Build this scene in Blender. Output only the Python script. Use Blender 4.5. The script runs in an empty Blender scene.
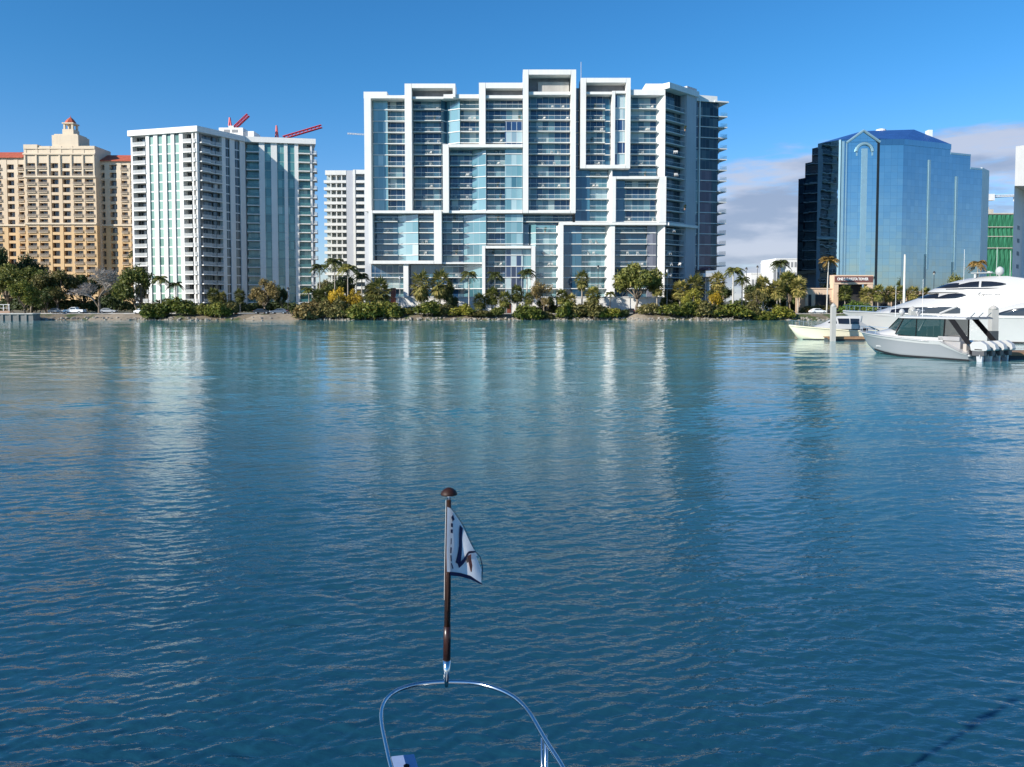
import bpy, math, random
import numpy as np
from mathutils import Vector, Matrix
R = math.radians
SC = bpy.context.scene
COL = SC.collection
random.seed(11)

# ------------------------------------------------------------------ camera, world, sun, exposure
F = 770.0; CZ = 5.0; PITCH = R(2.5)
CP, SP = math.cos(PITCH), math.sin(PITCH)
HOR = 301.0
SHIFT = (383.5 - HOR) - F * math.tan(PITCH)          # pixels of view shift left over after the tilt
cam_d = bpy.data.cameras.new('camera'); cam = bpy.data.objects.new('camera', cam_d); COL.objects.link(cam)
cam.location = (0, 0, CZ); cam.rotation_euler = (R(90) - PITCH, 0, 0)
cam_d.sensor_fit = 'HORIZONTAL'; cam_d.sensor_width = 36.0; cam_d.lens = 36.0 * F / 1024.0
cam_d.shift_y = -SHIFT / 1024.0
cam_d.clip_start = 0.05; cam_d.clip_end = 9000
SC.camera = cam

SUN_AZ = R(55); SUN_EL = R(25)                        # azimuth: left of straight behind the camera
SUN_DIR = Vector((-math.sin(SUN_AZ) * math.cos(SUN_EL), -math.cos(SUN_AZ) * math.cos(SUN_EL), math.sin(SUN_EL)))
sun_d = bpy.data.lights.new('sun', 'SUN'); sun = bpy.data.objects.new('sun', sun_d); COL.objects.link(sun)
sun_d.energy = 5.0; sun_d.angle = R(0.5); sun_d.color = (1.0, 0.94, 0.84)
sun.rotation_euler = SUN_DIR.to_track_quat('Z', 'Y').to_euler(); sun.location = (-60, -60, 80)

W = bpy.data.worlds.new('World'); SC.world = W; W.use_nodes = True
nt = W.node_tree; nt.nodes.clear()
def N(tree, typ, **kw):
    n = tree.nodes.new(typ)
    for k, v in kw.items(): setattr(n, k, v)
    return n
wo = N(nt, 'ShaderNodeOutputWorld'); bg = N(nt, 'ShaderNodeBackground'); bg.inputs['Strength'].default_value = 0.098
sky = N(nt, 'ShaderNodeTexSky'); sky.sky_type = 'NISHITA'; sky.sun_disc = False
sky.sun_elevation = SUN_EL
sky.sun_rotation = math.atan2(SUN_DIR.x, SUN_DIR.y)
sky.air_density = 1.0; sky.dust_density = 0.3; sky.ozone_density = 3.0; sky.altitude = 0
tc = N(nt, 'ShaderNodeTexCoord'); sx = N(nt, 'ShaderNodeSeparateXYZ'); nt.links.new(tc.outputs['Generated'], sx.inputs[0])
def wm(op, a, b=None, clamp=False):
    n = N(nt, 'ShaderNodeMath', operation=op, use_clamp=clamp)
    for i, v in enumerate((a, b)):
        if v is None: continue
        if isinstance(v, (int, float)): n.inputs[i].default_value = v
        else: nt.links.new(v, n.inputs[i])
    return n.outputs[0]
def wmap(v, a, b, c, d):
    n = N(nt, 'ShaderNodeMapRange', interpolation_type='SMOOTHSTEP'); nt.links.new(v, n.inputs[0])
    for i, q in enumerate((a, b, c, d)): n.inputs[i + 1].default_value = q
    return n.outputs[0]
hsv = N(nt, 'ShaderNodeHueSaturation'); hsv.inputs['Saturation'].default_value = 1.12; hsv.inputs['Value'].default_value = 1.0
tint = N(nt, 'ShaderNodeMix', data_type='RGBA', blend_type='MULTIPLY'); tint.inputs['Factor'].default_value = 1.0; elev = N(nt, 'ShaderNodeMix', data_type='RGBA'); elev.inputs['A'].default_value = (0.88, 0.96, 1.26, 1); elev.inputs['B'].default_value = (0.655, 0.965, 1.19, 1)
nt.links.new(wmap(sx.outputs['Z'], 0.0, 0.30, 0.0, 1.0), elev.inputs['Factor']); nt.links.new(elev.outputs['Result'], tint.inputs['B'])
nt.links.new(sky.outputs[0], tint.inputs['A']); nt.links.new(tint.outputs['Result'], hsv.inputs['Color'])
# a low bank of layered grey-mauve cloud towards the right, small scraps elsewhere
mp = N(nt, 'ShaderNodeMapping'); mp.inputs['Scale'].default_value = (3.2, 3.2, 17.0); mp.inputs['Location'].default_value = (0.55, 0.2, 0.35)
nt.links.new(tc.outputs['Generated'], mp.inputs['Vector'])
nz = N(nt, 'ShaderNodeTexNoise'); nz.inputs['Scale'].default_value = 1.0; nz.inputs['Detail'].default_value = 9; nz.inputs['Roughness'].default_value = 0.62
nt.links.new(mp.outputs[0], nz.inputs['Vector'])
el = sx.outputs['Z']
az = wm('DIVIDE', sx.outputs['X'], wm('MAXIMUM', sx.outputs['Y'], 0.001))       # tan of the azimuth
mask = wm('MULTIPLY', wmap(el, 0.0, 0.05, 0.55, 1.0), wmap(el, 0.14, 0.235, 1.0, 0.0))
mask = wm('MULTIPLY', mask, wmap(az, 0.12, 0.30, 0.0, 1.0))
mask = wm('MULTIPLY', mask, wmap(sx.outputs['Y'], 0.0, 0.3, 0.0, 1.0))
dens = wmap(wm('ADD', nz.outputs['Fac'], wm('MULTIPLY', wm('SUBTRACT', mask, 1.0), 0.42)), 0.32, 0.50, 0.0, 0.85)
cr = N(nt, 'ShaderNodeMix', data_type='RGBA'); nt.links.new(dens, cr.inputs['Factor'])
mp2 = N(nt, 'ShaderNodeMapping'); mp2.inputs['Scale'].default_value = (9.0, 9.0, 34.0); nt.links.new(tc.outputs['Generated'], mp2.inputs['Vector'])
nz2 = N(nt, 'ShaderNodeTexNoise'); nz2.inputs['Scale'].default_value = 1.0; nz2.inputs['Detail'].default_value = 8; nt.links.new(mp2.outputs[0], nz2.inputs['Vector'])
cc = N(nt, 'ShaderNodeMix', data_type='RGBA'); nt.links.new(wmap(nz2.outputs['Fac'], 0.40, 0.62, 0, 1), cc.inputs['Factor'])
cc.inputs['A'].default_value = (2.5, 2.9, 3.9, 1); cc.inputs['B'].default_value = (4.3, 4.5, 5.3, 1)
nt.links.new(hsv.outputs[0], cr.inputs['A']); nt.links.new(cc.outputs['Result'], cr.inputs['B'])
lowmix = N(nt, 'ShaderNodeMix', data_type='RGBA'); nt.links.new(wmap(el, -0.02, 0.0, 0.0, 1.0), lowmix.inputs['Factor']); lowmix.inputs['A'].default_value = (0.9, 2.2, 2.9, 1)
nt.links.new(cr.outputs['Result'], lowmix.inputs['B']); nt.links.new(lowmix.outputs['Result'], bg.inputs['Color']); nt.links.new(bg.outputs[0], wo.inputs[0])

SC.view_settings.view_transform = 'Standard'; SC.view_settings.look = 'None'
SC.view_settings.gamma = 1.0; SC.view_settings.exposure = 0.47; SC.view_settings.use_curve_mapping = False
SC.cycles.max_bounces = 8; SC.cycles.glossy_bounces = 5; SC.cycles.transparent_max_bounces = 12
SC.cycles.use_denoising = True; SC.cycles.caustics_reflective = False; SC.cycles.caustics_refractive = False

# ------------------------------------------------------------------ photo measurements -> metres
def wz(py, Y):                                        # height of the point seen at row py, Y metres ahead
    k = -(py - 383.5 + SHIFT) / F
    return CZ + Y * (k * CP - SP) / (CP + k * SP)
def wx(px, Y, z=5.0):
    return (px - 512.0) / F * (Y * CP - (z - CZ) * SP)

# ------------------------------------------------------------------ mesh collector and object helpers
class MB:
    def __init__(s): s.v = []; s.f = []; s.m = []; s.mi = 0; s.sm = False
    def add(s, vs, fs):
        b = len(s.v); s.v.extend([tuple(p) for p in vs]); s.f.extend([tuple(i + b for i in f) for f in fs]); s.m.extend([s.mi] * len(fs)); return s
    def merge(s, o):
        b = len(s.v); s.v.extend(o.v); s.f.extend([tuple(i + b for i in f) for f in o.f]); s.m.extend([s.mi] * len(o.f)); return s
    def hexa(s, p): return s.add(p, [(0, 3, 2, 1), (4, 5, 6, 7), (0, 1, 5, 4), (1, 2, 6, 5), (2, 3, 7, 6), (3, 0, 4, 7)])
    def box(s, x0, x1, y0, y1, z0, z1):
        return s.hexa([(x0, y0, z0), (x1, y0, z0), (x1, y1, z0), (x0, y1, z0), (x0, y0, z1), (x1, y0, z1), (x1, y1, z1), (x0, y1, z1)])
    def quad(s, a, b, c, d): return s.add([a, b, c, d], [(0, 1, 2, 3)])
    def prism(s, poly, z0, z1):                       # poly: plan (x, y) points; z0/z1 numbers or per-point lists
        n = len(poly); a = z0 if isinstance(z0, (list, tuple)) else [z0] * n; b = z1 if isinstance(z1, (list, tuple)) else [z1] * n
        vs = [(p[0], p[1], a[i]) for i, p in enumerate(poly)] + [(p[0], p[1], b[i]) for i, p in enumerate(poly)]
        fs = [tuple(range(n - 1, -1, -1)), tuple(range(n, 2 * n))] + [(i, (i + 1) % n, n + (i + 1) % n, n + i) for i in range(n)]
        return s.add(vs, fs)
    def tube(s, pts, r, n=8, cap=True):               # r: number or per-point list
        pts = [Vector(p) for p in pts]; rs = r if isinstance(r, (list, tuple)) else [r] * len(pts)
        vs = []; up = None
        for i, p in enumerate(pts):
            t = (pts[min(i + 1, len(pts) - 1)] - pts[max(i - 1, 0)])
            if t.length < 1e-9: t = Vector((0, 0, 1))
            t.normalize()
            if up is None: up = Vector((1, 0, 0)) if abs(t.x) < 0.9 else Vector((0, 1, 0))
            a = (up - t * up.dot(t)).normalized(); up = a; b = t.cross(a)
            vs += [p + (a * math.cos(2 * math.pi * k / n) + b * math.sin(2 * math.pi * k / n)) * rs[i] for k in range(n)]
        fs = [(i * n + k, i * n + (k + 1) % n, (i + 1) * n + (k + 1) % n, (i + 1) * n + k) for i in range(len(pts) - 1) for k in range(n)]
        if cap: fs += [tuple(range(n - 1, -1, -1)), tuple((len(pts) - 1) * n + k for k in range(n))]
        return s.add(vs, fs)
    def lathe(s, prof, n=20, c=(0, 0)):               # prof: (radius, z)
        vs = [(c[0] + r * math.cos(2 * math.pi * k / n), c[1] + r * math.sin(2 * math.pi * k / n), z) for r, z in prof for k in range(n)]
        fs = [(i * n + k, i * n + (k + 1) % n, (i + 1) * n + (k + 1) % n, (i + 1) * n + k) for i in range(len(prof) - 1) for k in range(n)]
        fs += [tuple(range(n - 1, -1, -1)), tuple((len(prof) - 1) * n + k for k in range(n))]
        return s.add(vs, fs)
    def grid(s, rows, flip=False):                    # rows of equal length
        m = len(rows[0]); vs = [p for r in rows for p in r]
        fs = [(i * m + j, i * m + j + 1, (i + 1) * m + j + 1, (i + 1) * m + j) for i in range(len(rows) - 1) for j in range(m - 1)]
        return s.add(vs, [f[::-1] for f in fs] if flip else fs)
    def mesh(s, name, mats, smooth=False):
        me = bpy.data.meshes.new(name); me.from_pydata(s.v, [], s.f)
        mats = mats if isinstance(mats, (list, tuple)) else [mats]
        for m in mats: me.materials.append(m)
        if len(mats) > 1: me.polygons.foreach_set('material_index', s.m)
        if smooth: me.polygons.foreach_set('use_smooth', [True] * len(s.f))
        me.update(); return me
    def build(s, name, mats, parent=None, smooth=False):
        o = bpy.data.objects.new(name, s.mesh(name, mats, smooth)); COL.objects.link(o)
        if parent is not None: o.parent = parent
        return o

def tag(o, label=None, cat=None, group=None, kind=None):
    if label: o['label'] = label
    if cat: o['category'] = cat
    if group: o['group'] = group
    if kind: o['kind'] = kind
    return o
def thing(name, label, cat, loc=(0, 0, 0), rz=0.0, group=None):
    o = bpy.data.objects.new(name, None); COL.objects.link(o); o.empty_display_size = 0.5
    o.location = loc; o.rotation_euler = (0, 0, rz)
    return tag(o, label, cat, group)
def copy_tree(root, loc, rz=0.0, scale=None, label=None):
    c = root.copy(); COL.objects.link(c); c.location = loc; c.rotation_euler = (0, 0, rz)
    if scale is not None: c.scale = scale
    if label: c['label'] = label
    for ch in list(root.children):
        d = ch.copy(); COL.objects.link(d); d.parent = c
        for g in list(ch.children):
            e = g.copy(); COL.objects.link(e); e.parent = d
    return c
def smooth_bevel(o, w=0.02, seg=2):
    m = o.modifiers.new('bevel', 'BEVEL'); m.width = w; m.segments = seg; m.limit_method = 'ANGLE'; m.angle_limit = R(35); return o

# ------------------------------------------------------------------ materials
def newmat(name):
    m = bpy.data.materials.new(name); m.use_nodes = True; t = m.node_tree; t.nodes.clear()
    out = N(t, 'ShaderNodeOutputMaterial'); return m, t, out
def math_(t, op, a, b=None, c=None, clamp=False):
    n = N(t, 'ShaderNodeMath', operation=op, use_clamp=clamp)
    for i, v in enumerate((a, b, c)):
        if v is None: continue
        if isinstance(v, (int, float)): n.inputs[i].default_value = v
        else: t.links.new(v, n.inputs[i])
    return n.outputs[0]
def ramp(t, fac, stops, const=False):
    n = N(t, 'ShaderNodeValToRGB'); t.links.new(fac, n.inputs[0]); e = n.color_ramp.elements
    if const: n.color_ramp.interpolation = 'CONSTANT'
    while len(e) < len(stops): e.new(0.5)
    for i, (p, c) in enumerate(stops): e[i].position = p; e[i].color = (*c, 1)
    return n.outputs[0]
def mixc(t, fac, a, b):
    n = N(t, 'ShaderNodeMix', data_type='RGBA')
    for k, v in (('Factor', fac), ('A', a), ('B', b)):
        if isinstance(v, (int, float)): n.inputs[k].default_value = v
        elif isinstance(v, tuple): n.inputs[k].default_value = (*v, 1)
        else: t.links.new(v, n.inputs[k])
    return n.outputs['Result']
def noise(t, vec, scale, detail=4, rough=0.55):
    n = N(t, 'ShaderNodeTexNoise'); n.inputs['Scale'].default_value = scale; n.inputs['Detail'].default_value = detail; n.inputs['Roughness'].default_value = rough
    t.links.new(vec, n.inputs['Vector']); return n.outputs['Fac']
def pos(t): return N(t, 'ShaderNodeNewGeometry').outputs['Position']
def paint(name, col, rough=0.5, metal=0.0, var=0.12, scale=0.6, streak=False, spec=0.5, bump=0.0):
    """painted / mineral surface with weathering: slow mottling, and vertical rain streaks where asked"""
    m, t, out = newmat(name); b = N(t, 'ShaderNodeBsdfPrincipled'); t.links.new(b.outputs[0], out.inputs[0])
    p = N(t, 'ShaderNodeTexCoord').outputs['Object']
    f = noise(t, p, scale, 5)
    if streak:
        mp_ = N(t, 'ShaderNodeMapping'); mp_.inputs['Scale'].default_value = (1.4, 1.4, 0.07); t.links.new(p, mp_.inputs[0])
        f = math_(t, 'ADD', math_(t, 'MULTIPLY', f, 0.5), math_(t, 'MULTIPLY', noise(t, mp_.outputs[0], 1.0, 4), 0.5))
    lo = tuple(c * (1 - var) for c in col); hi = tuple(min(1, c * (1 + var * 0.6)) for c in col)
    t.links.new(ramp(t, f, [(0.3, lo), (0.7, hi)]), b.inputs['Base Color'])
    b.inputs['Roughness'].default_value = rough; b.inputs['Metallic'].default_value = metal; b.inputs['Specular IOR Level'].default_value = spec
    if bump:
        bn = N(t, 'ShaderNodeBump'); bn.inputs['Strength'].default_value = 0.6; bn.inputs['Distance'].default_value = bump
        t.links.new(noise(t, p, scale * 8, 5), bn.inputs['Height']); t.links.new(bn.outputs[0], b.inputs['Normal'])
    return m
def tower_glass(name, stops, floor_h, z0, pane=1.35, ior=1.9, rough=0.05, frame=(0.35, 0.38, 0.4), framew=0.05, metal=0.0, seed=0.0, warp=0.012):
    """curtain-wall glass: every pane has its own tint (blinds, dark rooms), thin mullions between panes, slightly wavy reflections"""
    m, t, out = newmat(name); b = N(t, 'ShaderNodeBsdfPrincipled'); t.links.new(b.outputs[0], out.inputs[0])
    s = N(t, 'ShaderNodeSeparateXYZ'); P = pos(t); t.links.new(P, s.inputs[0])
    u = math_(t, 'DIVIDE', math_(t, 'ADD', math_(t, 'MULTIPLY', s.outputs[0], 0.86), math_(t, 'MULTIPLY', s.outputs[1], 0.51)), pane)
    v = math_(t, 'DIVIDE', math_(t, 'SUBTRACT', s.outputs[2], z0), floor_h)
    cb = N(t, 'ShaderNodeCombineXYZ'); t.links.new(math_(t, 'FLOOR', u), cb.inputs[0]); t.links.new(math_(t, 'FLOOR', v), cb.inputs[1]); cb.inputs[2].default_value = seed
    cb2 = N(t, 'ShaderNodeCombineXYZ'); t.links.new(math_(t, 'FLOOR', math_(t, 'DIVIDE', u, 4.0)), cb2.inputs[0]); t.links.new(math_(t, 'FLOOR', v), cb2.inputs[1]); cb2.inputs[2].default_value = seed + 3.3
    w = N(t, 'ShaderNodeTexWhiteNoise', noise_dimensions='3D'); t.links.new(cb.outputs[0], w.inputs[0])
    w2 = N(t, 'ShaderNodeTexWhiteNoise', noise_dimensions='3D'); t.links.new(cb2.outputs[0], w2.inputs[0])
    f = math_(t, 'ADD', math_(t, 'MULTIPLY', w.outputs[0], 0.45), math_(t, 'MULTIPLY', w2.outputs[0], 0.55))
    col = ramp(t, f, stops)
    fr = math_(t, 'FRACT', u); fl = math_(t, 'LESS_THAN', fr, framew)
    col = mixc(t, fl, col, frame)
    t.links.new(col, b.inputs['Base Color'])
    b.inputs['Roughness'].default_value = rough; b.inputs['IOR'].default_value = ior; b.inputs['Metallic'].default_value = metal
    bn = N(t, 'ShaderNodeBump'); bn.inputs['Strength'].default_value = 1.0; bn.inputs['Distance'].default_value = warp
    t.links.new(noise(t, P, 0.45, 2), bn.inputs['Height']); t.links.new(bn.outputs[0], b.inputs['Normal'])
    return m
def leafmat(name, dark, light, accent=None, trans=0.28, freq=0.35):
    m, t, out = newmat(name)
    g = N(t, 'ShaderNodeNewGeometry'); oi = N(t, 'ShaderNodeObjectInfo')
    tcx = N(t, 'ShaderNodeTexCoord')
    f = math_(t, 'ADD', math_(t, 'MULTIPLY', g.outputs['Random Per Island'], 0.55), math_(t, 'MULTIPLY', noise(t, tcx.outputs['Object'], freq, 2), 0.45))
    f = math_(t, 'ADD', f, math_(t, 'MULTIPLY', math_(t, 'SUBTRACT', oi.outputs['Random'], 0.5), 0.22))
    st = [(0.18, dark), (0.62, light)]
    if accent: st.append((0.82, accent))
    c = ramp(t, f, st)
    d = N(t, 'ShaderNodeBsdfPrincipled'); t.links.new(c, d.inputs['Base Color']); d.inputs['Roughness'].default_value = 0.55; d.inputs['Specular IOR Level'].default_value = 0.3
    tr = N(t, 'ShaderNodeBsdfTranslucent'); t.links.new(c, tr.inputs['Color'])
    mx = N(t, 'ShaderNodeMixShader'); mx.inputs[0].default_value = trans; t.links.new(d.outputs[0], mx.inputs[1]); t.links.new(tr.outputs[0], mx.inputs[2])
    t.links.new(mx.outputs[0], out.inputs[0]); return m
def clearglass(name, tint, alpha, rough=0.03):
    m, t, out = newmat(name); b = N(t, 'ShaderNodeBsdfPrincipled'); tcx = N(t, 'ShaderNodeTexCoord')
    t.links.new(mixc(t, noise(t, tcx.outputs['Object'], 0.8, 2), tuple(c * 0.85 for c in tint), tint), b.inputs['Base Color'])
    b.inputs['Roughness'].default_value = rough; b.inputs['Alpha'].default_value = alpha; b.inputs['IOR'].default_value = 1.5
    t.links.new(b.outputs[0], out.inputs[0]); return m

# ------------------------------------------------------------------ a facade: plan line A-B, u along it, d outwards
class Fr:
    def __init__(s, A, B):
        s.A = Vector(A); s.B = Vector(B); s.d = (s.B - s.A).normalized(); s.n = Vector((s.d.y, -s.d.x)); s.L = (s.B - s.A).length
    def p(s, u, d, z):
        q = s.A + s.d * u + s.n * d; return (q.x, q.y, z)
    def u(s, px, z=30.0):
        k = (px - 512.0) / F
        return (k * (s.A.y * CP - (z - CZ) * SP) - s.A.x) / (s.d.x - k * s.d.y * CP)
    def z(s, py, u=0.0): return wz(py, s.A.y + s.d.y * u)
    def box(s, mb, u0, u1, d0, d1, z0, z1):
        P = s.p
        return mb.hexa([P(u0, d1, z0), P(u1, d1, z0), P(u1, d0, z0), P(u0, d0, z0), P(u0, d1, z1), P(u1, d1, z1), P(u1, d0, z1), P(u0, d0, z1)])
    def poly(s, mb, pts, z0, z1):                      # pts: (u, d) counter-clockwise seen from above
        return mb.prism([s.p(u, d, 0)[:2] for u, d in pts], z0, z1)

class Bld:
    """a building: an Empty with its parts; repeated parts are kept one by one up to 100 of a kind, the rest as one"""
    def __init__(s, name, label, cat, loc):
        s.root = thing(name, label, cat, loc); s.off = Vector(loc); s.sets = {}
    def shift(s, mb):
        o = s.off; mb.v = [(a - o.x, b - o.y, c - o.z) for a, b, c in mb.v]; return mb
    def part(s, name, mat, mb, label=None, parent=None, smooth=False):
        o = s.shift(mb).build(name, mat, parent or s.root, smooth)
        if label: o['label'] = label
        return o
    def add(s, name, mat, mb, size=1.0, subs=()): s.sets.setdefault(name, []).append((size, mat, mb, subs))
    def flush(s, limit=98):
        for name, L in s.sets.items():
            L.sort(key=lambda q: -q[0])
            for size, mat, mb, subs in L[:limit]:
                o = s.part(name, mat, mb)
                for sn, sm, sb in subs: s.part(sn, sm, sb, parent=o)
            rest = L[limit:]
            if rest:
                mats = []; big = MB(); sub = {}
                for size, mat, mb, subs in rest:
                    if mat not in mats: mats.append(mat)
                    big.mi = mats.index(mat); big.merge(mb)
                    for sn, sm, sb in subs: sub.setdefault(sn, (sm, MB()))[1].merge(sb)
                o = s.part(name, mats, big); o['kind'] = 'stuff'
                for sn, (sm, sb) in sub.items(): s.part(sn, sm, sb, parent=o)['kind'] = 'stuff'
# ================================================================== WATER
def water_material():
    m, t, out = newmat('sea_water'); b = N(t, 'ShaderNodeBsdfPrincipled'); t.links.new(b.outputs[0], out.inputs[0])
    P = pos(t)
    s = N(t, 'ShaderNodeSeparateXYZ'); t.links.new(P, s.inputs[0])
    n0 = noise(t, P, 0.03, 3)
    # paler teal with distance: reflected brightness put into the shallow-water colour, deep blue-green near
    shallow_sheen = N(t, 'ShaderNodeMapRange', interpolation_type='SMOOTHSTEP'); t.links.new(math_(t, 'ADD', s.outputs[1], math_(t, 'MULTIPLY', n0, 30.0)), shallow_sheen.inputs[0])
    for i, q in enumerate((9.0, 95.0, 0.0, 1.0)): shallow_sheen.inputs[i + 1].default_value = q
    deep = mixc(t, n0, (0.0025, 0.033, 0.064), (0.004, 0.046, 0.082))
    t.links.new(mixc(t, shallow_sheen.outputs[0], deep, (0.105, 0.305, 0.325)), b.inputs['Base Color'])
    b.inputs['Roughness'].default_value = 0.04; b.inputs['IOR'].default_value = 1.58
    h = None
    near = N(t, 'ShaderNodeMapRange', interpolation_type='SMOOTHSTEP'); t.links.new(s.outputs[1], near.inputs[0])
    for i, q in enumerate((12.0, 75.0, 1.0, 0.25)): near.inputs[i + 1].default_value = q
    for sc, dx, amp, rot in ((1.5, 0.34, 0.034, 0.10), (3.6, 0.40, 0.055, -0.2), (9.0, 0.42, 0.042, 0.2), (21.0, 0.5, 0.009, 0.1)):
        mp_ = N(t, 'ShaderNodeMapping'); mp_.inputs['Scale'].default_value = (dx, 1.0, 1.0); mp_.inputs['Rotation'].default_value = (0, 0, rot)
        t.links.new(P, mp_.inputs[0])
        q = math_(t, 'MULTIPLY', noise(t, mp_.outputs[0], sc, 3, 0.5), amp)
        if sc > 2: q = math_(t, 'MULTIPLY', q, near.outputs[0])
        h = q if h is None else math_(t, 'ADD', h, q)
    gust = noise(t, P, 0.045, 3)
    mpg = N(t, 'ShaderNodeMapping'); mpg.inputs['Scale'].default_value = (0.25, 1.0, 1.0); t.links.new(P, mpg.inputs[0])
    gust = noise(t, mpg.outputs[0], 0.12, 3)
    g2 = N(t, 'ShaderNodeMapRange'); t.links.new(gust, g2.inputs[0])
    for i, q in enumerate((0.3, 0.7, 0.45, 1.25)): g2.inputs[i + 1].default_value = q
    bn = N(t, 'ShaderNodeBump'); bn.inputs['Strength'].default_value = 1.0; bn.inputs['Distance'].default_value = WATER_BUMP
    t.links.new(math_(t, 'MULTIPLY', h, g2.outputs[0]), bn.inputs['Height']); t.links.new(bn.outputs[0], b.inputs['Normal'])
    return m
WATER_BUMP = 0.5
WAVE = 1.0
def build_water():
    rng = np.random.default_rng(5)
    ang = np.concatenate([np.linspace(-180, -41, 22)[:-1], np.linspace(-41, 41, 820), np.linspace(41, 180, 22)[1:-1]]) * math.pi / 180
    r = np.concatenate([[0.5, 2.0, 4.0, 6.0], 7.0 * np.exp(np.arange(0, 1020) * 0.0035), [300, 400, 600, 1000, 2000, 4000, 8000]])
    A, Rr = np.meshgrid(ang, r)
    X = Rr * np.sin(A); Y = Rr * np.cos(A); Z = np.zeros_like(X)
    nl, ns = 20, 110; nw = nl + ns
    lam = np.concatenate([1.3 * (6.0 / 1.3) ** rng.random(nl), 0.12 * (0.80 / 0.12) ** rng.random(ns)])
    th = rng.normal(-0.20, 0.38, nw); ph = rng.random(nw) * 6.283
    slope = np.where(np.arange(nw) < nl, 0.0080, np.where(lam < 0.38, 0.0345, 0.0145)) * rng.uniform(0.6, 1.3, nw)
    dr = Rr * 0.0035; da = Rr * (82 / 820 * math.pi / 180)
    fade = np.clip(1 - (Rr - 200) / 60, 0, 1) * (np.abs(A) < R(41.1))
    # calmer and rougher patches drifting across the basin
    patch = 1.0 + 0.42 * np.sin(X * 0.07 + 1.3 * np.sin(Y * 0.05)) * np.sin(Y * 0.19 + 0.7 * np.sin(X * 0.045) + 1.0) + 0.22 * np.sin(Y * 0.43 + X * 0.06) + 0.16 * np.sin(Y * 1.1 - X * 0.13 + 1.5 * np.sin(X * 0.2))
    for i in range(nw):
        k = 2 * math.pi / lam[i]; kx = k * math.sin(th[i]); ky = k * math.cos(th[i])
        wr = np.clip((lam[i] / np.maximum(np.abs(math.cos(th[i])) * dr, 1e-6) - 2.3) / 2.5, 0, 1) * np.clip((lam[i] / np.maximum(np.abs(math.sin(th[i])) * da, 1e-6) - 2.3) / 2.5, 0, 1)
        arg = kx * X + ky * Y + ph[i] + 0.6 * np.sin(0.37 * k * X * 0.3 + ph[i] * 2)
        s_ = np.sin(arg)
        Z += WAVE * slope[i] / k * (s_ + 0.26 * np.sin(2 * arg + 1.57)) * wr * fade * patch
    nr, na = X.shape
    co = np.stack([X, Y, Z], -1).reshape(-1, 3).astype(np.float32)
    i = np.arange(nr - 1)[:, None] * na; j = np.arange(na)[None, :]; j2 = (j + 1) % na
    q = np.stack([i + j, i + na + j, i + na + j2, i + j2], -1).reshape(-1, 4)[:, ::-1]
    me = bpy.data.meshes.new('water'); me.vertices.add(len(co)); me.vertices.foreach_set('co', co.ravel())
    me.loops.add(q.size); me.loops.foreach_set('vertex_index', q.ravel().astype(np.int32))
    me.polygons.add(len(q)); me.polygons.foreach_set('loop_start', np.arange(0, q.size, 4, dtype=np.int32))
    me.update(calc_edges=True); me.polygons.foreach_set('use_smooth', np.ones(len(q), dtype=bool))
    me.materials.append(water_material()); me.update(); me.validate()
    if me.polygons[len(q) // 2].normal.z < 0: me.flip_normals()
    o = bpy.data.objects.new('water', me); COL.objects.link(o)
    tag(o, 'rippled blue green bay water filling the lower picture', None, None, 'structure')
build_water()

# ================================================================== LAND
def ground_material():
    m, t, out = newmat('bank_ground'); b = N(t, 'ShaderNodeBsdfPrincipled'); t.links.new(b.outputs[0], out.inputs[0])
    P = pos(t); f = noise(t, P, 0.25, 6, 0.6); g = noise(t, P, 2.5, 4)
    dirt = mixc(t, g, (0.12, 0.095, 0.065), (0.24, 0.19, 0.13))
    grass = mixc(t, g, (0.035, 0.055, 0.015), (0.075, 0.10, 0.03))
    fr = N(t, 'ShaderNodeMapRange'); t.links.new(f, fr.inputs[0])
    for i, q in enumerate((0.47, 0.58, 0.0, 1.0)): fr.inputs[i + 1].default_value = q
    t.links.new(mixc(t, fr.outputs[0], dirt, grass), b.inputs['Base Color']); b.inputs['Roughness'].default_value = 0.9
    bn = N(t, 'ShaderNodeBump'); bn.inputs['Distance'].default_value = 0.12; t.links.new(g, bn.inputs['Height']); t.links.new(bn.outputs[0], b.inputs['Normal'])
    return m
GROUND = ground_material()
def shore_y(x): return 199.0 + 1.4 * math.sin(x * 0.11 + 0.5) + 0.8 * math.sin(x * 0.31) + 0.4 * math.sin(x * 0.83 + 2)
def ground_z(x, y):
    d = y - shore_y(x)
    if d < 0: return -0.5 + max(d, -3) * 0.3
    return min(1.55, -0.5 + d * 0.42) if d < 5 else 1.55
xs = [-3000, -1200, -500, -260] + [-200 + i * 2.0 for i in range(201)] + [260, 500, 1200, 3000]
rows = []
for k in (-3, -1, 0.6, 1.4, 2.2, 3.2, 4.2, 5.2, 6.5):
    rows.append([(x, shore_y(x) + k, ground_z(x, shore_y(x) + k) + (0.12 * math.sin(x * 1.7 + k * 3) * math.sin(x * 0.9) if 0 < k < 5 else 0)) for x in xs])
for y in (216.0, 260.0, 400.0, 1500.0, 6000.0): rows.append([(x, y, 1.55) for x in xs])
land = MB().grid(rows).build('ground', GROUND, None, True); tag(land, 'low sandy bank and ground along the far shore', None, None, 'structure')

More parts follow.
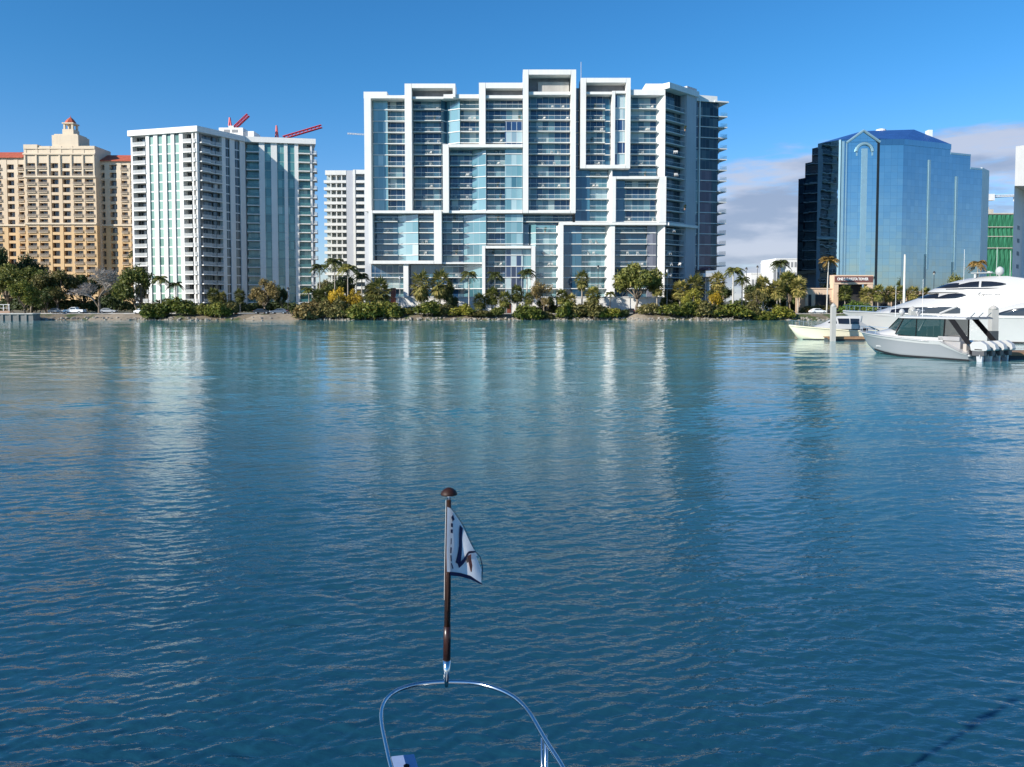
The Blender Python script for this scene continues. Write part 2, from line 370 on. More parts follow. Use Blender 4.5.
ASPH = paint('asphalt', (0.055, 0.055, 0.058), 0.85, 0, 0.3, 0.8)
CONC = paint('pale_concrete', (0.42, 0.40, 0.37), 0.8, 0, 0.22, 0.5, True)
KERBM = paint('kerb_concrete', (0.48, 0.46, 0.43), 0.85, 0, 0.2, 1.0)
WHITE = paint('white_render', (0.74, 0.725, 0.69), 0.55, 0, 0.10, 0.25, True)
WHITE2 = paint('white_stucco', (0.76, 0.76, 0.74), 0.6, 0, 0.12, 0.2, True)
LINE = paint('road_line_paint', (0.75, 0.74, 0.70), 0.7, 0, 0.2, 2.0)
o = MB().box(-700, 700, 206.5, 213.5, 1.45, 1.556).build('road', ASPH); tag(o, 'dark asphalt shore road behind the bank planting', None, None, 'structure')
mb = MB()
for i in range(-60, 60): mb.box(i * 6.0, i * 6.0 + 3.0, 209.93, 210.07, 1.50, 1.561)
tag(mb.build('road_markings', LINE), 'broken white centre line on the shore road', None, None, 'structure')
o = MB().box(-700, 700, 206.2, 206.5, 1.40, 1.68).box(-700, 700, 213.5, 213.8, 1.40, 1.68).build('kerb', KERBM); tag(o, 'pale concrete kerbs along the shore road', None, None, 'structure')
o = MB().box(-700, 700, 213.8, 216.6, 1.40, 1.66).build('pavement', CONC); tag(o, 'pale concrete pavement beside the shore road', None, None, 'structure')
SAND = paint('sand', (0.29, 0.235, 0.17), 0.95, 0, 0.25, 1.2, bump=0.05)
# sandy beach sheets where the bank is open
def beach(x0, x1, label):
    n = 14; rws = []
    for k in range(6):
        f = k / 5.0
        rws.append([(x, shore_y(x) + 0.9 + f * (4.4 + 0.8 * math.sin(i * 1.3)) * math.sin(math.pi * (i + 0.15) / (n + 0.3)) ** 0.4, 0) for i, x in [(i, x0 + (x1 - x0) * i / n) for i in range(n + 1)]])
    rws = [[(x, y, ground_z(x, y) + 0.10) for x, y, _ in r_] for r_ in rws]
    tag(MB().grid(rws).build('beach', SAND, None, True), label, None, None, 'structure')
beach(wx(247, 201), wx(318, 201), 'open strip of pale sand below the parked dark cars')
beach(wx(628, 201), wx(648, 201), 'small patch of pale sand between mangrove bushes')
beach(wx(88, 201), wx(142, 201), 'strip of sandy bank below the bare grey tree')
# riprap along the waterline
ROCK = paint('riprap_rock', (0.30, 0.27, 0.23), 0.9, 0, 0.4, 0.9, bump=0.06)
rng = random.Random(3); mb = MB()
ico = [(0, 0, 1), (.89, 0, .45), (.28, .85, .45), (-.72, .53, .45), (-.72, -.53, .45), (.28, -.85, .45), (.72, .53, -.45), (-.28, .85, -.45), (-.89, 0, -.45), (-.28, -.85, -.45), (.72, -.53, -.45), (0, 0, -1)]
icf = [(0, 1, 2), (0, 2, 3), (0, 3, 4), (0, 4, 5), (0, 5, 1), (1, 6, 2), (2, 7, 3), (3, 8, 4), (4, 9, 5), (5, 10, 1), (6, 7, 2), (7, 8, 3), (8, 9, 4), (9, 10, 5), (10, 6, 1), (11, 7, 6), (11, 8, 7), (11, 9, 8), (11, 10, 9), (11, 6, 10)]
for i in range(1500):
    x = rng.uniform(-150, 170); d = rng.uniform(0.6, 2.6); y = shore_y(x) + d; r_ = rng.uniform(0.14, 0.5)
    if -78 < x < -52 and rng.random() < 0.8: continue
    c = (x, y, ground_z(x, y) + r_ * 0.2)
    j = [rng.uniform(0.7, 1.2) for _ in range(12)]; a = rng.uniform(0, 6.28); ca, sa = math.cos(a), math.sin(a)
    mb.add([(c[0] + r_ * j[k] * (p[0] * ca - p[1] * sa), c[1] + r_ * j[k] * (p[0] * sa + p[1] * ca), c[2] + r_ * 0.7 * j[k] * p[2]) for k, p in enumerate(ico)], icf)
tag(mb.build('shore_rocks', ROCK), 'loose grey brown rocks lining the waterline', 'rocks', None, 'stuff')

# seawall and railing at the far left
x1 = wx(36, 198); b = Bld('seawall', 'grey ribbed concrete seawall below the white railing', 'seawall', (x1 - 30, 198, 0))
mb = MB().box(x1 - 160, x1, 196.6, 199.5, -0.6, 1.62)
for i in range(80): mb.box(x1 - 160 + i * 2.0, x1 - 159.5 + i * 2.0, 196.35, 196.6, -0.6, 1.5)
b.part('wall', paint('seawall_concrete', (0.17, 0.17, 0.165), 0.85, 0, 0.3, 0.6, True), mb); b.part('cap', KERBM, MB().box(x1 - 160, x1 + 0.15, 196.2, 199.5, 1.62, 1.85))
SEAWALL_X = x1
# ================================================================== MAIN TOWER (stacked white frames, glass bays)
Y0 = 224.0
FH = wz(107.5, Y0) - wz(118.9, Y0)
Z00 = wz(107.5, Y0)
LEV = [Z00 - k * FH for k in range(0, 18)]              # slab levels from the top down
GL = tower_glass('tower_glass', [(0.0, (0.009, 0.026, 0.068)), (0.36, (0.020, 0.062, 0.135)), (0.56, (0.035, 0.10, 0.15)), (0.76, (0.15, 0.27, 0.31)), (0.90, (0.40, 0.48, 0.47))], FH, Z00, 1.5, 1.6, 0.04, (0.34, 0.36, 0.37), 0.055)
GLF = tower_glass('tower_glass_teal', [(0.0, (0.03, 0.10, 0.13)), (0.45, (0.11, 0.24, 0.27)), (0.75, (0.24, 0.38, 0.41)), (0.95, (0.42, 0.52, 0.52))], FH, Z00, 1.3, 2.0, 0.04, (0.22, 0.30, 0.33), 0.06, seed=5)
GLD = tower_glass('tower_glass_blue', [(0.0, (0.010, 0.040, 0.080)), (0.5, (0.024, 0.080, 0.135)), (0.95, (0.06, 0.17, 0.23))], FH, Z00, 1.5, 1.8, 0.03, (0.02, 0.05, 0.08), 0.05, seed=9)
GLW = tower_glass('tower_glass_mixed', [(0.0, (0.008, 0.015, 0.05)), (0.5, (0.02, 0.05, 0.13)), (0.62, (0.30, 0.42, 0.45)), (0.95, (0.45, 0.52, 0.52))], FH, Z00, 1.3, 1.8, 0.04, (0.4, 0.43, 0.45), 0.1, seed=2)
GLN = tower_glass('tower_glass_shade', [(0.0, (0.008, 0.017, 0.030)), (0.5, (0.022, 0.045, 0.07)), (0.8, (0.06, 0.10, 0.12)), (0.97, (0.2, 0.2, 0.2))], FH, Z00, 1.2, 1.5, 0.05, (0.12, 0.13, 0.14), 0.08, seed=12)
GLM = tower_glass('tower_glass_mauve_reflection', [(0.0, (0.09, 0.055, 0.08)), (0.5, (0.15, 0.095, 0.125)), (0.9, (0.22, 0.16, 0.19))], FH, Z00, 1.2, 1.5, 0.05, (0.15, 0.13, 0.15), 0.08, seed=14)  # mauve reflection on the lower end panes, put into the glass colour
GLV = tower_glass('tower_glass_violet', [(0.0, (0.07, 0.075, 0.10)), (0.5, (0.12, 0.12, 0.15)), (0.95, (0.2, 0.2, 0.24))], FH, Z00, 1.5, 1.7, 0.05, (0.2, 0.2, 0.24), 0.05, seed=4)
RAIL = clearglass('balcony_glass', (0.14, 0.23, 0.25), 0.13)
SLAB = paint('slab_white', (0.70, 0.69, 0.66), 0.6, 0, 0.10, 0.3)
SCREEN = paint('grey_louvre', (0.22, 0.22, 0.23), 0.6, 0, 0.2, 0.8)
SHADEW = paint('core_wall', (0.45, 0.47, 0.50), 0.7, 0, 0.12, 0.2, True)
INNER = paint('interior_wall', (0.25, 0.26, 0.27), 0.8)
DOORRED = paint('red_door', (0.20, 0.06, 0.04), 0.5)
fm = Fr((0, Y0), (10, Y0))
fm.A = Vector((0.0, Y0))
TW = Bld('residential_tower', 'wide white framed glass residential tower in the middle of the skyline', 'apartment tower', (20, 240, 1.5))
def bay(B, fr, px0, px1, y0, y1, kind, rec=1.0, glass=None, levels=LEV, fh=FH, slabd=0.0, bal=1.5, uz=30.0, rail=True, slabmat=None, backd=-4.6, st=0.22, edge=0.0):
    """one bay of a facade: px columns px0..px1, rows y0..y1; kind F flush glass, B balcony, L/Rr glass turned to the left/right"""
    u0, u1 = (px0, px1) if uz is None else (fr.u(px0, uz), fr.u(px1, uz))
    zt = fr.z(y0, u0); zb = fr.z(y1, u0)
    lv = [z for z in levels if zb - fh * 0.2 < z < zt + 0.2]
    tops = [zt] + [z for z in lv if z < zt - fh * 0.35]
    for i, t in enumerate(tops):
        bt = tops[i + 1] if i + 1 < len(tops) else zb
        if t - bt < 0.6: continue
        dg = -rec - (bal if kind == 'B' else 0.0)
        mb = MB()
        if kind in 'LR':
            dl, dr_ = (-rec - 2.2, -rec) if kind == 'L' else (-rec, -rec - 2.2)
            fr.poly(mb, [(u0, dl - 0.12), (u1, dr_ - 0.12), (u1, dr_), (u0, dl)], bt, t - st)
        else: fr.box(mb, u0, u1, dg - 0.12, dg, bt + 0.002, t - st + 0.01)
        B.add('window', glass or (GL if kind == 'B' else GLF), mb, (u1 - u0) * (t - bt))
        if i + 1 < len(tops) or kind == 'B' and abs(bt - zb) < 0.01 and any(abs(z - zb) < 0.4 for z in lv):
            z = bt
            if kind == 'B':
                sb = fr.box(MB(), u0 + 0.01, u1 - 0.01, dg - 0.05, slabd - rec + 0.25 + edge, z - st, z)
                rl = fr.box(MB(), u0 + 0.05, u1 - 0.05, slabd - rec + 0.12 + edge, slabd - rec + 0.17 + edge, z + 0.05, z + 1.1)
                B.add('balcony', slabmat or SLAB, sb, (u1 - u0), [('railing', RAIL, rl), ('handrail', SLAB, fr.box(MB(), u0 + 0.04, u1 - 0.04, slabd - rec + 0.10 + edge, slabd - rec + 0.19 + edge, z + 1.1, z + 1.18))] if rail else [])
            elif kind == 'F': B.add('floor_edge', slabmat or SLAB, fr.box(MB(), u0, u1, dg - 0.1, dg + 0.22, z - st, z), (u1 - u0))
            else:
                mbs = MB(); fr.poly(mbs, [(u0, dl - 0.1), (u1, dr_ - 0.1), (u1, dr_ + 0.22), (u0, dl + 0.22)], z - st, z); B.add('floor_edge', slabmat or SLAB, mbs, (u1 - u0))
    # the building behind the glass
    dback = -rec - (bal if kind == 'B' else (2.2 if kind in 'LR' else 0.0)) - 0.13
    if dback > backd: B.add('inner_wall', INNER, fr.box(MB(), u0, u1, backd, dback, zb, zt), 0.1)
def bars(B, fr, name, rects, d0, d1, mat=WHITE, uz=30.0):
    mb = MB()
    for i, (a, b, c, d) in enumerate(rects):
        if 3 < b - a < 9 and d - c > 20: a, b = a + 0.3, b - 0.3
        fr.box(mb, fr.u(a, uz), fr.u(b, uz), d0, d1 + (0.004 * i), fr.z(d), fr.z(c))
    return B.part(name, mat, mb)
def fin(B, fr, a, b, y0, y1, d0=-2.6, d1=0.35, mat=WHITE):
    ua, ub = fr.u(a), fr.u(b); mb = MB(); fr.poly(mb, [(ua, d0), (ub, d0), (ub, d1), (ub - 0.25, d1)], fr.z(y1), fr.z(y0)); return B.part('fin', mat, mb)
T = lambda *a, **k: bay(TW, fm, *a, **k)
# left stack
T(372, 387, 98, 211, 'F', 2.4); T(387, 405.5, 98, 211, 'B', 2.3)
T(413, 441, 98, 211, 'B', 1.6); T(441, 446, 98, 211, 'R', 1.2, GLD); T(446, 460, 98, 146, 'L', 0.9); T(460, 479, 98, 146, 'B', 1.2)
T(449.5, 472, 148, 211, 'B', 1.2); T(472, 486, 148, 211, 'L', 0.4); T(486, 505, 148, 211, 'B', 0.9); T(505, 522.5, 146, 211, 'F', 0.7)
T(486, 522.5, 98, 120.5, 'B', 0.9); T(486, 505, 120.5, 145, 'B', 0.9); T(505, 522.5, 120.5, 146, 'F', 0.7, GLW)
# tall centre
T(528.5, 570, 94.5, 211, 'B', 0.8)
T(575.5, 580, 85, 168, 'F', 3.2, GLD)
# right stack
T(585.5, 605, 93, 166, 'B', 0.8); T(605, 611, 93, 166, 'F', 2.6, GLD); T(614.5, 624.5, 94, 166, 'F', 0.3, GLW)
T(629.5, 657, 95, 178, 'B', 1.0)
T(575.5, 590, 169, 223, 'F', 1.0, GLD); T(590, 608, 169, 223, 'B', 0.8, GLF); T(608, 657, 167, 177.5, 'F', 1.6, GLD)
T(615.5, 625, 179.5, 223, 'F', 0.9, GLD); T(625, 658, 179.5, 223, 'B', 0.8)
T(563.5, 582, 225, 297, 'F', 0.8, GLD); T(582, 606, 225, 297, 'B', 0.8, GLF)
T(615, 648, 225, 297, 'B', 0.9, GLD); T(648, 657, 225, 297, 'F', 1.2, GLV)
# lower left
T(373.5, 397, 213.5, 262, 'B', 0.9, GLD); T(397, 418, 213.5, 262, 'L', 0.2, GLF); T(418, 434, 213.5, 262, 'B', 0.6, GLD)
T(442, 463, 213.5, 297, 'B', 0.9); T(463, 486, 213.5, 297, 'L', 0.3); T(486, 505, 213.5, 247, 'B', 0.8); T(505, 523, 213.5, 247, 'F', 0.7)
T(485.5, 505, 248.5, 297, 'B', 0.9); T(505, 523, 248.5, 297, 'F', 0.9, GLW); T(523, 531, 248.5, 297, 'F', 1.1)
T(523, 573, 213.5, 223.5, 'B', 1.6); T(523, 529, 223.5, 247, 'F', 2.0, GLD); T(529, 536, 223.5, 297, 'L', 0.9); T(536, 557, 223.5, 297, 'B', 0.9, GLF)
T(370, 403, 264, 297, 'B', 1.2); T(408.5, 442, 264, 297, 'F', 2.2, GLD)
# white frames (each its own depth, so that none share a face)
bars(TW, fm, 'white_frame', [(364.8, 372, 92, 211.2), (364.8, 388, 92, 98.5), (388, 405.5, 95.5, 98.5)], -4.5, 0.30)
bars(TW, fm, 'white_frame', [(405.5, 413, 84.6, 211.3), (413, 456, 84.6, 89), (453.4, 456, 89, 98)], -4.5, 1.05)
bars(TW, fm, 'white_frame', [(443, 449.5, 145, 213.2), (449.5, 522.5, 145, 148)], -4.0, 1.20)
bars(TW, fm, 'white_frame', [(479, 486, 83.5, 145), (486, 522.5, 83.5, 89)], -4.5, 0.85)
bars(TW, fm, 'white_frame', [(522.5, 528.5, 71, 213.4), (570, 575.5, 71, 213.4), (528.5, 570, 71, 76), (528.5, 570, 210.8, 213.4)], -4.8, 1.40)
bars(TW, fm, 'white_frame', [(579.5, 585.5, 79, 169), (624.5, 629.5, 79, 169), (585.5, 624.5, 79, 83.6), (585.5, 624.5, 165.6, 169)], -4.6, 1.15)
bars(TW, fm, 'white_frame', [(611, 614.5, 91.5, 165.6), (614.5, 624.5, 91.5, 94)], -3.0, 0.75)
bars(TW, fm, 'white_frame', [(611, 615.5, 177, 222.6), (658, 665.5, 177, 222.6), (615.5, 658, 177, 179.5)], -4.2, 1.22)
bars(TW, fm, 'white_frame', [(559, 665.5, 222.6, 225.2), (559, 563.5, 225.2, 300)], -4.4, 1.12)
bars(TW, fm, 'white_frame', [(369, 373.5, 211, 264), (434, 442.2, 211, 264), (373.5, 434, 211, 213.6), (373.5, 434, 260.8, 264)], -4.2, 1.32)
bars(TW, fm, 'white_frame', [(481.8, 485.5, 246, 300), (531, 535.6, 246, 300), (485.5, 531, 246, 248.6)], -3.6, 1.10)
bars(TW, fm, 'floor_band', [(442.2, 522.4, 210.9, 213.3)], -4.0, 0.62)
bars(TW, fm, 'floor_band', [(442.2, 481.8, 262.4, 264)], -4.0, 0.50)
bars(TW, fm, 'column', [(403, 408.5, 264, 312)], -3.0, 0.60); bars(TW, fm, 'column', [(610, 615, 225.2, 312)], -3.6, 0.60)
bars(TW, fm, 'parapet', [(413, 444, 96.8, 99)], -3.0, 0.25); bars(TW, fm, 'parapet', [(444, 479, 94.6, 98.6)], -4.0, 0.35)
bars(TW, fm, 'parapet', [(486, 522.5, 95.4, 98.4)], -3.0, 0.15); bars(TW, fm, 'parapet', [(528.5, 570, 92, 95)], -3.0, 0.35)
bars(TW, fm, 'parapet', [(585.5, 611, 92, 94.5)], -3.0, 0.30); bars(TW, fm, 'parapet', [(629.5, 664, 90, 95.4)], -3.6, 0.42)
bars(TW, fm, 'roof_screen', [(413, 453.4, 89, 97)], -4.4, -2.2, SCREEN); bars(TW, fm, 'roof_screen', [(486, 522.5, 88.9, 95.5)], -4.4, -1.8, SCREEN)
bars(TW, fm, 'roof_screen', [(528.5, 570, 76, 92.2)], -4.6, -2.5, SCREEN); bars(TW, fm, 'roof_screen', [(585.5, 624.5, 83.5, 92)], -4.5, -2.0, SCREEN)
bars(TW, fm, 'plant_room', [(538, 569, 80.5, 92.1)], -2.49, -1.4, CONC)
fin(TW, fm, 657, 664.3, 95.4, 177); fin(TW, fm, 607.5, 612, 169, 222.6); fin(TW, fm, 656, 665, 225.2, 312); fin(TW, fm, 605.5, 610.3, 225.2, 312); fin(TW, fm, 556.5, 561.5, 225.2, 300, -2.6, 0.2)
fin(TW, fm, 657.5, 659, 179.5, 222.6, -2.5, -0.1)
# solid core, roof and penthouse
ua, ub = fm.u(366), fm.u(664)
mb = MB(); mb.box(ua, ub, Y0 + 4.5, Y0 + 26, 1.5, fm.z(97)); TW.part('core', SHADEW, mb)
TW.part('penthouse', WHITE2, MB().box(fm.u(645), fm.u(664.4), Y0 + 0.6, Y0 + 12, fm.z(95), fm.z(83)))
for a, b_, t_ in ((408, 454, 88), (481, 522, 88), (525, 573, 75), (582, 627, 83)):
    TW.part('roof_block', SHADEW, MB().box(fm.u(a), fm.u(b_), Y0 + 4.6, Y0 + 14, fm.z(97) - 0.5, fm.z(t_)))
# shaded left wall below the neighbour
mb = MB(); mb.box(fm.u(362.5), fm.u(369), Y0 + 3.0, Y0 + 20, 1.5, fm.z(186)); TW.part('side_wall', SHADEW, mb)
# right turned face
fr2 = Fr((wx(664.6, Y0, 30), Y0 - 0.2), (wx(694.5, 234.0, 30), 234.0))
LEVR = LEV
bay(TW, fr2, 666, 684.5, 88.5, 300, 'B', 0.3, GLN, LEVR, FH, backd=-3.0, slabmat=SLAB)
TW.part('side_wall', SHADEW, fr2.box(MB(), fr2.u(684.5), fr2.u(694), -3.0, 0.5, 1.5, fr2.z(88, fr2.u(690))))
TW.part('parapet', WHITE2, fr2.box(MB(), 0.05, fr2.L, -3.0, 1.25, fr2.z(88.6), fr2.z(83)))
TW.part('floor_band', WHITE2, fr2.box(MB(), 0.3, fr2.L, -3.0, 1.3, fr2.z(225.4), fr2.z(222.7)))
# far right block with the projecting balconies
yR = 236.0
fr3 = Fr((wx(693.2, yR, 30), yR), (wx(717.5, yR + 2.0, 30), yR + 2.0))
LEVE = [wz(115.0, yR) - k * FH for k in range(17)]
bay(TW, fr3, 694.2, 697.8, 101, 270, 'F', 0.25, GLW, LEVE, FH, backd=-3)
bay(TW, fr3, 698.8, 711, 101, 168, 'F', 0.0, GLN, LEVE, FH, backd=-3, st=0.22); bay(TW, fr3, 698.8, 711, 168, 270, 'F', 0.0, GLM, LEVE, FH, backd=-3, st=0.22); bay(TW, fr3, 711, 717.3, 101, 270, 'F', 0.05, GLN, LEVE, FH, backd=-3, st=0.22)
TW.part('white_frame', WHITE, fr3.box(MB(), fr3.u(692.8), fr3.u(694.2), -6, 0.45, 1.5, fr3.z(96)).merge(fr3.box(MB(), fr3.u(697.8), fr3.u(698.8), -1, 0.44, fr3.z(270), fr3.z(96))))
TW.part('parapet', WHITE2, fr3.box(MB(), fr3.u(692.9), fr3.u(715), -8, 0.6, fr3.z(101.2), fr3.z(95.2)))
TW.part('roof_slab', WHITE2, fr3.box(MB(), fr3.u(712), fr3.u(725.8), -6, 1.0, fr3.z(101.3), fr3.z(100)))
for z in LEVE:
    if z < wz(272, yR): continue
    u0, u1 = fr3.u(716.2), fr3.u(724.8)
    TW.add('balcony', SLAB, fr3.box(MB(), u0, u1, -5.5, 0.9, z - 0.3, z), 4.2, [('railing', RAIL, fr3.box(MB(), u1 - 0.06, u1, -5.4, 0.8, z, z + 1.1).merge(fr3.box(MB(), u0 + 0.6, u1 - 0.06, 0.8, 0.85, z, z + 1.1)))])
TW.part('core', GLN, fr3.box(MB(), fr3.u(695), fr3.u(716.5), -16, -0.6, fr3.z(270), fr3.z(99)))
fr4 = Fr(fr3.p(fr3.L, 0.0, 0)[:2], (fr3.p(fr3.L, 0, 0)[0] + 1.0, fr3.p(fr3.L, 0, 0)[1] + 24.0))
for k, z in enumerate(LEVE[:-3]):
    for j in range(4):
        u0 = 6.0 + j * 4.4
        TW.add('window', GLN, fr4.box(MB(), u0, u0 + 4.1, -0.1, 0.02, z - FH, z - 0.3), 0.5)
        if j % 2 == 0: TW.add('balcony', SLAB, fr4.box(MB(), u0, u0 + 4.2, 0.0, 1.6, z - FH - 0.2, z - FH), 0.4, [('railing', SLAB, fr4.box(MB(), u0, u0 + 4.2, 1.5, 1.56, z - FH, z - FH + 1.0))])
TW.part('canopy', WHITE, fr3.box(MB(), fr3.u(699), fr3.u(721), -4, 3.0, fr3.z(277), fr3.z(273.5)))
for px in (701, 708, 718): TW.part('column', WHITE, fr3.box(MB(), fr3.u(px), fr3.u(px + 1.6), -1, 0.4, 1.5, fr3.z(277)))
TW.part('core', SHADEW, fr3.box(MB(), fr3.u(695), fr3.u(713), -15, -4.2, 1.5, fr3.z(270)))
TW.part('antenna', paint('antenna_steel', (0.6, 0.62, 0.65), 0.4, 0.6), MB().tube([(wx(581, Y0 + 6, 65), Y0 + 6, fm.z(85)), (wx(581, Y0 + 6, 70), Y0 + 6, wz(62, Y0 + 6))], 0.12, 6))
# podium with its glazed ground floor
Yp = 219.0
pd = MB(); pd.box(wx(396, Yp), wx(664, Yp), Yp, Yp + 3, 1.5, wz(297.5, Yp)); TW.part('podium_wall', WHITE, pd)
TW.part('podium_cap', WHITE2, MB().box(wx(395, Yp), wx(665, Yp), Yp - 0.25, Yp + 3.2, wz(297.5, Yp), wz(297.5, Yp) + 0.25))
for px, w in ((480, 3), (505, 4.5), (517, 3), (559, 3), (566, 3.5), (600, 3)):
    TW.add('doorway', INNER, MB().box(wx(px, Yp), wx(px + w, Yp), Yp - 0.06, Yp, 1.5, 4.4), 1)
TW.add('door', DOORRED, MB().box(wx(391, 222), wx(396, 222), 221.5, 222, 3.5, wz(288, 222)), 1)
TW.add('door', DOORRED, MB().box(wx(507, Yp), wx(511, Yp), Yp - 0.12, Yp - 0.07, 1.5, 4.2), 1)
# small furniture and plants out on the balconies
_slabs = sorted([q for q in TW.sets['balcony'] if q[0] > 3.5 and min(v[1] for v in q[2].v) < Y0 + 1.5], key=lambda q: -q[0])
random.seed(77); random.shuffle(_slabs)
CH_ME = MB().box(-0.35, 0.35, -0.3, 0.3, 0.35, 0.48).box(-0.35, 0.35, 0.22, 0.34, 0.45, 0.95).box(-0.34, -0.28, -0.28, 0.3, 0, 0.4).box(0.28, 0.34, -0.28, 0.3, 0, 0.4).mesh('patio_chair', paint('chair_white', (0.55, 0.54, 0.52), 0.5))
def slab_spot(q):
    vs = q[2].v; xs_ = [v[0] for v in vs]; ys_ = [v[1] for v in vs]; return random.uniform(min(xs_) + 0.8, max(xs_) - 0.8), min(ys_) + 0.75, max(v[2] for v in vs)
for i, q in enumerate(_slabs[:64]):
    for j in range(2):
        x, y, z = slab_spot(q); o = bpy.data.objects.new('patio_chair', CH_ME); COL.objects.link(o); o.location = (x, y, z + 0.004); o.rotation_euler = (0, 0, random.uniform(-0.6, 0.6))
        tag(o, 'small white patio chair behind the glass railing of a framed tower balcony', 'chair', 'patio chairs on the tower balconies')
BALCONY_SPOTS = [slab_spot(q) for q in _slabs[64:80]]
TW.flush()
# ================================================================== WHITE CONDOMINIUM with pale green glass (left)
CFH = 3.03
YC = 250.0
A = (wx(132.5, 257, 30), 257.0); Bc = (wx(198.5, YC, 30), YC); Cc = (wx(246.5, 266, 30), 266.0); D = (wx(316.0, 270.0, 30), 270.0)
ZT = wz(131.8, YC)                                     # underside of the parapet
CL = [ZT - 0.1 - k * CFH for k in range(20)]
GG = tower_glass('condo_glass_pale', [(0.0, (0.07, 0.16, 0.13)), (0.25, (0.17, 0.30, 0.25)), (0.6, (0.28, 0.43, 0.36)), (0.95, (0.44, 0.58, 0.49))], CFH, ZT, 1.2, 1.6, 0.08, (0.6, 0.63, 0.6), 0.08, seed=21)
GT = tower_glass('condo_glass_teal', [(0.0, (0.03, 0.11, 0.12)), (0.5, (0.07, 0.21, 0.215)), (0.8, (0.16, 0.34, 0.33)), (0.97, (0.4, 0.5, 0.48))], CFH, ZT, 1.2, 1.7, 0.06, (0.08, 0.16, 0.17), 0.06, seed=22)
GK = tower_glass('condo_glass_dark', [(0.0, (0.012, 0.016, 0.02)), (0.6, (0.04, 0.05, 0.055)), (0.85, (0.16, 0.17, 0.17)), (0.97, (0.5, 0.5, 0.48))], CFH, ZT, 1.1, 1.6, 0.08, (0.3, 0.3, 0.3), 0.1, seed=23)
CW = paint('condo_white', (0.72, 0.71, 0.68), 0.6, 0, 0.08, 0.25, True)
CD = Bld('condominium_tower', 'white condominium tower with pale green glass strips and two red cranes behind its roof', 'apartment tower', (Bc[0] - 5, 262, 1.5))
f1 = Fr(A, Bc); f2 = Fr(Bc, Cc); f3 = Fr(Cc, D)
def cbay(fr, a, b, kind, g, rec=0.5, bal=1.8, y1=300, edge=0.0, st=0.32):
    zt = ZT
    bay(CD, fr, a, b, 300, y1, kind, rec, g, CL, CFH, bal=bal, slabmat=CW, backd=-2.6, st=st, edge=edge) if False else None
    u0, u1 = fr.u(a), fr.u(b)
    for i in range(18):
        t = CL[i]; bt = CL[i] - CFH
        if bt < 3.0: break
        dg = -rec - (bal if kind == 'B' else 0)
        CD.add('window', g, fr.box(MB(), u0, u1, dg - 0.12, dg, bt + 0.003, t - st + 0.01), (u1 - u0) * (1.0 if kind == 'F' else 0.8))
        if kind == 'B':
            CD.add('balcony', CW, fr.box(MB(), u0 + 0.01, u1 - 0.01, dg - 0.05, -rec + 0.75 + edge, bt - st, bt), u1 - u0,
                   [('railing', CRAILG if g is GT else CRAIL, fr.box(MB(), u0 + 0.05, u1 - 0.05, -rec + 0.62 + edge, -rec + 0.69 + edge, bt + 0.04, bt + 1.05))])
        else: CD.add('spandrel', CW if g is not GT else CSP, fr.box(MB(), u0, u1, dg - 0.1, dg + 0.06, bt - st, bt + 0.003), 1)
    CD.add('inner_wall', INNER, fr.box(MB(), u0, u1, -3.2, -rec - (bal if kind == 'B' else 0) - 0.13, 1.5, ZT), 1)
CSP = paint('condo_spandrel', (0.18, 0.30, 0.30), 0.5, 0, 0.1, 0.4)
CRAIL = clearglass('condo_railing_white', (0.62, 0.64, 0.63), 0.42, 0.4)
CRAILG = clearglass('condo_railing_glass', (0.10, 0.26, 0.27), 0.45)
def pier(fr, a, b, d1=0.25, mat=CW, d0=-3.0): CD.add('pier', mat, fr.box(MB(), fr.u(a), fr.u(b), d0, d1, 1.5, ZT + 0.02), 1)
cbay(f1, 138.2, 147.8, 'B', GK, 0.2, 1.8)
for a, b in ((151, 155.5), (159.3, 164.4), (168, 172.8), (176, 181)): cbay(f1, a - 0.35, b + 0.35, 'F', GG, 0.18, st=0.42)
for a, b in ((133, 134.6), (147.8, 151), (155.5, 159.3), (164.4, 168), (172.8, 176), (181, 184.6), (193.6, 195)): pier(f1, a, b)
cbay(f1, 134.6, 138.2, 'B', GK, 0.3, 1.6); cbay(f1, 184.6, 193.6, 'B', GK, 0.2, 1.8); cbay(f1, 195, 197.4, 'B', GK, 0.2, 1.5)
cbay(f2, 200.5, 209.5, 'B', GK, 0.0, 1.6, edge=0.5); cbay(f2, 209.5, 216, 'B', GK, 0.5, 1.2); cbay(f2, 216, 222.5, 'B', GK, 0.3, 0.9)
pier(f2, 222.5, 226.2); cbay(f2, 226.2, 230.6, 'F', GK, 0.2); pier(f2, 230.6, 235.4); cbay(f2, 235.4, 240.6, 'F', GK, 0.2); pier(f2, 240.6, 245.8)
CD.add('pier', CW, f1.box(MB(), f1.L - 0.55, f1.L, -1.0, 0.2, 1.5, ZT + 0.02), 1)
cbay(f3, 247.2, 260, 'B', GT, 0.2, 1.6); pier(f3, 260, 265.6); cbay(f3, 265.6, 272, 'F', GT, 0.2); pier(f3, 272, 278)
cbay(f3, 278, 285, 'F', GT, 0.2); pier(f3, 285, 288.5); cbay(f3, 288.5, 295.4, 'F', GT, 0.2); pier(f3, 295.4, 299.2); cbay(f3, 299.2, 311, 'B', GT, 0.2, 1.6); pier(f3, 311, 312.8)
for z in CL[1:18]:
    if z < 6: continue
    u0, u1 = f3.u(312.8), f3.u(317.2)
    CD.add('balcony', CW, f3.box(MB(), u0, u1, -4.5, 0.1, z - 0.3, z), 1.5, [('railing', CRAIL, f3.box(MB(), u1 - 0.07, u1, -4.4, 0.0, z, z + 1.0).merge(f3.box(MB(), u0 + 0.3, u1 - 0.07, -0.07, 0.0, z, z + 1.0)))])
core = [A, Bc, Cc, D]; inn = []
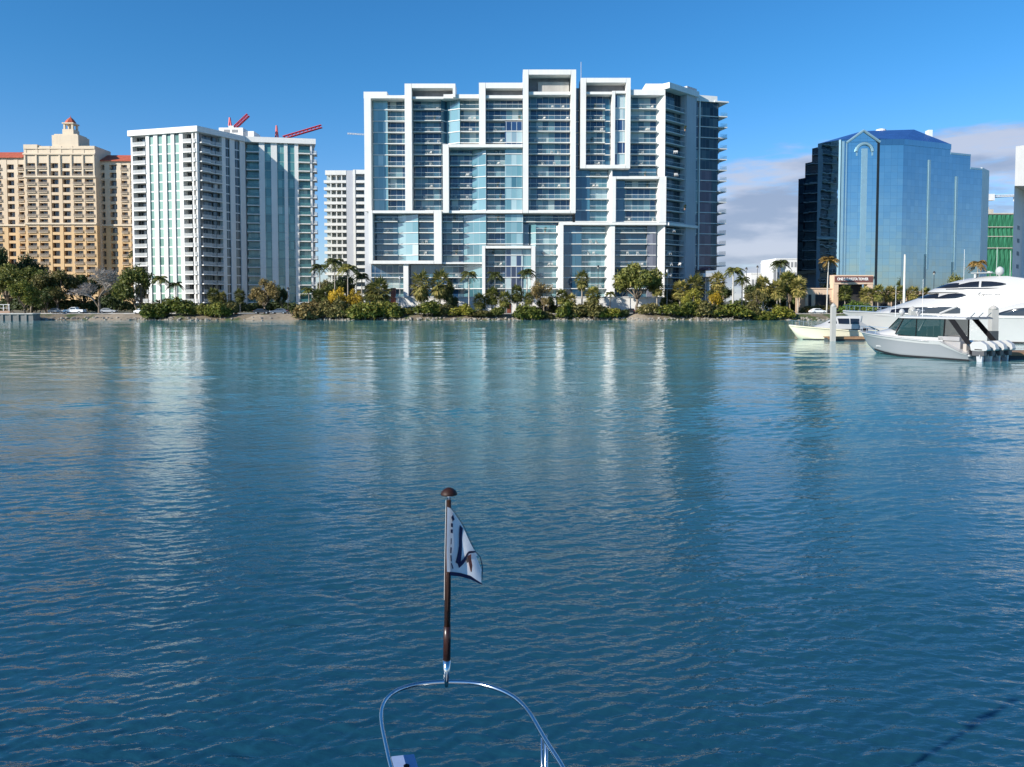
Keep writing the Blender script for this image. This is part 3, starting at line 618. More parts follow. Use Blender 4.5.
mb = MB(); mb.prism([f1.p(0.4, -3.1, 0)[:2], f1.p(f1.L - 1.6, -3.1, 0)[:2], f2.p(2.0, -3.2, 0)[:2], f3.p(-0.5, -3.1, 0)[:2], f3.p(f3.L - 0.5, -3.1, 0)[:2], (D[0] - 8.0, D[1] + 24), (A[0] + 6, A[1] + 30)], 1.5, ZT + 0.3)
CD.part('core', CW, mb)
pz = ZT + 1.75
roofpoly = [f1.p(-0.5, 0.9, 0)[:2], f1.p(f1.L + 0.75, 0.9, 0)[:2], f2.p(f2.L - 0.6, 0.9, 0)[:2], f3.p(f3.L + 0.3, 0.9, 0)[:2], (D[0] - 7.4, D[1] + 24), (A[0] + 5, A[1] + 30)]
CD.part('parapet', CW, MB().prism(roofpoly, ZT - 0.05, pz))
yq = 271.0
CD.part('plant_room', CW, MB().box(wx(219, yq, 60), wx(243, yq, 60), yq, yq + 7, ZT, wz(127.6, yq)).box(wx(243, yq, 60), wx(253, yq, 60), yq + 1, yq + 8, ZT, wz(130.5, yq)))
for px in (227, 235):
    q = wx(px, yq, 60); CD.add('vent', INNER, MB().box(q - 1.0, q + 1.0, yq - 0.08, yq + 0.1, wz(132.5, yq), wz(129.6, yq)), 1)
CD.flush()

# ================================================================== BEIGE HOTEL (far left)
HFH = 3.17; YH = 310.0
CREAM = paint('hotel_cream', (0.66, 0.55, 0.41), 0.75, 0, 0.12, 0.2, True)
BUFF = paint('hotel_buff', (0.63, 0.49, 0.34), 0.75, 0, 0.12, 0.2, True)
ORANGE = paint('hotel_ochre', (0.62, 0.42, 0.22), 0.75, 0, 0.14, 0.2, True)
ROOFR = paint('red_tile_roof', (0.46, 0.10, 0.05), 0.8, 0, 0.25, 0.8)
HG = tower_glass('hotel_glass', [(0.0, (0.012, 0.012, 0.015)), (0.55, (0.05, 0.045, 0.045)), (0.8, (0.14, 0.12, 0.11)), (0.97, (0.4, 0.36, 0.30))], HFH, wz(158, YH), 1.0, 1.55, 0.08, (0.5, 0.45, 0.38), 0.12, seed=31)
HRAIL = clearglass('hotel_railing', (0.30, 0.24, 0.18), 0.5, 0.6)
HO = Bld('hotel', 'beige and ochre hotel with red tile roof and small domed lantern', 'hotel', (wx(61, YH, 30), YH + 10, 1.5))
hf = Fr((0, YH), (10, YH)); hl = Fr((0, YH + 3.0), (10, YH + 3.0)); hr = Fr((0, YH + 4.0), (10, YH + 4.0))
for f in (hf, hl, hr): f.A.x = 0.0
def hx(fr, px): return fr.u(px)
ZH = wz(163.0, YH)
HL = [ZH - k * HFH for k in range(17)]                 # window heads
def hotel_block(fr, a, b, ytop, cols, depth, nfl=15, balc=(), z1=None, tone=True):
    """walls as piers and spandrels round real openings"""
    u0, u1 = hx(fr, a), hx(fr, b); zt = fr.z(ytop)
    edges = [(hx(fr, p), hx(fr, q)) for p, q in cols]
    prev = u0; spans = []
    for p, q in edges: spans.append((prev, p)); prev = q
    spans.append((prev, u1))
    bands = [(ORANGE, 1.5, HL[8] + 0.5), (BUFF, HL[8] + 0.5, HL[2] + 0.6), (CREAM, HL[2] + 0.6, zt)] if tone else [(BUFF, 1.5, HL[2] + 0.6), (CREAM, HL[2] + 0.6, zt)]
    for mat, zb, ztp in bands:
        mb = MB()
        for p, q in spans: fr.box(mb, p, q, -2.2, 0.0, zb, ztp)
        HO.part('wall', mat, mb)
    for mat, zb, ztp in bands:
        for k in range(-1, nfl + 1):
            hi = HL[k] - 2.05 if k >= 0 else zt; lo = HL[k + 1] if k + 1 < len(HL) else 1.5
            if k == nfl: lo = 1.5
            if not (zb <= (hi + lo) / 2 < ztp): continue
            for p, q in edges: HO.add('spandrel', mat, fr.box(MB(), p - 0.01, q + 0.01, -1.9, -0.12, lo, hi), (q - p))
    for k in range(nfl):
        for i, (p, q) in enumerate(edges):
            HO.add('window', HG, fr.box(MB(), p, q, -1.6, -1.45, HL[k] - 2.06, HL[k] + 0.01), (q - p) + (0.5 if fr is hf else 0))
            if i in balc:
                HO.add('balcony', CREAM if k < 10 else BUFF, fr.box(MB(), p - 0.15, q + 0.15, -0.1, 0.45, HL[k] - 2.30, HL[k] - 2.12), (q - p), [('railing', HRAIL, fr.box(MB(), p - 0.1, q + 0.1, 0.34, 0.40, HL[k] - 2.12, HL[k] - 1.15))])
    HO.part('core', CREAM, fr.box(MB(), u0, u1, -depth, -2.3, 1.5, zt))
hotel_block(hf, 26, 97.2, 146, [(28.6, 37.0), (40.0, 48.6), (52.2, 60.0), (63.6, 71.6), (74.8, 83.2), (86.2, 94.6)], 12, balc=(0, 1, 4, 5))
hotel_block(hl, -40, 26, 157, [(-36, -30), (-26, -20), (-16, -10), (-5, 3), (8.5, 15.8), (19.8, 25.4)], 20, balc=(3, 5, 0, 2))
hotel_block(hr, 97.2, 138.5, 160.5, [(100, 106), (111, 118), (122.5, 128.5), (131.5, 137)], 20, balc=(2, 3))
for fr, a, b, y in ((hf, 26, 97, 176.5), (hf, 26, 97, 223.5), (hl, -40, 26, 225), (hr, 97.4, 138.5, 225), (hf, 26, 97, 153.8)):
    HO.add('cornice', CREAM, fr.box(MB(), hx(fr, a) - 0.15, hx(fr, b) + 0.15, -0.5, 0.55, fr.z(y + 1.0), fr.z(y - 0.6)), 1)
# parapet with raised corners, stepped tower, lantern
HO.part('parapet', CREAM, hf.box(MB(), hx(hf, 26.2), hx(hf, 40), -6, 0.28, hf.z(149), hf.z(144.6)).merge(hf.box(MB(), hx(hf, 83), hx(hf, 97), -6, 0.28, hf.z(149), hf.z(146))).merge(hf.box(MB(), hx(hf, 40), hx(hf, 83), -5.7, 0.2, hf.z(149), hf.z(147.6))))
HO.part('stepped_tower', CREAM, hf.box(MB(), hx(hf, 53.2), hx(hf, 79.5), -9, -0.8, hf.z(148), hf.z(134.6)).merge(hf.box(MB(), hx(hf, 54.6), hx(hf, 78), -8.4, -1.4, hf.z(134.6), hf.z(133.2))))
lx = (hx(hf, 61) + hx(hf, 72)) / 2; lw = (hx(hf, 72) - hx(hf, 61)) / 2; ly = YH + 5.0
mb = MB().box(lx - lw, lx + lw, ly - lw, ly + lw, hf.z(133.4), hf.z(127.5)); mb.box(lx - lw * 1.05, lx + lw * 1.05, ly - lw * 1.05, ly + lw * 1.05, hf.z(122), hf.z(120.8))
for sx_ in (-1, 1):
    for sy_ in (-1, 1): mb.box(lx + sx_ * lw * 0.72 - 0.35, lx + sx_ * lw * 0.72 + 0.35, ly + sy_ * lw * 0.72 - 0.35, ly + sy_ * lw * 0.72 + 0.35, hf.z(127.5), hf.z(122))
mb.box(lx - 0.5, lx + 0.5, ly - 0.5, ly + 0.5, hf.z(127.5), hf.z(122))
HO.part('lantern', CREAM, mb)
zc = hf.z(120.8)
HO.part('lantern_roof', ROOFR, MB().lathe([(lw * 1.0, zc), (lw * 0.95, zc + 0.5), (lw * 0.62, zc + 1.5), (lw * 0.22, zc + 2.3), (0.12, zc + 2.6), (0.06, zc + 3.3)], 8, (lx, ly)))
for fr, a, b, y0, y1, dep in ((hl, -40.5, 26, 157.2, 149.6, 20), (hr, 97.2, 139, 160.6, 152.6, 20)):
    u0, u1 = hx(fr, a), hx(fr, b); z0, z1 = fr.z(y0), fr.z(y1)
    P = fr.p
    mb = MB().add([P(u0, 0.8, z0), P(u1, 0.8, z0), P(u1, -dep, z0), P(u0, -dep, z0), P(u0, -5.5, z1), P(u1, -5.5, z1), P(u1, -dep + 5, z1), P(u0, -dep + 5, z1), P(u0, 0.8, z0 - 0.35), P(u1, 0.8, z0 - 0.35)],
                  [(0, 1, 5, 4), (1, 2, 6, 5), (2, 3, 7, 6), (3, 0, 4, 7), (4, 5, 6, 7), (8, 9, 1, 0)])
    HO.part('roof', ROOFR, mb)
for p_ in (27.2, 38.5, 50.4, 61.8, 73.2, 84.7, 95.8):
    p = hx(hf, p_); HO.add('pilaster', CREAM, hf.box(MB(), p - 0.3, p + 0.3, 0.0, 0.3, hf.z(176), hf.z(155)), 1)
HO.flush()

# ================================================================== FAR WHITE TOWER behind the gap
YF = 335.0
ff = Fr((0, YF), (10, YF)); ff.A.x = 0.0
FT = Bld('far_tower', 'slim white balconied tower seen through the gap left of the white framed tower', 'apartment tower', (ff.u(345), YF + 8, 1.5))
FW = paint('far_tower_white', (0.70, 0.70, 0.66), 0.65, 0, 0.1, 0.2, True)
FGL = tower_glass('far_tower_glass', [(0.0, (0.20, 0.25, 0.24)), (0.6, (0.38, 0.44, 0.42)), (0.95, (0.45, 0.5, 0.47))], 3.05, 0, 1.1, 1.6, 0.1, (0.5, 0.5, 0.5), 0.1, seed=41)
FT.part('core', FW, ff.box(MB(), ff.u(326.5), ff.u(375), -14, -2.2, 1.5, ff.z(171.5)))
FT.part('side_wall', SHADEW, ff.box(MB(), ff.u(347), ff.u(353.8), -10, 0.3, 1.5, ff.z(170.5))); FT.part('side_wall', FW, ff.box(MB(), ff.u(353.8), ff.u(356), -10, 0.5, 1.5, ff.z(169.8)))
FT.part('parapet', FW, ff.box(MB(), ff.u(326), ff.u(347), -6, 0.4, ff.z(175), ff.z(170.5)).merge(ff.box(MB(), ff.u(356), ff.u(376), -6, 0.3, ff.z(174), ff.z(169.8))))
for k in range(18):
    z = ff.z(175.5) - k * 3.05
    if z < 6: break
    for a, b in ((324.6, 346.8), (356.2, 367)):
        FT.add('balcony', FW, ff.box(MB(), ff.u(a), ff.u(b), -2.4, 0.35, z - 3.05 - 0.2, z - 3.05 + 0.15), 2, [('railing', FW, ff.box(MB(), ff.u(a), ff.u(b), 0.22, 0.3, z - 2.9, z - 2.05))])
        FT.add('window', FGL, ff.box(MB(), ff.u(a + 1.6), ff.u(b), -2.2, -2.05, z - 2.8, z - 0.3), 2)
for p in (331, 336.5, 341.8): FT.add('pier', FW, ff.box(MB(), ff.u(p), ff.u(p + 0.9), -2, 0.1, 1.5, ff.z(172)), 1)
FT.flush()

# ================================================================== BLUE MIRROR GLASS OFFICE TOWER (right)
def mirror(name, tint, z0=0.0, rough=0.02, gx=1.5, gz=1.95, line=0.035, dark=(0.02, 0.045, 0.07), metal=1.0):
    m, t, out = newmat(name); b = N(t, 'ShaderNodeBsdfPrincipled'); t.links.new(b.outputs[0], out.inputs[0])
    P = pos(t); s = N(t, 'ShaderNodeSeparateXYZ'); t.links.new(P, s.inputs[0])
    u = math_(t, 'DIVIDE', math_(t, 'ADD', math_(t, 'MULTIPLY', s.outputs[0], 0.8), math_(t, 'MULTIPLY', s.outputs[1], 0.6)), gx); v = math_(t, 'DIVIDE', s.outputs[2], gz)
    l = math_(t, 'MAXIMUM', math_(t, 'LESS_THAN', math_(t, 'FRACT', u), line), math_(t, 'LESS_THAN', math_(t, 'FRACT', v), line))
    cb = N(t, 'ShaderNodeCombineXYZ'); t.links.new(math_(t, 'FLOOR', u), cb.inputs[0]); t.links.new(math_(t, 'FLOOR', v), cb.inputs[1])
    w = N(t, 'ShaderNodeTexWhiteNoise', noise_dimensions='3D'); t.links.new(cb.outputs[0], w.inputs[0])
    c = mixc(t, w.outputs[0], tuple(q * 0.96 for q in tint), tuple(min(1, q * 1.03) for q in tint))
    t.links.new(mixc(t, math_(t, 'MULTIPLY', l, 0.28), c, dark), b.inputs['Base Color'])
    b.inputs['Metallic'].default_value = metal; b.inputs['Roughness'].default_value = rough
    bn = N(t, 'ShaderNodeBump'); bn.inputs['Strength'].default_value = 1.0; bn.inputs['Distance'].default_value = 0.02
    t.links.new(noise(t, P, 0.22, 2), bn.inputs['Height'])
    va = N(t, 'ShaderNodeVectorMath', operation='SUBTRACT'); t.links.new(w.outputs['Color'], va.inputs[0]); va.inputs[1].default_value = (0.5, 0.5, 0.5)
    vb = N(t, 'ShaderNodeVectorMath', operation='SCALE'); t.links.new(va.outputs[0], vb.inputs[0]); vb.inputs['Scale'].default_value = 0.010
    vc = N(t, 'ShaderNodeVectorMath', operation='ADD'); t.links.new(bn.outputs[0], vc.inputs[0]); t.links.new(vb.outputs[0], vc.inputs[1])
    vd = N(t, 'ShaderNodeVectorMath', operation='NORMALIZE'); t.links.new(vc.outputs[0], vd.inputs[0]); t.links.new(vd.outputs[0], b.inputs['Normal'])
    return m
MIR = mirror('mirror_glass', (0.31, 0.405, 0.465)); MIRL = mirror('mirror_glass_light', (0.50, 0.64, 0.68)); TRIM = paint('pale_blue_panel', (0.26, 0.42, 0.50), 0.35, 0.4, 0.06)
ROOFB = paint('blue_metal_roof', (0.03, 0.095, 0.30), 0.4, 0.2, 0.15, 0.3)
PALE = paint('pale_end_wall', (0.72, 0.78, 0.76), 0.6, 0, 0.08, 0.2, True)
OT = Bld('office_tower', 'blue mirror glass office tower with a bright blue hipped roof', 'office tower', (wx(890, 240, 30), 250, 1.5))
def pt(px, Y): return (wx(px, Y, 30), Y)
ZE = wz(139.5, 229)                                    # main eaves
zstep = lambda py, Y: wz(py, Y)
def wall(a, b, z0, z1, mat, name='glass_wall', th=0.5):
    fr = Fr(a, b); return OT.part(name, mat, fr.box(MB(), 0, fr.L, -th, 0, z0, z1))
Q = dict(a=pt(795, 246), b=pt(802.5, 243.0), c=pt(810, 240), d=pt(817, 235.3), e=pt(839.5, 229.5), f=pt(847.2, 229.2), g=pt(876, 228.4), h=pt(877.5, 228.8), i=pt(902, 228.6), j=pt(949, 236), k=pt(969, 239.2), l=pt(981, 241.2), m=pt(988, 247))
zb = 1.5
_l = Fr(Q['d'], Q['e'])
for _k, _px, _back in (('c', 810, 0.5), ('b', 802.5, 1.0), ('a', 795, 1.5)): Q[_k] = _l.p(_l.u(_px), -_back, 0)[:2]
wall(Q['a'], Q['b'], zb, zstep(180.5, 245), MIR); wall(Q['b'], Q['c'], zb, zstep(164.5, 242), MIR); wall(Q['c'], Q['d'], zb, zstep(149.5, 239), MIR)
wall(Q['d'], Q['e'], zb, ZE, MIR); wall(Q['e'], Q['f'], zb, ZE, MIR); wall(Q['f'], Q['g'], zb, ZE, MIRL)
fg = Fr(Q['f'], Q['g'])
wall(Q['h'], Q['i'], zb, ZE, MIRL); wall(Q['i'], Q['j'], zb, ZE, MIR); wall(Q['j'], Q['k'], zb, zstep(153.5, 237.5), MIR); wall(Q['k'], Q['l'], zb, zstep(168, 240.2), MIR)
wall(Q['l'], Q['m'], zb, zstep(168.6, 243), PALE, 'end_wall')
fd = Fr(Q['d'], Q['e']); OT.add('fluted_strip', TRIM, fd.box(MB(), fd.L - 0.3, fd.L + 0.3, 0, 0.5, zb, ZE), 1)
fe = Fr(Q['e'], Q['f']); OT.add('fluted_strip', TRIM, fe.box(MB(), 0.25, 0.95, 0, 0.30, zb, ZE - 0.5), 1); OT.add('fluted_strip', TRIM, fe.box(MB(), 1.5, 1.75, 0, 0.22, zb, ZE - 0.5), 1)
# body under roofs
def body(pts, z1, name='core'): return OT.part(name, MIR, MB().prism(pts, zb, z1))
def insetp(p, cx=wx(890, 255, 30), cy=255.0, k=0.03): return (p[0] + (cx - p[0]) * k, p[1] + (cy - p[1]) * k)
bk1, bk2 = (Q['d'][0] + 24, 275.0), (Q['j'][0] + 4, 272.0)
core_pts = [insetp(Q[k]) for k in 'defghij'] + [bk2, bk1]
body(core_pts, ZE - 0.1)
body([insetp(Q['c']), insetp(Q['d']), (Q['d'][0] + 20, 262), (Q['c'][0] + 20, 266)], zstep(149.7, 239)); body([insetp(Q['b']), insetp(Q['c']), (Q['c'][0] + 20, 264), (Q['b'][0] + 20, 268)], zstep(164.7, 242)); body([insetp(Q['a']), insetp(Q['b']), (Q['b'][0] + 20, 266), (Q['a'][0] + 20, 270)], zstep(180.7, 245))
body([insetp(Q['j']), insetp(Q['k']), (Q['k'][0] + 2, 268), (Q['j'][0] + 2, 270)], zstep(153.7, 237.5)); body([insetp(Q['k']), insetp(Q['l']), insetp(Q['m']), (Q['m'][0] + 3, 266), (Q['k'][0] + 2, 268)], zstep(168.3, 240.2))
# parapet bands and pale return walls on the steps
for a, b in ('de', 'ij', 'hi'):
    fr = Fr(Q[a], Q[b]); OT.add('parapet_band', MIR, fr.box(MB(), -0.02, fr.L + 0.02, -0.3, 0.18, ZE - 1.6, ZE + 0.05), 1)
fj = Fr(Q['j'], Q['k']); fk = Fr(Q['k'], Q['l'])
OT.part('return_wall', PALE, fj.box(MB(), -3.2, -0.3, -6, -0.6, zstep(153, 237), zstep(147, 237))); OT.part('return_wall', PALE, fk.box(MB(), -3.0, -0.1, -6, -0.7, zstep(168, 240), zstep(156.5, 240)))
for fr, w_ in ((fj, 0.12), (fk, 0.12)): OT.add('parapet_band', TRIM, fr.box(MB(), 0, fr.L, -0.4, w_, (zstep(153.5, 237.5) if fr is fj else zstep(168, 240.2)) - 0.5, (zstep(153.5, 237.5) if fr is fj else zstep(168, 240.2)) + 0.06), 1)
# light vertical strips on the long side
fi = Fr(Q['i'], Q['l'])
for px, w_, yt in ((927, 2.6, 162), (954.5, 2.6, 176)):
    u = fi.u(px); OT.add('light_strip', TRIM, fi.box(MB(), u, u + 0.8, 0, 0.28, wz(270, 236), wz(yt, 236)), 1)
    OT.add('dark_strip', GLD, fi.box(MB(), u - 0.7, u - 0.02, 0.0, 0.1, 1.5, wz(255 if px < 940 else 262, 236)), 1)
# gable with arch
gz0 = fg.z(142.2); gza = fg.z(132.4); gm = fg.L / 2
mb = MB(); mb.add([fg.p(-0.4, 0.3, gz0), fg.p(fg.L + 0.4, 0.3, gz0), fg.p(gm, 0.3, gza + 0.3), fg.p(-0.4, -9, gz0), fg.p(fg.L + 0.4, -9, gz0), fg.p(gm, -9, gza + 0.3)], [(0, 1, 2), (0, 2, 5, 3), (1, 4, 5, 2), (3, 5, 4), (0, 3, 4, 1)])
OT.part('gable', MIRL, mb)
mb = MB()
for s_ in (0, 1):
    a_ = fg.p(-0.6 if s_ == 0 else fg.L + 0.6, 0.5, gz0 - 0.2); c_ = fg.p(gm, 0.5, gza + 0.4); mb.tube([a_, c_], 0.38, 6)
OT.part('gable_trim', TRIM, mb)
mb = MB(); ra = 2.3; zc_ = fg.z(152); ac = []
for k in range(13):
    th_ = math.pi * k / 12; ac.append(fg.p(gm + 0.4 - math.cos(th_) * ra * 1.0, 0.25, zc_ + math.sin(th_) * ra))
mb.tube(ac, 0.45, 6); OT.part('arch', TRIM, mb)
OT.add('light_strip', TRIM, fg.box(MB(), gm - 0.35, gm + 1.25, 0.0, 0.32, zb + 3, zc_ + 0.9), 1)
for u_ in (-1.9, 2.5): OT.add('light_strip', TRIM, fg.box(MB(), gm + u_ - 0.0, gm + u_ + 0.35, 0, 0.2, zc_ - 1.2, zc_ + 0.3), 1)
OT.part('dark_joint', paint('dark_joint', (0.01, 0.015, 0.02), 0.4), MB().box(Q['g'][0] - 0.05, Q['h'][0] + 0.05, 228.3, 229.5, zb, ZE + 0.1))
# hipped blue roof
rz = ZE + 0.05; c0 = (wx(868, 245, 50), 246.0); rt = wz(128.8, 246)
ring = [Q['d'], Q['e'], Q['f'], Q['g'], Q['i'], Q['j'], bk2, bk1]; n_ = len(ring)
r1 = wx(862, 244, 50), 244.0; r2 = wx(915, 246, 50), 247.0
mb = MB(); vs = [(p[0], p[1], rz) for p in ring] + [(r1[0], r1[1], wz(131.0, 244)), (r2[0], r2[1], rt)]
mb.add(vs, [(0, 1, 8), (1, 2, 8), (2, 3, 8), (3, 4, 9, 8), (4, 5, 9), (5, 6, 9), (6, 7, 8, 9), (7, 0, 8)])
OT.part('roof', ROOFB, mb)
OT.part('roof_hatch', WHITE2, MB().lathe([(1.6, wz(131.5, 247)), (1.5, wz(129.4, 247)), (0.7, wz(128.6, 247))], 12, (wx(881, 247, 50), 247.5)))
OT.part('chimney', PALE, MB().box(wx(928, 246, 50), wx(932, 246, 50), 246, 248, ZE, wz(129.8, 246)))
OT.flush()
# peach entrance building with the sign beam
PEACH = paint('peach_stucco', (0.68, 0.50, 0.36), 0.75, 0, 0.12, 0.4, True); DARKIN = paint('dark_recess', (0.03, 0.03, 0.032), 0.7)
SIGNC = paint('sign_brown', (0.16, 0.065, 0.055), 0.5)
YE = 216.0
EN = Bld('entrance_building', 'low peach entrance building with a brown lettered sign beam', 'building', (wx(853, YE), YE + 3, 1.5))
ef = Fr((0, YE), (10, YE)); ef.A.x = 0.0; eu = lambda px: ef.u(px, 6)
EN.part('beam', PEACH, ef.box(MB(), eu(833), eu(872.6), -2.5, 0.3, ef.z(284.2), ef.z(275)))
for a, b in ((833, 838), (867, 872.4)): EN.part('pillar', PEACH, ef.box(MB(), eu(a), eu(b), -2.2, 0.2, 1.5, ef.z(284.2)))
sg = EN.part('sign', SIGNC, ef.box(MB(), eu(833.9), eu(871.8), 0.3, 0.42, ef.z(282.2), ef.z(276.2)))
fc = bpy.data.curves.new('lettering', 'FONT'); fc.body = 'ONE SARASOTA TOWER'; fc.size = 1.05; fc.extrude = 0.03; fc.align_x = 'CENTER'; fc.align_y = 'CENTER'; fc.space_character = 0.92; fc.offset = 0.025
fo = bpy.data.objects.new('lettering', fc); COL.objects.link(fo); fc.materials.append(paint('letter_white', (0.85, 0.83, 0.80), 0.5))
fo.location = Vector(((eu(833.9) + eu(871.8)) / 2 - 0.3, YE - 0.46, (ef.z(282.2) + ef.z(276.2)) / 2)) - EN.off; fo.rotation_euler = (R(90), 0, 0)
lw_ = 0.86 * (eu(871.8) - eu(833.9)) / 11.6; fo.scale = (lw_, 1.0, 1.0); fo.parent = sg
bpy.context.view_layer.update()
_me = bpy.data.meshes.new_from_object(fo.evaluated_get(bpy.context.evaluated_depsgraph_get()))
_fm = bpy.data.objects.new('lettering', _me); COL.objects.link(_fm); _fm.location = fo.location; _fm.rotation_euler = fo.rotation_euler; _fm.scale = fo.scale; _fm.parent = sg; bpy.data.objects.remove(fo); _fm.name = 'lettering'
EN.part('wing', PEACH, ef.box(MB(), eu(806), eu(833), -8, -0.5, 1.5, ef.z(289))); EN.part('wing', PEACH, ef.box(MB(), eu(872.6), eu(948), -8, -0.6, 1.5, ef.z(292)))
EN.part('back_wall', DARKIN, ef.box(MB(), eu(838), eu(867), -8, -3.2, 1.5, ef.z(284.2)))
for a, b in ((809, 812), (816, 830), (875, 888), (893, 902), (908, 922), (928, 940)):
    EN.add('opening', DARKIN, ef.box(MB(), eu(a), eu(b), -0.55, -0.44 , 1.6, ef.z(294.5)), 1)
EN.part('cornice', PEACH, ef.box(MB(), eu(805.5), eu(832.9), -8.2, -0.3, ef.z(289), ef.z(288)).merge(ef.box(MB(), eu(872.8), eu(948.5), -8.2, -0.4, ef.z(292), ef.z(291))))
EN.flush()

# ================================================================== GREEN NETTED BUILDING, WHITE TOWER at the right edge, far low blocks
YN = 330.0; nf = Fr((0, YN), (10, YN)); nf.A.x = 0
GN = Bld('netted_building', 'building under construction wrapped in bright green netting', 'building', (nf.u(998), YN + 8, 1.5))
def netmat():
    m, t, out = newmat('green_netting'); b = N(t, 'ShaderNodeBsdfPrincipled'); t.links.new(b.outputs[0], out.inputs[0])
    P = N(t, 'ShaderNodeTexCoord').outputs['Object']; mp_ = N(t, 'ShaderNodeMapping'); mp_.inputs['Scale'].default_value = (1.2, 1.2, 0.12); t.links.new(P, mp_.inputs[0])
    t.links.new(ramp(t, noise(t, mp_.outputs[0], 0.7, 4), [(0.25, (0.008, 0.085, 0.045)), (0.55, (0.014, 0.14, 0.075)), (0.8, (0.035, 0.21, 0.12))]), b.inputs['Base Color']); b.inputs['Roughness'].default_value = 0.8
    bn = N(t, 'ShaderNodeBump'); bn.inputs['Distance'].default_value = 0.4; t.links.new(noise(t, mp_.outputs[0], 1.5, 3), bn.inputs['Height']); t.links.new(bn.outputs[0], b.inputs['Normal']); return m
NET = netmat()
GN.part('core', CONC, nf.box(MB(), nf.u(986), nf.u(1016), -14, -0.4, 1.5, nf.z(212.8)))
rows_ = []
for k in range(14):
    z = 1.5 + (nf.z(215) - 1.5) * k / 13
    rows_.append([nf.p(nf.u(985.2) + (nf.u(1017) - nf.u(985.2)) * i / 24, 0.25 + 0.25 * math.sin(i * 1.9 + k) * (1 if k % 3 else 0.1) + 0.2 * math.sin(k * 2.1), z) for i in range(25)])
GN.part('netting', NET, MB().grid(rows_))
for y in (214, 227, 236.5, 248): GN.add('slab_edge', CONC, nf.box(MB(), nf.u(985.5), nf.u(1016.5), -2, 0.65, nf.z(y) - 0.15, nf.z(y) + 0.15), 1)
GN.part('lift_shaft', CONC, nf.box(MB(), nf.u(989), nf.u(997), -8, -3, nf.z(213), nf.z(208.5)).merge(nf.box(MB(), nf.u(991), nf.u(994), -8, -4, nf.z(208.5), nf.z(206))))
GN.flush()
YW = 300.0
WT = Bld('white_tower', 'tall plain white tower cut by the right edge of the picture', 'apartment tower', (wx(1035, YW, 30), YW + 10, 1.5))
a_, b_, c_ = (wx(1013, YW, 30), YW), (wx(1022.5, YW + 13, 30), YW + 13), (wx(1075, YW + 13, 30), YW + 13)  # added facet turned off the sun, shaping the shade on the lower wall
wf = Fr(a_, b_); wf2 = Fr(b_, c_)
zt_ = wz(186, YW)
WT.part('lower_wall', WHITE2, MB().prism([a_, b_, c_, (c_[0] + 20, YW + 40), (wx(1018, YW + 40, 30), YW + 40)], 1.5, zt_))
u_ = Fr((0, YW), (10, YW)); u_.A.x = 0
rowsz = [wz(142.5, YW), wz(186, YW)]
WT.part('upper_wall', WHITE, MB().prism([(wx(1012.6, YW, 30), YW - 0.4), (wx(1080, YW, 30), YW - 0.4), (wx(1085, YW + 30, 30), YW + 30), (wx(1015, YW + 30, 30), YW + 30)], zt_, [wz(146.5, YW), wz(138, YW), wz(138, YW), wz(146.5, YW)]))
for k in range(8):
    z = wz(224, YW) - k * 5.1
    if z < 6: break
    WT.add('window', GK, wf.box(MB(), wf.L * 0.42, wf.L * 0.66, 0.0, 0.06, z - 1.6, z), 2)
WT.flush()
def lowblock(px0, px1, y0, Y, label, dep=20, floors=3, col=WHITE2):
    B = Bld('low_building', label, 'building', (wx((px0 + px1) / 2, Y), Y + dep / 2, 1.5)); f = Fr((0, Y), (10, Y)); f.A.x = 0; u = lambda p: f.u(p, 15)
    zt = f.z(y0); B.part('wall', col, f.box(MB(), u(px0), u(px1), -dep, 0, 1.5, zt)); B.part('parapet', col, f.box(MB(), u(px0) - 0.2, u(px1) + 0.2, -dep, 0.2, zt, zt + 0.6))
    fh = (zt - 3) / (floors + 0.4)
    for k in range(floors):
        n = max(1, int((px1 - px0) / 3.2))
        for i in range(n):
            a = px0 + (px1 - px0) * (i + 0.2) / n; b = px0 + (px1 - px0) * (i + 0.8) / n
            B.add('window', INNER, f.box(MB(), u(a), u(b), 0, 0.07, zt - fh * (k + 0.75), zt - fh * (k + 0.25)), 1)
    B.flush()
lowblock(776, 797, 259.5, 420, 'distant white parking block left of the blue glass tower', 25, 4)
lowblock(772.5, 777, 262, 416, 'narrow white slab attached at the left of the distant parking block', 20, 1)
lowblock(751, 762, 274, 400, 'small distant white house between the palms and the blue glass tower', 14, 1)

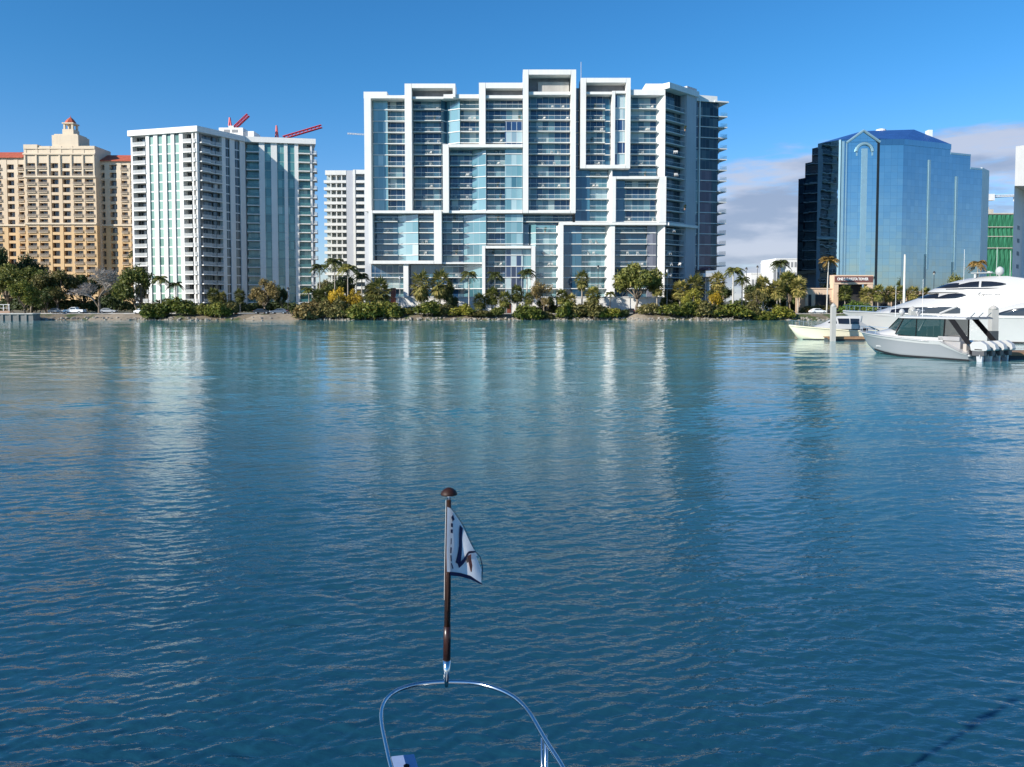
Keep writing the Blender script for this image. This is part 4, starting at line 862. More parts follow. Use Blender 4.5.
# ================================================================== CRANES
CRR = paint('crane_red', (0.55, 0.05, 0.07), 0.5, 0, 0.1, 0.5); CRW = paint('crane_white', (0.75, 0.75, 0.74), 0.5)
def lattice(mb, a, b, w, n, r):
    a = Vector(a); b = Vector(b); t = (b - a).normalized(); s_ = t.cross(Vector((0, 1, 0))).normalized(); q = t.cross(s_)
    cs = [s_ * w + q * w, s_ * w - q * w, s_ * -w - q * w, s_ * -w + q * w]
    for c in cs: mb.tube([a + c, b + c], r, 4)
    for i in range(n):
        p0 = a + (b - a) * (i / n); p1 = a + (b - a) * ((i + 1) / n)
        for k in range(4): mb.tube([p0 + cs[k], p1 + cs[(k + 1) % 4]], r * 0.6, 3, False)
def crane(label, Y, mast_px, y_top, jib0, jib1, mat, counter=None, aframe=None, w=0.9, r=0.28):
    X = wx(mast_px, Y, 60); t = thing('tower_crane', label, 'crane', (X, Y, 1.5)); off = Vector((X, Y, 1.5))
    P = lambda px, py: Vector((wx(px, Y, 60), Y, wz(py, Y))) - off
    mb = MB(); lattice(mb, Vector((0, 0, 0)), Vector((0, 0, wz(y_top, Y) - 1.5)), w, 24, r); mb.build('mast', mat, t)
    mb = MB(); lattice(mb, P(*jib0), P(*jib1), w * 0.8, 10, r * 0.9); mb.build('jib', mat, t)
    if aframe:
        mb = MB(); mb.tube([P(aframe[0] - 1, aframe[2]), P(aframe[0], aframe[1])], r * 1.6, 5); mb.tube([P(aframe[0] + 1.4, aframe[2]), P(aframe[0], aframe[1])], r * 1.6, 5); mb.build('head_frame', mat, t)
    mb = MB(); q = P(mast_px, y_top); mb.box(q.x - 1.4, q.x + 1.4, -1.3, 1.3, q.z - 2.4, q.z + 0.4); mb.build('cab', CRW, t)
    if counter:
        c = P(*counter); mb = MB().box(c.x - 2, c.x + 2, -1.2, 1.2, c.z - 1.6, c.z + 1.6); mb.tube([(q.x, 0, q.z), (c.x, 0, c.z)], r * 1.5, 5); mb.build('counterweight', mat, t)
crane('red crane with a short steeply raised jib behind the left tower roof', 420, 233, 127, (235.5, 128), (249.5, 115), CRR, None, (231, 117.5, 126))
crane('red crane with a long low sloping jib above the left tower roof', 430, 281, 139, (284, 137.8), (322.5, 126.3), CRR, None, (277.5, 125.5, 138))
crane('thin white crane jib left of the white framed tower', 430, 372, 136, (372, 135), (348, 133.5), CRW, None, None, 0.35, 0.10)
crane('white crane jib beside the green netted building', 380, 1018, 196, (1018, 195.5), (985.5, 196.5), CRW, (989.5, 197.5), None, 0.5, 0.2)
# ================================================================== PLANTS
BARK = paint('bark', (0.20, 0.16, 0.12), 0.9, 0, 0.3, 2.0)
BARKP = paint('palm_trunk', (0.34, 0.30, 0.25), 0.9, 0, 0.25, 2.0)
BARKW = paint('pale_palm_trunk', (0.50, 0.47, 0.42), 0.85, 0, 0.2, 1.5)
TWIG = paint('bare_twigs', (0.44, 0.39, 0.35), 0.9, 0, 0.2, 1.0)
L_MANG = leafmat('mangrove_leaf', (0.052, 0.076, 0.017), (0.183, 0.204, 0.037), (0.347, 0.306, 0.068))
L_YG = leafmat('yellow_green_leaf', (0.122, 0.144, 0.021), (0.331, 0.306, 0.051), (0.575, 0.459, 0.085))
L_OLIVE = leafmat('olive_leaf', (0.068, 0.071, 0.024), (0.197, 0.177, 0.059), (0.363, 0.295, 0.118))
L_DARK = leafmat('dark_leaf', (0.023, 0.042, 0.014), (0.074, 0.103, 0.033), (0.159, 0.177, 0.056))
L_OAK = leafmat('oak_leaf', (0.058, 0.079, 0.021), (0.185, 0.199, 0.044), (0.368, 0.328, 0.091))
L_YEL = leafmat('yellow_leaf', (0.224, 0.160, 0.017), (0.589, 0.400, 0.034), (0.842, 0.560, 0.057))
L_KHAKI = leafmat('khaki_leaf', (0.126, 0.094, 0.034), (0.281, 0.213, 0.081), (0.449, 0.333, 0.138))
L_PALM = leafmat('palm_frond', (0.052, 0.072, 0.019), (0.179, 0.189, 0.046), (0.398, 0.342, 0.101))
L_PALMD = leafmat('dark_palm_frond', (0.026, 0.039, 0.013), (0.088, 0.106, 0.029), (0.190, 0.181, 0.052))
L_SABAL = leafmat('sabal_frond', (0.085, 0.094, 0.025), (0.265, 0.242, 0.070), (0.529, 0.414, 0.139))
L_BROWN = leafmat('browning_frond', (0.084, 0.066, 0.017), (0.281, 0.187, 0.057), (0.505, 0.293, 0.092))
L_HEDGE = leafmat('hedge_leaf', (0.061, 0.111, 0.018), (0.151, 0.236, 0.037), (0.272, 0.325, 0.074))

def leaf_mesh(name, clumps, n, size, seed, mat, flat=0.0, thin=None):
    """n small kite-shaped leaf faces spread through the clump volumes (cx, cy, cz, rx, ry, rz), denser towards their skins"""
    rg = np.random.default_rng(seed); C = np.array(clumps, float)
    vol = (C[:, 3] * C[:, 4] * C[:, 5]) ** 0.67; idx = rg.choice(len(C), n, p=vol / vol.sum())
    d = rg.normal(size=(n, 3)); d /= np.linalg.norm(d, axis=1)[:, None]
    rad = rg.random(n) ** 0.45
    # ragged skin: the radius swings with direction
    wob = 1.0 + 0.22 * np.sin(d[:, 0] * 5 + idx * 1.7) * np.sin(d[:, 2] * 6 + idx) + 0.12 * rg.normal(size=n)
    P = C[idx, :3] + d * C[idx, 3:6] * (rad * wob)[:, None]
    nrm = d * 0.5 + rg.normal(size=(n, 3)) * 0.6 + np.array([0, 0, 0.35]); nrm /= np.linalg.norm(nrm, axis=1)[:, None]
    a = np.cross(nrm, rg.normal(size=(n, 3))); a /= np.linalg.norm(a, axis=1)[:, None]; b = np.cross(nrm, a)
    s = size * rg.uniform(0.55, 1.35, n)[:, None]
    bend = nrm * s * 0.18
    V = np.stack([P - a * s, P - b * s * 0.45 + bend, P + a * s, P + b * s * 0.45 + bend], 1).reshape(-1, 3)
    V[:, 2] = np.maximum(V[:, 2], 0.02)
    me = bpy.data.meshes.new(name); me.vertices.add(4 * n); me.vertices.foreach_set('co', V.astype(np.float32).ravel())
    me.loops.add(4 * n); me.loops.foreach_set('vertex_index', np.arange(4 * n, dtype=np.int32))
    me.polygons.add(n); me.polygons.foreach_set('loop_start', np.arange(0, 4 * n, 4, dtype=np.int32)); me.update(calc_edges=True); me.materials.append(mat); me.validate()
    return me
def mobj(name, me, parent=None):
    o = bpy.data.objects.new(name, me); COL.objects.link(o)
    if parent is not None: o.parent = parent
    return o
def limb(mb, a, b, r0, r1, rg, n=4, k=0.08):
    a = Vector(a); b = Vector(b); L = (b - a).length; pts = []; rs = []
    for i in range(n + 1):
        f = i / n; p = a.lerp(b, f) + Vector((rg.uniform(-1, 1), rg.uniform(-1, 1), rg.uniform(-0.5, 0.5))) * L * k * math.sin(math.pi * f); pts.append(p); rs.append(r0 + (r1 - r0) * f)
    mb.tube(pts, rs, 6)
def broadleaf(seed, H=10.0, Rr=5.0, trunk_h=2.2, leaves=5200, size=0.34, mat=None, stems=1, dens=14):
    """unit meshes for a spreading tree H tall: (crown, trunk)"""
    rg = random.Random(seed); cl = []; tb = MB()
    cz = trunk_h + (H - trunk_h) * 0.52; rz = (H - trunk_h) * 0.5
    for i in range(dens):
        th = rg.uniform(0, 6.283); ph = math.acos(rg.uniform(-0.85, 1)); f = rg.uniform(0.5, 0.9)
        c = (math.cos(th) * math.sin(ph) * Rr * f, math.sin(th) * math.sin(ph) * Rr * f, cz + math.cos(ph) * rz * f)
        q = rg.uniform(0.24, 0.44); cl.append((*c, Rr * q, Rr * q, rz * q * 1.05))
    base = []
    for s_ in range(stems):
        a = rg.uniform(0, 6.28); x0 = (0.5 * math.cos(a), 0.5 * math.sin(a), 0) if stems > 1 else (0, 0, 0); base.append((x0, (x0[0] * 2.2 + rg.uniform(-.3, .3), x0[1] * 2.2, trunk_h)))
        limb(tb, x0, base[-1][1], 0.038 * H / stems ** 0.5, 0.026 * H / stems ** 0.5, rg)
    for i, c in enumerate(cl): limb(tb, base[i % stems][1], (c[0] * 0.9, c[1] * 0.9, c[2]), 0.016 * H, 0.004 * H, rg)
    return leaf_mesh('crown', cl, leaves, size, seed, mat), tb.mesh('trunk', BARK, True)
def bush(seed, w=4.0, d=2.5, h=3.2, leaves=3600, size=0.26, mat=None, n=12):
    rg = random.Random(seed); cl = []; tb = MB()
    for i in range(n):
        x = rg.uniform(-1, 1); y = rg.uniform(-1, 1); top = h * (1 - 0.45 * x * x) * rg.uniform(0.55, 1.0); r_ = rg.uniform(0.16, 0.3)
        cl.append((x * w * 0.42, y * d * 0.4, top * 0.62, w * r_, d * r_ * 1.2, top * 0.40))
        limb(tb, (x * w * 0.3, y * d * 0.3, 0), (x * w * 0.42, y * d * 0.4, top * 0.6), 0.05, 0.02, rg, 3, 0.15)
    return leaf_mesh('crown', cl, leaves, size, seed, mat), tb.mesh('stems', BARK, True)
def bare(seed, H=11.0):
    rg = random.Random(seed); tb = MB(); br = MB()
    def grow(p, d, L, r_, lvl):
        q = p + d * L; mb = tb if lvl < 2 else br
        mb.tube([p, p.lerp(q, 0.5) + Vector((rg.uniform(-1, 1), rg.uniform(-1, 1), rg.uniform(-.5, .5))) * L * 0.07, q], [r_, r_ * 0.85, r_ * 0.68], 5 if lvl < 3 else 3, False)
        if lvl >= 6: return
        for i in range(3 if lvl < 3 else 4):
            a = rg.uniform(0, 6.283); t = Vector((math.cos(a), math.sin(a), rg.uniform(-0.35, 0.6))); nd = (d * 0.75 + t * 0.75).normalized()
            grow(q if i < 2 else p.lerp(q, rg.uniform(0.35, 0.8)), nd, L * rg.uniform(0.66, 0.86), max(0.022, r_ * 0.62), lvl + 1)
    grow(Vector((0, 0, 0)), Vector((0, 0, 1)), H * 0.19, H * 0.022, 0)
    return br.mesh('branches', TWIG), tb.mesh('trunk', BARK, True)
def feather_crown(seed, mat, n=17, L=2.9, droop=1.0, wind=0.0):
    """arching feather fronds with paired leaflets, origin at the top of the trunk"""
    rg = random.Random(seed); mb = MB()
    for i in range(n):
        a = i * 2.399 + rg.uniform(-.3, .3); up = rg.uniform(-0.25, 1.15); l = L * rg.uniform(0.8, 1.12)
        h = Vector((math.cos(a) + wind, math.sin(a), 0)); h.normalize(); side = Vector((-h.y, h.x, 0))
        pts = []
        for k in range(8):
            f = k / 7; pts.append(h * (l * f * math.cos(up * 0.75) * (1 - 0.12 * f)) + Vector((0, 0, l * (f * math.sin(up) * 0.8 - droop * 0.62 * f * f))))
        mb.tube(pts, [0.035 - 0.004 * k for k in range(8)], 3, False)
        for k in range(14):
            f = (k + 0.8) / 14.5; j = f * 7; j0 = int(min(j, 6)); p = pts[j0].lerp(pts[j0 + 1], j - j0); t = (pts[j0 + 1] - pts[j0]).normalized()
            ll = l * 0.26 * (math.sin(math.pi * min(1, f * 0.85 + 0.12)) ** 0.6) * rg.uniform(0.8, 1.15)
            for sg in (-1, 1):
                e = p + side * sg * ll * 0.75 + t * ll * 0.45 + Vector((0, 0, -ll * rg.uniform(0.25, 0.7))); m_ = p.lerp(e, 0.5) + t * 0.15
                mb.add([p, m_ + Vector((0, 0, 0.02)), e, p.lerp(e, 0.5) - t * 0.11], [(0, 1, 2, 3)])
    return mb.mesh('fronds', mat)
def fan_crown(seed, mat, n=30, L=1.7, skirt=0.5):
    """round crown of stiff fan leaves, older ones hanging"""
    rg = random.Random(seed); mb = MB()
    for i in range(n):
        a = i * 2.399 + rg.uniform(-.2, .2); up = 1.25 - 2.35 * (i / n) ** 0.8 * (0.75 + skirt * 0.5); l = L * rg.uniform(0.8, 1.1)
        d = Vector((math.cos(a) * math.cos(up), math.sin(a) * math.cos(up), math.sin(up))); s_ = Vector((-math.sin(a), math.cos(a), 0)); u = d.cross(s_)
        c = d * l * 0.5; mb.tube([Vector((0, 0, 0)), c], 0.03, 3, False)
        for k in range(9):
            th = (k - 4) / 4 * 1.25; v = (d * math.cos(th) + s_ * math.sin(th)); e = c + v * l * 0.62 + Vector((0, 0, -l * 0.16 * abs(th) - 0.12 * l * rg.random())); w_ = s_ * math.cos(th) - d * math.sin(th)
            mb.add([c, c.lerp(e, 0.5) + w_ * 0.12 + u * 0.03, e, c.lerp(e, 0.5) - w_ * 0.12 + u * 0.03], [(0, 1, 2, 3)])
    return mb.mesh('fronds', mat)
def palm_trunk(H, r0, r1, lean, seed, mat):
    rg = random.Random(seed); pts = []; n = 9
    for i in range(n + 1):
        f = i / n; pts.append((lean[0] * f ** 1.6, lean[1] * f ** 1.6, H * f))
    rs = [r0 * 1.35] + [r0 + (r1 - r0) * i / n for i in range(1, n + 1)]
    return MB().tube(pts, rs, 8).mesh('trunk', mat, True), pts[-1]

_cache = {}
def cached(key, fn):
    if key not in _cache: _cache[key] = fn()
    return _cache[key]
PLANTN = 0
def place(name, label, cat, group, px, Y, base_z, parts, sx_, sz, rz):
    t = thing(name, label, cat, (wx(px, Y), Y, base_z), rz, group); t.scale = (sx_, sx_, sz)
    for nm, me in parts: mobj(nm, me, t)
    return t
def tree(px, ytop, wpx, Y, mat, label, name='shade_tree', var=0, stems=1, cat='tree', trunk_h=2.2, group='shade trees along the bank', leaves=5200, size=0.34):
    crown, trunk = cached(('t', mat.name, var, stems, trunk_h), lambda: broadleaf(100 + var * 7 + stems, 10, 5, trunk_h, leaves, size, mat, stems))
    h = wz(ytop, Y) - 1.5; w = wpx * Y / F
    return place(name, label, cat, group, px, Y, 1.5, [('trunk', trunk), ('crown', crown)], w / 10.0, h / 10.0, (px * 0.7) % 6.28)
def shrub(px, ytop, wpx, Y, mat, label, name='mangrove_bush', var=0, cat='bush', group='mangrove bushes at the waterline', base=None):
    crown, stems = cached(('b', mat.name, var), lambda: bush(300 + var * 13, mat=mat))
    bz = ground_z(wx(px, Y), Y) if base is None else base
    h = wz(ytop - 2.0 + 2.2 * math.sin(px * 2.3), Y) - bz; w = wpx * (0.92 + 0.16 * math.sin(px * 1.7)) * Y / F
    return place(name, label, cat, group, px, Y, bz - 0.05, [('stems', stems), ('crown', crown)], w / 4.0, h / 3.2, (0 if int(px) % 2 else math.pi) + 0.2 * math.sin(px))
def fpalm(px, ytop, Y, label, mat=None, L=2.9, var=0, lean=0.0, droop=1.0, wind=0.0, trunk=None, r=0.17, name='feather_palm', pxbase=None, group='feather palms on the bank'):
    """feather palm whose crown centre stands at px"""
    mat = mat or L_PALM; cr_ = cached(('f', mat.name, var, droop, wind), lambda: feather_crown(500 + var * 11, mat, 25, 2.9, droop, wind))
    L = L * 1.25; zc = wz(ytop, Y) - L * 0.26; H = zc - 1.5
    tm, top = palm_trunk(H, r * 1.15, r * 0.8, (lean, 0), var, trunk or BARKP)
    t = thing(name, label, 'palm', (wx(px, Y) - lean, Y, 1.5), 0, group); mobj('trunk', tm, t)
    c = mobj('crown', cr_, t); c.location = top; c.scale = (L / 2.9,) * 3; c.rotation_euler = (0, 0, 0 if wind else px * 1.3)
    return t
def spalm(px, ytop, wpx, Y, label, mat=None, var=0, lean=0.0, trunk=None, r=0.19, skirt=0.6, group='fan palms on the bank'):
    mat = mat or L_SABAL; cr_ = cached(('s', mat.name, var, skirt), lambda: fan_crown(700 + var * 17, mat, 44, 1.7, skirt))
    sc = wpx * 1.2 * Y / F / 3.6; zc = wz(ytop, Y) - 1.75 * sc; H = zc - 1.5
    tm, top = palm_trunk(H, r * 1.1, r * 0.9, (lean, 0), var, trunk or BARKP)
    t = thing('fan_palm', label, 'palm', (wx(px, Y) - lean, Y, 1.5), 0, group); mobj('trunk', tm, t)
    c = mobj('crown', cr_, t); c.location = top; c.scale = (sc, sc, sc * (1.0 + 0.25 * skirt)); c.rotation_euler = (0, 0, px * 1.3)
    return t
def hedge(px0, px1, ytop, Y, mat, label, var=0):
    crown, stems = cached(('h', mat.name, var), lambda: bush(900 + var * 3, 8, 2, 3.2, 3800, 0.26, mat, 18))
    w = (px1 - px0) * Y / F; h = wz(ytop, Y) - 1.5
    t = thing('hedge', label, 'hedge', (wx((px0 + px1) / 2, Y), Y, 1.5), 0, 'hedges in front of the towers'); t.scale = (w / 8.0, 1.0, h / 3.2)
    mobj('stems', stems, t); mobj('crown', crown, t)

# ---- far left park, in front of the hotel
tree(-2, 246, 34, 232, L_DARK, 'dark tall tree cut by the left edge in front of the hotel', var=1)
tree(33, 256, 34, 236, L_DARK, 'dark broad tree overlapping the ochre lower floors of the hotel', var=2)
tree(8, 265, 46, 222, L_OAK, 'olive green tree behind the white railing at the far left', var=3)
tree(31, 267, 40, 219, L_OAK, 'rounded olive tree left of the white pickup truck', var=4)
tree(24, 281, 34, 205, L_MANG, 'low yellowish green tree beside the seawall end', var=5, trunk_h=1.5)
tree(57, 270, 40, 218, L_OLIVE, 'loose olive tree between hotel tree and bare grey tree', var=6)
tree(45, 287, 34, 216, L_DARK, 'low dark shrubby tree behind the white pickup truck', var=7, trunk_h=1.2)
br_, tk_ = bare(5, 11.0)
Yb = 216.0; hb = (wz(264, Yb) - 1.5)
t = thing('bare_tree', 'bare grey leafless tree with a wide twiggy crown', 'tree', (wx(99, Yb), Yb, 1.5), 0.4); mobj('trunk', tk_, t); mobj('branches', br_, t)
_zb = max(v.co.z for v in br_.vertices); _xb = max(v.co.x for v in br_.vertices) - min(v.co.x for v in br_.vertices); t.scale = (54 * Yb / F / _xb, 54 * Yb / F / _xb, hb / _zb)
tree(84, 276, 34, 226, L_DARK, 'dark evergreen tree behind the bare grey tree', var=3)
tree(116, 284, 30, 228, L_OAK, 'small oak between the bare grey tree and the multi stemmed oak', var=1)
tree(137, 268, 40, 215, L_OAK, 'multi stemmed oak at the left foot of the white condominium', var=2, stems=3)
fpalm(137, 250, 262, 'tall palm rising between the hotel and the white condominium', L_PALMD, 2.6, 1)
# ---- in front of the white condominium
fpalm(161, 275, 214, 'slender pale trunked palm in front of the left face of the condominium', L_PALM, 2.5, 2, trunk=BARKW)
fpalm(176, 281, 216, 'second palm in front of the left face of the condominium, shorter', L_PALMD, 2.4, 3)
spalm(214, 287, 13, 214, 'small fan palm under the near corner of the condominium', L_PALMD, 1)
spalm(222, 291, 11, 218, 'smallest fan palm beside the near corner of the condominium', L_SABAL, 2)
spalm(240, 288, 12, 217, 'fan palm left of the round khaki tree', L_PALMD, 3)
tree(264, 279, 30, 210, L_KHAKI, 'round khaki orange tree above the parked dark cars', var=4, trunk_h=2.0)
tree(282, 286, 12, 216, L_DARK, 'small dark tree right of the round khaki tree', var=5)
fpalm(309, 287, 214, 'small palm at the right foot of the condominium', L_PALM, 2.2, 4)
hedge(196, 252, 297, 221, L_DARK, 'dark hedge along the foot of the condominium corner')
hedge(244, 306, 299, 222, L_DARK, 'dark hedge behind the parked dark cars', 1)
hedge(140, 200, 297, 221, L_OAK, 'olive hedge below the left face of the condominium', 2)
hedge(86, 142, 293, 223, L_DARK, 'dark hedge behind the road under the bare grey tree', 3)
hedge(-12, 86, 290, 226, L_DARK, 'dark hedge behind the white pickup truck', 4)
shrub(153, 303, 24, 201.5, L_MANG, 'green bush right of the white car on the left bank', var=1)
shrub(175, 298, 30, 202, L_MANG, 'large dark green bush below the short condominium palm', var=2)
shrub(198, 305, 20, 202, L_OAK, 'low dark bush below the condominium corner', var=3)
shrub(218, 301, 28, 201.5, L_MANG, 'rounded green bush left of the sandy strip', var=4)
shrub(232, 303, 16, 203, L_OLIVE, 'small olive bush at the left end of the sandy strip', var=5)
# ---- gap between the condominium and the white framed tower
fpalm(320, 263, 216, 'leftmost tall palm of the cluster in the gap', L_PALMD, 2.7, 1)
fpalm(335, 257, 212, 'tallest palm of the cluster in the gap', L_PALMD, 3.4, 2)
fpalm(348, 263, 210, 'wide crowned palm beside the tallest palm in the gap', L_PALM, 3.3, 3)
fpalm(362, 272, 216, 'palm against the grey side wall of the framed tower', L_PALMD, 2.6, 4)
tree(345, 276, 34, 220, L_DARK, 'dark tree filling the gap under the tall palms', var=6, trunk_h=1.5)
tree(325, 281, 26, 218, L_OLIVE, 'grey olive tree under the leftmost gap palm', var=1)
spalm(318, 288, 14, 208, 'small dark fan palm at the left of the yellow tree', L_PALMD, 1)
spalm(327, 286, 14, 207, 'dark fan palm touching the yellow tree', L_PALMD, 2)
tree(338, 288, 20, 203.5, L_YEL, 'bright yellow leaved tree above the mangroves, left one', name='yellow_tree', var=3, trunk_h=1.5, group='yellow trees', leaves=3000, size=0.36)
tree(354, 289, 18, 203, L_YEL, 'bright yellow leaved tree above the mangroves, right one', name='yellow_tree', var=4, trunk_h=1.5, group='yellow trees', leaves=3000, size=0.36)
spalm(379, 277, 24, 208, 'broad fan palm left of the red doorway', L_SABAL, 3, skirt=1.0)
spalm(371, 282, 16, 211, 'smaller fan palm tucked behind the broad fan palm', L_PALMD, 2)
shrub(308, 302, 26, 201.8, L_KHAKI, 'khaki dry bush at the right end of the sandy strip', var=1)
shrub(325, 302, 26, 201.8, L_OLIVE, 'olive bush below the leftmost gap palm', var=2)
shrub(343, 300, 30, 201.5, L_OLIVE, 'olive mangrove below the yellow trees', var=3)
shrub(366, 297, 36, 201.5, L_MANG, 'tall green mangrove right of the yellow trees', var=4)
shrub(388, 300, 30, 201.6, L_MANG, 'green mangrove in front of the red doorway', var=5)
shrub(405, 307, 18, 202, L_OAK, 'low dark mangrove left of the big mangrove clump', var=6)
# ---- in front of the white framed tower
spalm(421, 271, 22, 211, 'left of two big shaggy fan palms before the white column', L_SABAL, 4, skirt=1.2)
spalm(440, 270, 22, 211, 'right of two big shaggy fan palms before the white column', L_SABAL, 5, skirt=1.2)
tree(451, 283, 16, 213, L_DARK, 'small dark tree right of the two shaggy fan palms', var=1, trunk_h=1.0)
fpalm(469, 270, 212, 'royal palm with slim pale trunk left of the small white frame', L_PALMD, 2.7, 1, trunk=BARKW)
fpalm(495, 271, 213, 'royal palm inside the left half of the small white frame', L_PALMD, 2.6, 2, trunk=BARKW)
fpalm(527, 268, 213, 'royal palm at the right post of the small white frame', L_PALMD, 2.8, 3, trunk=BARKW)
spalm(480, 292, 15, 208, 'round low fan palm before the white podium, left', L_OAK if False else L_PALMD, 1)
spalm(492, 286, 16, 210, 'fan palm under the left royal palm of the frame', L_PALM, 2)
spalm(505, 290, 15, 209, 'fan palm before the red podium door', L_PALM, 3)
spalm(517, 284, 15, 210, 'dark fan palm right of the red podium door', L_PALMD, 4)
spalm(529, 292, 11, 209, 'small fan palm below the right royal palm of the frame', L_PALM, 5)
tree(544, 281, 26, 209, L_KHAKI, 'thin khaki tree before the white fin wall', var=2, trunk_h=2.4, leaves=2600, size=0.3)
tree(546, 296, 20, 211, L_DARK, 'low dark bushy tree under the thin khaki tree', var=5, trunk_h=0.8)
spalm(562, 288, 14, 211, 'fan palm at the foot of the white fin wall', L_PALM, 1)
spalm(571, 293, 12, 210, 'low fan palm left of the lone round fan palm', L_SABAL, 2)
spalm(582, 270, 15, 212, 'lone round headed fan palm before the dark blue glass', L_SABAL, 3, skirt=1.0)
spalm(593, 285, 17, 211, 'fan palm right of the lone round headed palm', L_PALM, 4)
fpalm(610, 291, 212, 'little palm before the white column base', L_PALM, 1.6, 4)
tree(636, 265, 46, 210, L_OAK, 'big dense round evergreen tree before the framed tower', var=3, trunk_h=3.0, leaves=7500)
spalm(657, 279, 15, 208, 'fan palm touching the right side of the big round tree', L_SABAL, 5)
hedge(400, 470, 303.5, 213, L_DARK, 'dark hedge at the left foot of the white podium', 5)
hedge(540, 612, 302, 213, L_OLIVE, 'olive hedge at the right foot of the white podium', 6)
shrub(428, 302, 34, 201.5, L_MANG, 'big green mangrove clump below the two shaggy palms', var=1)
shrub(446, 303, 22, 201.8, L_OLIVE, 'olive mangrove right of the big clump', var=2)
shrub(462, 304, 26, 202, L_YG, 'yellow green mangrove below the slim royal palm', var=3)
shrub(482, 309, 26, 201.6, L_OLIVE, 'low olive mangrove before the white podium', var=4)
shrub(499, 309, 18, 201.8, L_OAK, 'low dark mangrove left of the bank gap', var=5)
shrub(527, 306, 30, 201.6, L_MANG, 'rounded mangrove below the thin khaki tree', var=6)
shrub(545, 311, 16, 202.5, L_OLIVE, 'lowest olive mangrove beside the rounded one', var=1)
shrub(568, 303, 26, 201.6, L_MANG, 'green mangrove left of the tall olive mangrove', var=2)
shrub(588, 298, 32, 201.8, L_OLIVE, 'tall olive mangrove below the round headed palm', var=3)
shrub(610, 304, 26, 201.6, L_YG, 'bright yellow green mangrove left of the sand patch', var=4)
shrub(625, 312, 12, 202, L_DARK, 'small dark bush at the sand patch', var=5)
# ---- right of the framed tower
spalm(680, 279, 18, 209, 'fan palm before the grey column of the framed tower', L_SABAL, 1)
spalm(695, 273, 22, 211, 'fan palm with full crown under the white canopy', L_SABAL, 2)
spalm(717, 271, 17, 212, 'fan palm below the projecting end balconies', L_SABAL, 3)
fpalm(733, 266, 206, 'tall royal palm with smooth white trunk beside the end balconies', L_PALM, 3.0, 5, -0.0, 1.0, 0.5, BARKW, 0.24)
fpalm(742, 276, 216, 'dark palm just behind the white trunked royal palm', L_PALMD, 2.4, 2)
tree(668, 291, 18, 212, L_DARK, 'dark low tree between fan palms at the column', var=4, trunk_h=1.0)
tree(692, 289, 24, 204.5, L_YG, 'yellow green tree above the mangroves, left of the orange one', name='yellow_tree', var=1, trunk_h=1.6, group='yellow trees', leaves=3200)
tree(711, 292, 20, 204, L_YEL, 'golden yellow tree below the projecting balconies', name='yellow_tree', var=2, trunk_h=1.6, group='yellow trees', leaves=3000)
tree(755, 290, 22, 206, L_OLIVE, 'olive tree right of the white trunked royal palm', var=6, trunk_h=1.6)
tree(722, 285, 26, 219, L_DARK, 'dark tree in shade behind the royal palm', var=2)
shrub(650, 305, 26, 201.6, L_OLIVE, 'pale olive mangrove right of the sand patch', var=6)
shrub(670, 301, 24, 201.6, L_MANG, 'green mangrove before the grey column', var=1)
shrub(690, 303, 26, 201.8, L_MANG, 'mid green mangrove below the yellow green tree', var=2)
shrub(707, 304, 24, 201.6, L_OLIVE, 'olive mangrove below the golden yellow tree', var=3)
shrub(729, 302, 34, 201.6, L_MANG, 'wide green mangrove under the royal palm', var=4)
shrub(750, 305, 24, 202, L_OLIVE, 'olive mangrove right of the royal palm', var=5)
shrub(763, 309, 20, 201.6, L_MANG, 'low green mangrove before the three fan palms', var=6)
shrub(783, 307, 28, 201.8, L_YG, 'last yellow green mangrove before the pale boat', var=1)
spalm(763, 275, 17, 210, 'leftmost fan palm of the group beside the blue tower', L_SABAL, 4)
spalm(777, 279, 17, 209, 'middle fan palm of the group beside the blue tower', L_SABAL, 5)
spalm(787, 270, 20, 213, 'tallest fan palm of the group beside the blue tower', L_PALM, 1)
spalm(798, 276, 18, 210, 'rightmost fan palm of the group beside the blue tower', L_SABAL, 2)
fpalm(780, 259, 219, 'feather palm standing above the fan palm group', L_PALMD, 2.8, 1)
tree(758, 281, 26, 228, L_DARK, 'dark distant tree below the small white house', var=3)
tree(790, 272, 26, 226, L_DARK, 'dark tree behind the fan palm group', var=5)
fpalm(828, 256, 207, 'tall coconut palm with windblown browning crown before the sign beam', L_BROWN, 2.7, 6, 0.3, 0.9, 0.0, BARKW, 0.17)
for i, (px, yt, w_, lb) in enumerate(((845, 284, 14, 'fan palm under the left end of the sign beam'), (866, 286, 14, 'fan palm at the right pillar of the sign beam'), (878, 284, 14, 'fan palm right of the sign beam'), (890, 285, 14, 'second fan palm right of the sign beam'),
                                     (901, 285, 13, 'fan palm left of the pale bare pole'), (913, 285, 13, 'fan palm right of the pale bare pole'), (926, 287, 12, 'last fan palm before the yacht superstructure'))):
    spalm(px, yt, w_, 211 - (i % 3), lb, L_SABAL if i % 2 else L_PALM, i % 5 + 1, r=0.14)
hedge(843, 873, 299, 206, L_HEDGE, 'bright green clipped hedge below the sign beam', 7)
hedge(800, 842, 304, 214, L_OLIVE, 'low olive hedge left of the sign beam', 8)
tree(950, 276, 24, 200 + 14, L_OAK, 'green round tree rising behind the yacht windshield', var=1)
hedge(735, 802, 284, 236, L_DARK, 'dark distant hedge line below the small white buildings', 9)
fpalm(977, 259, 212, 'palm with drooping brown crown behind the yacht roof', L_BROWN, 2.8, 3, droop=1.25)

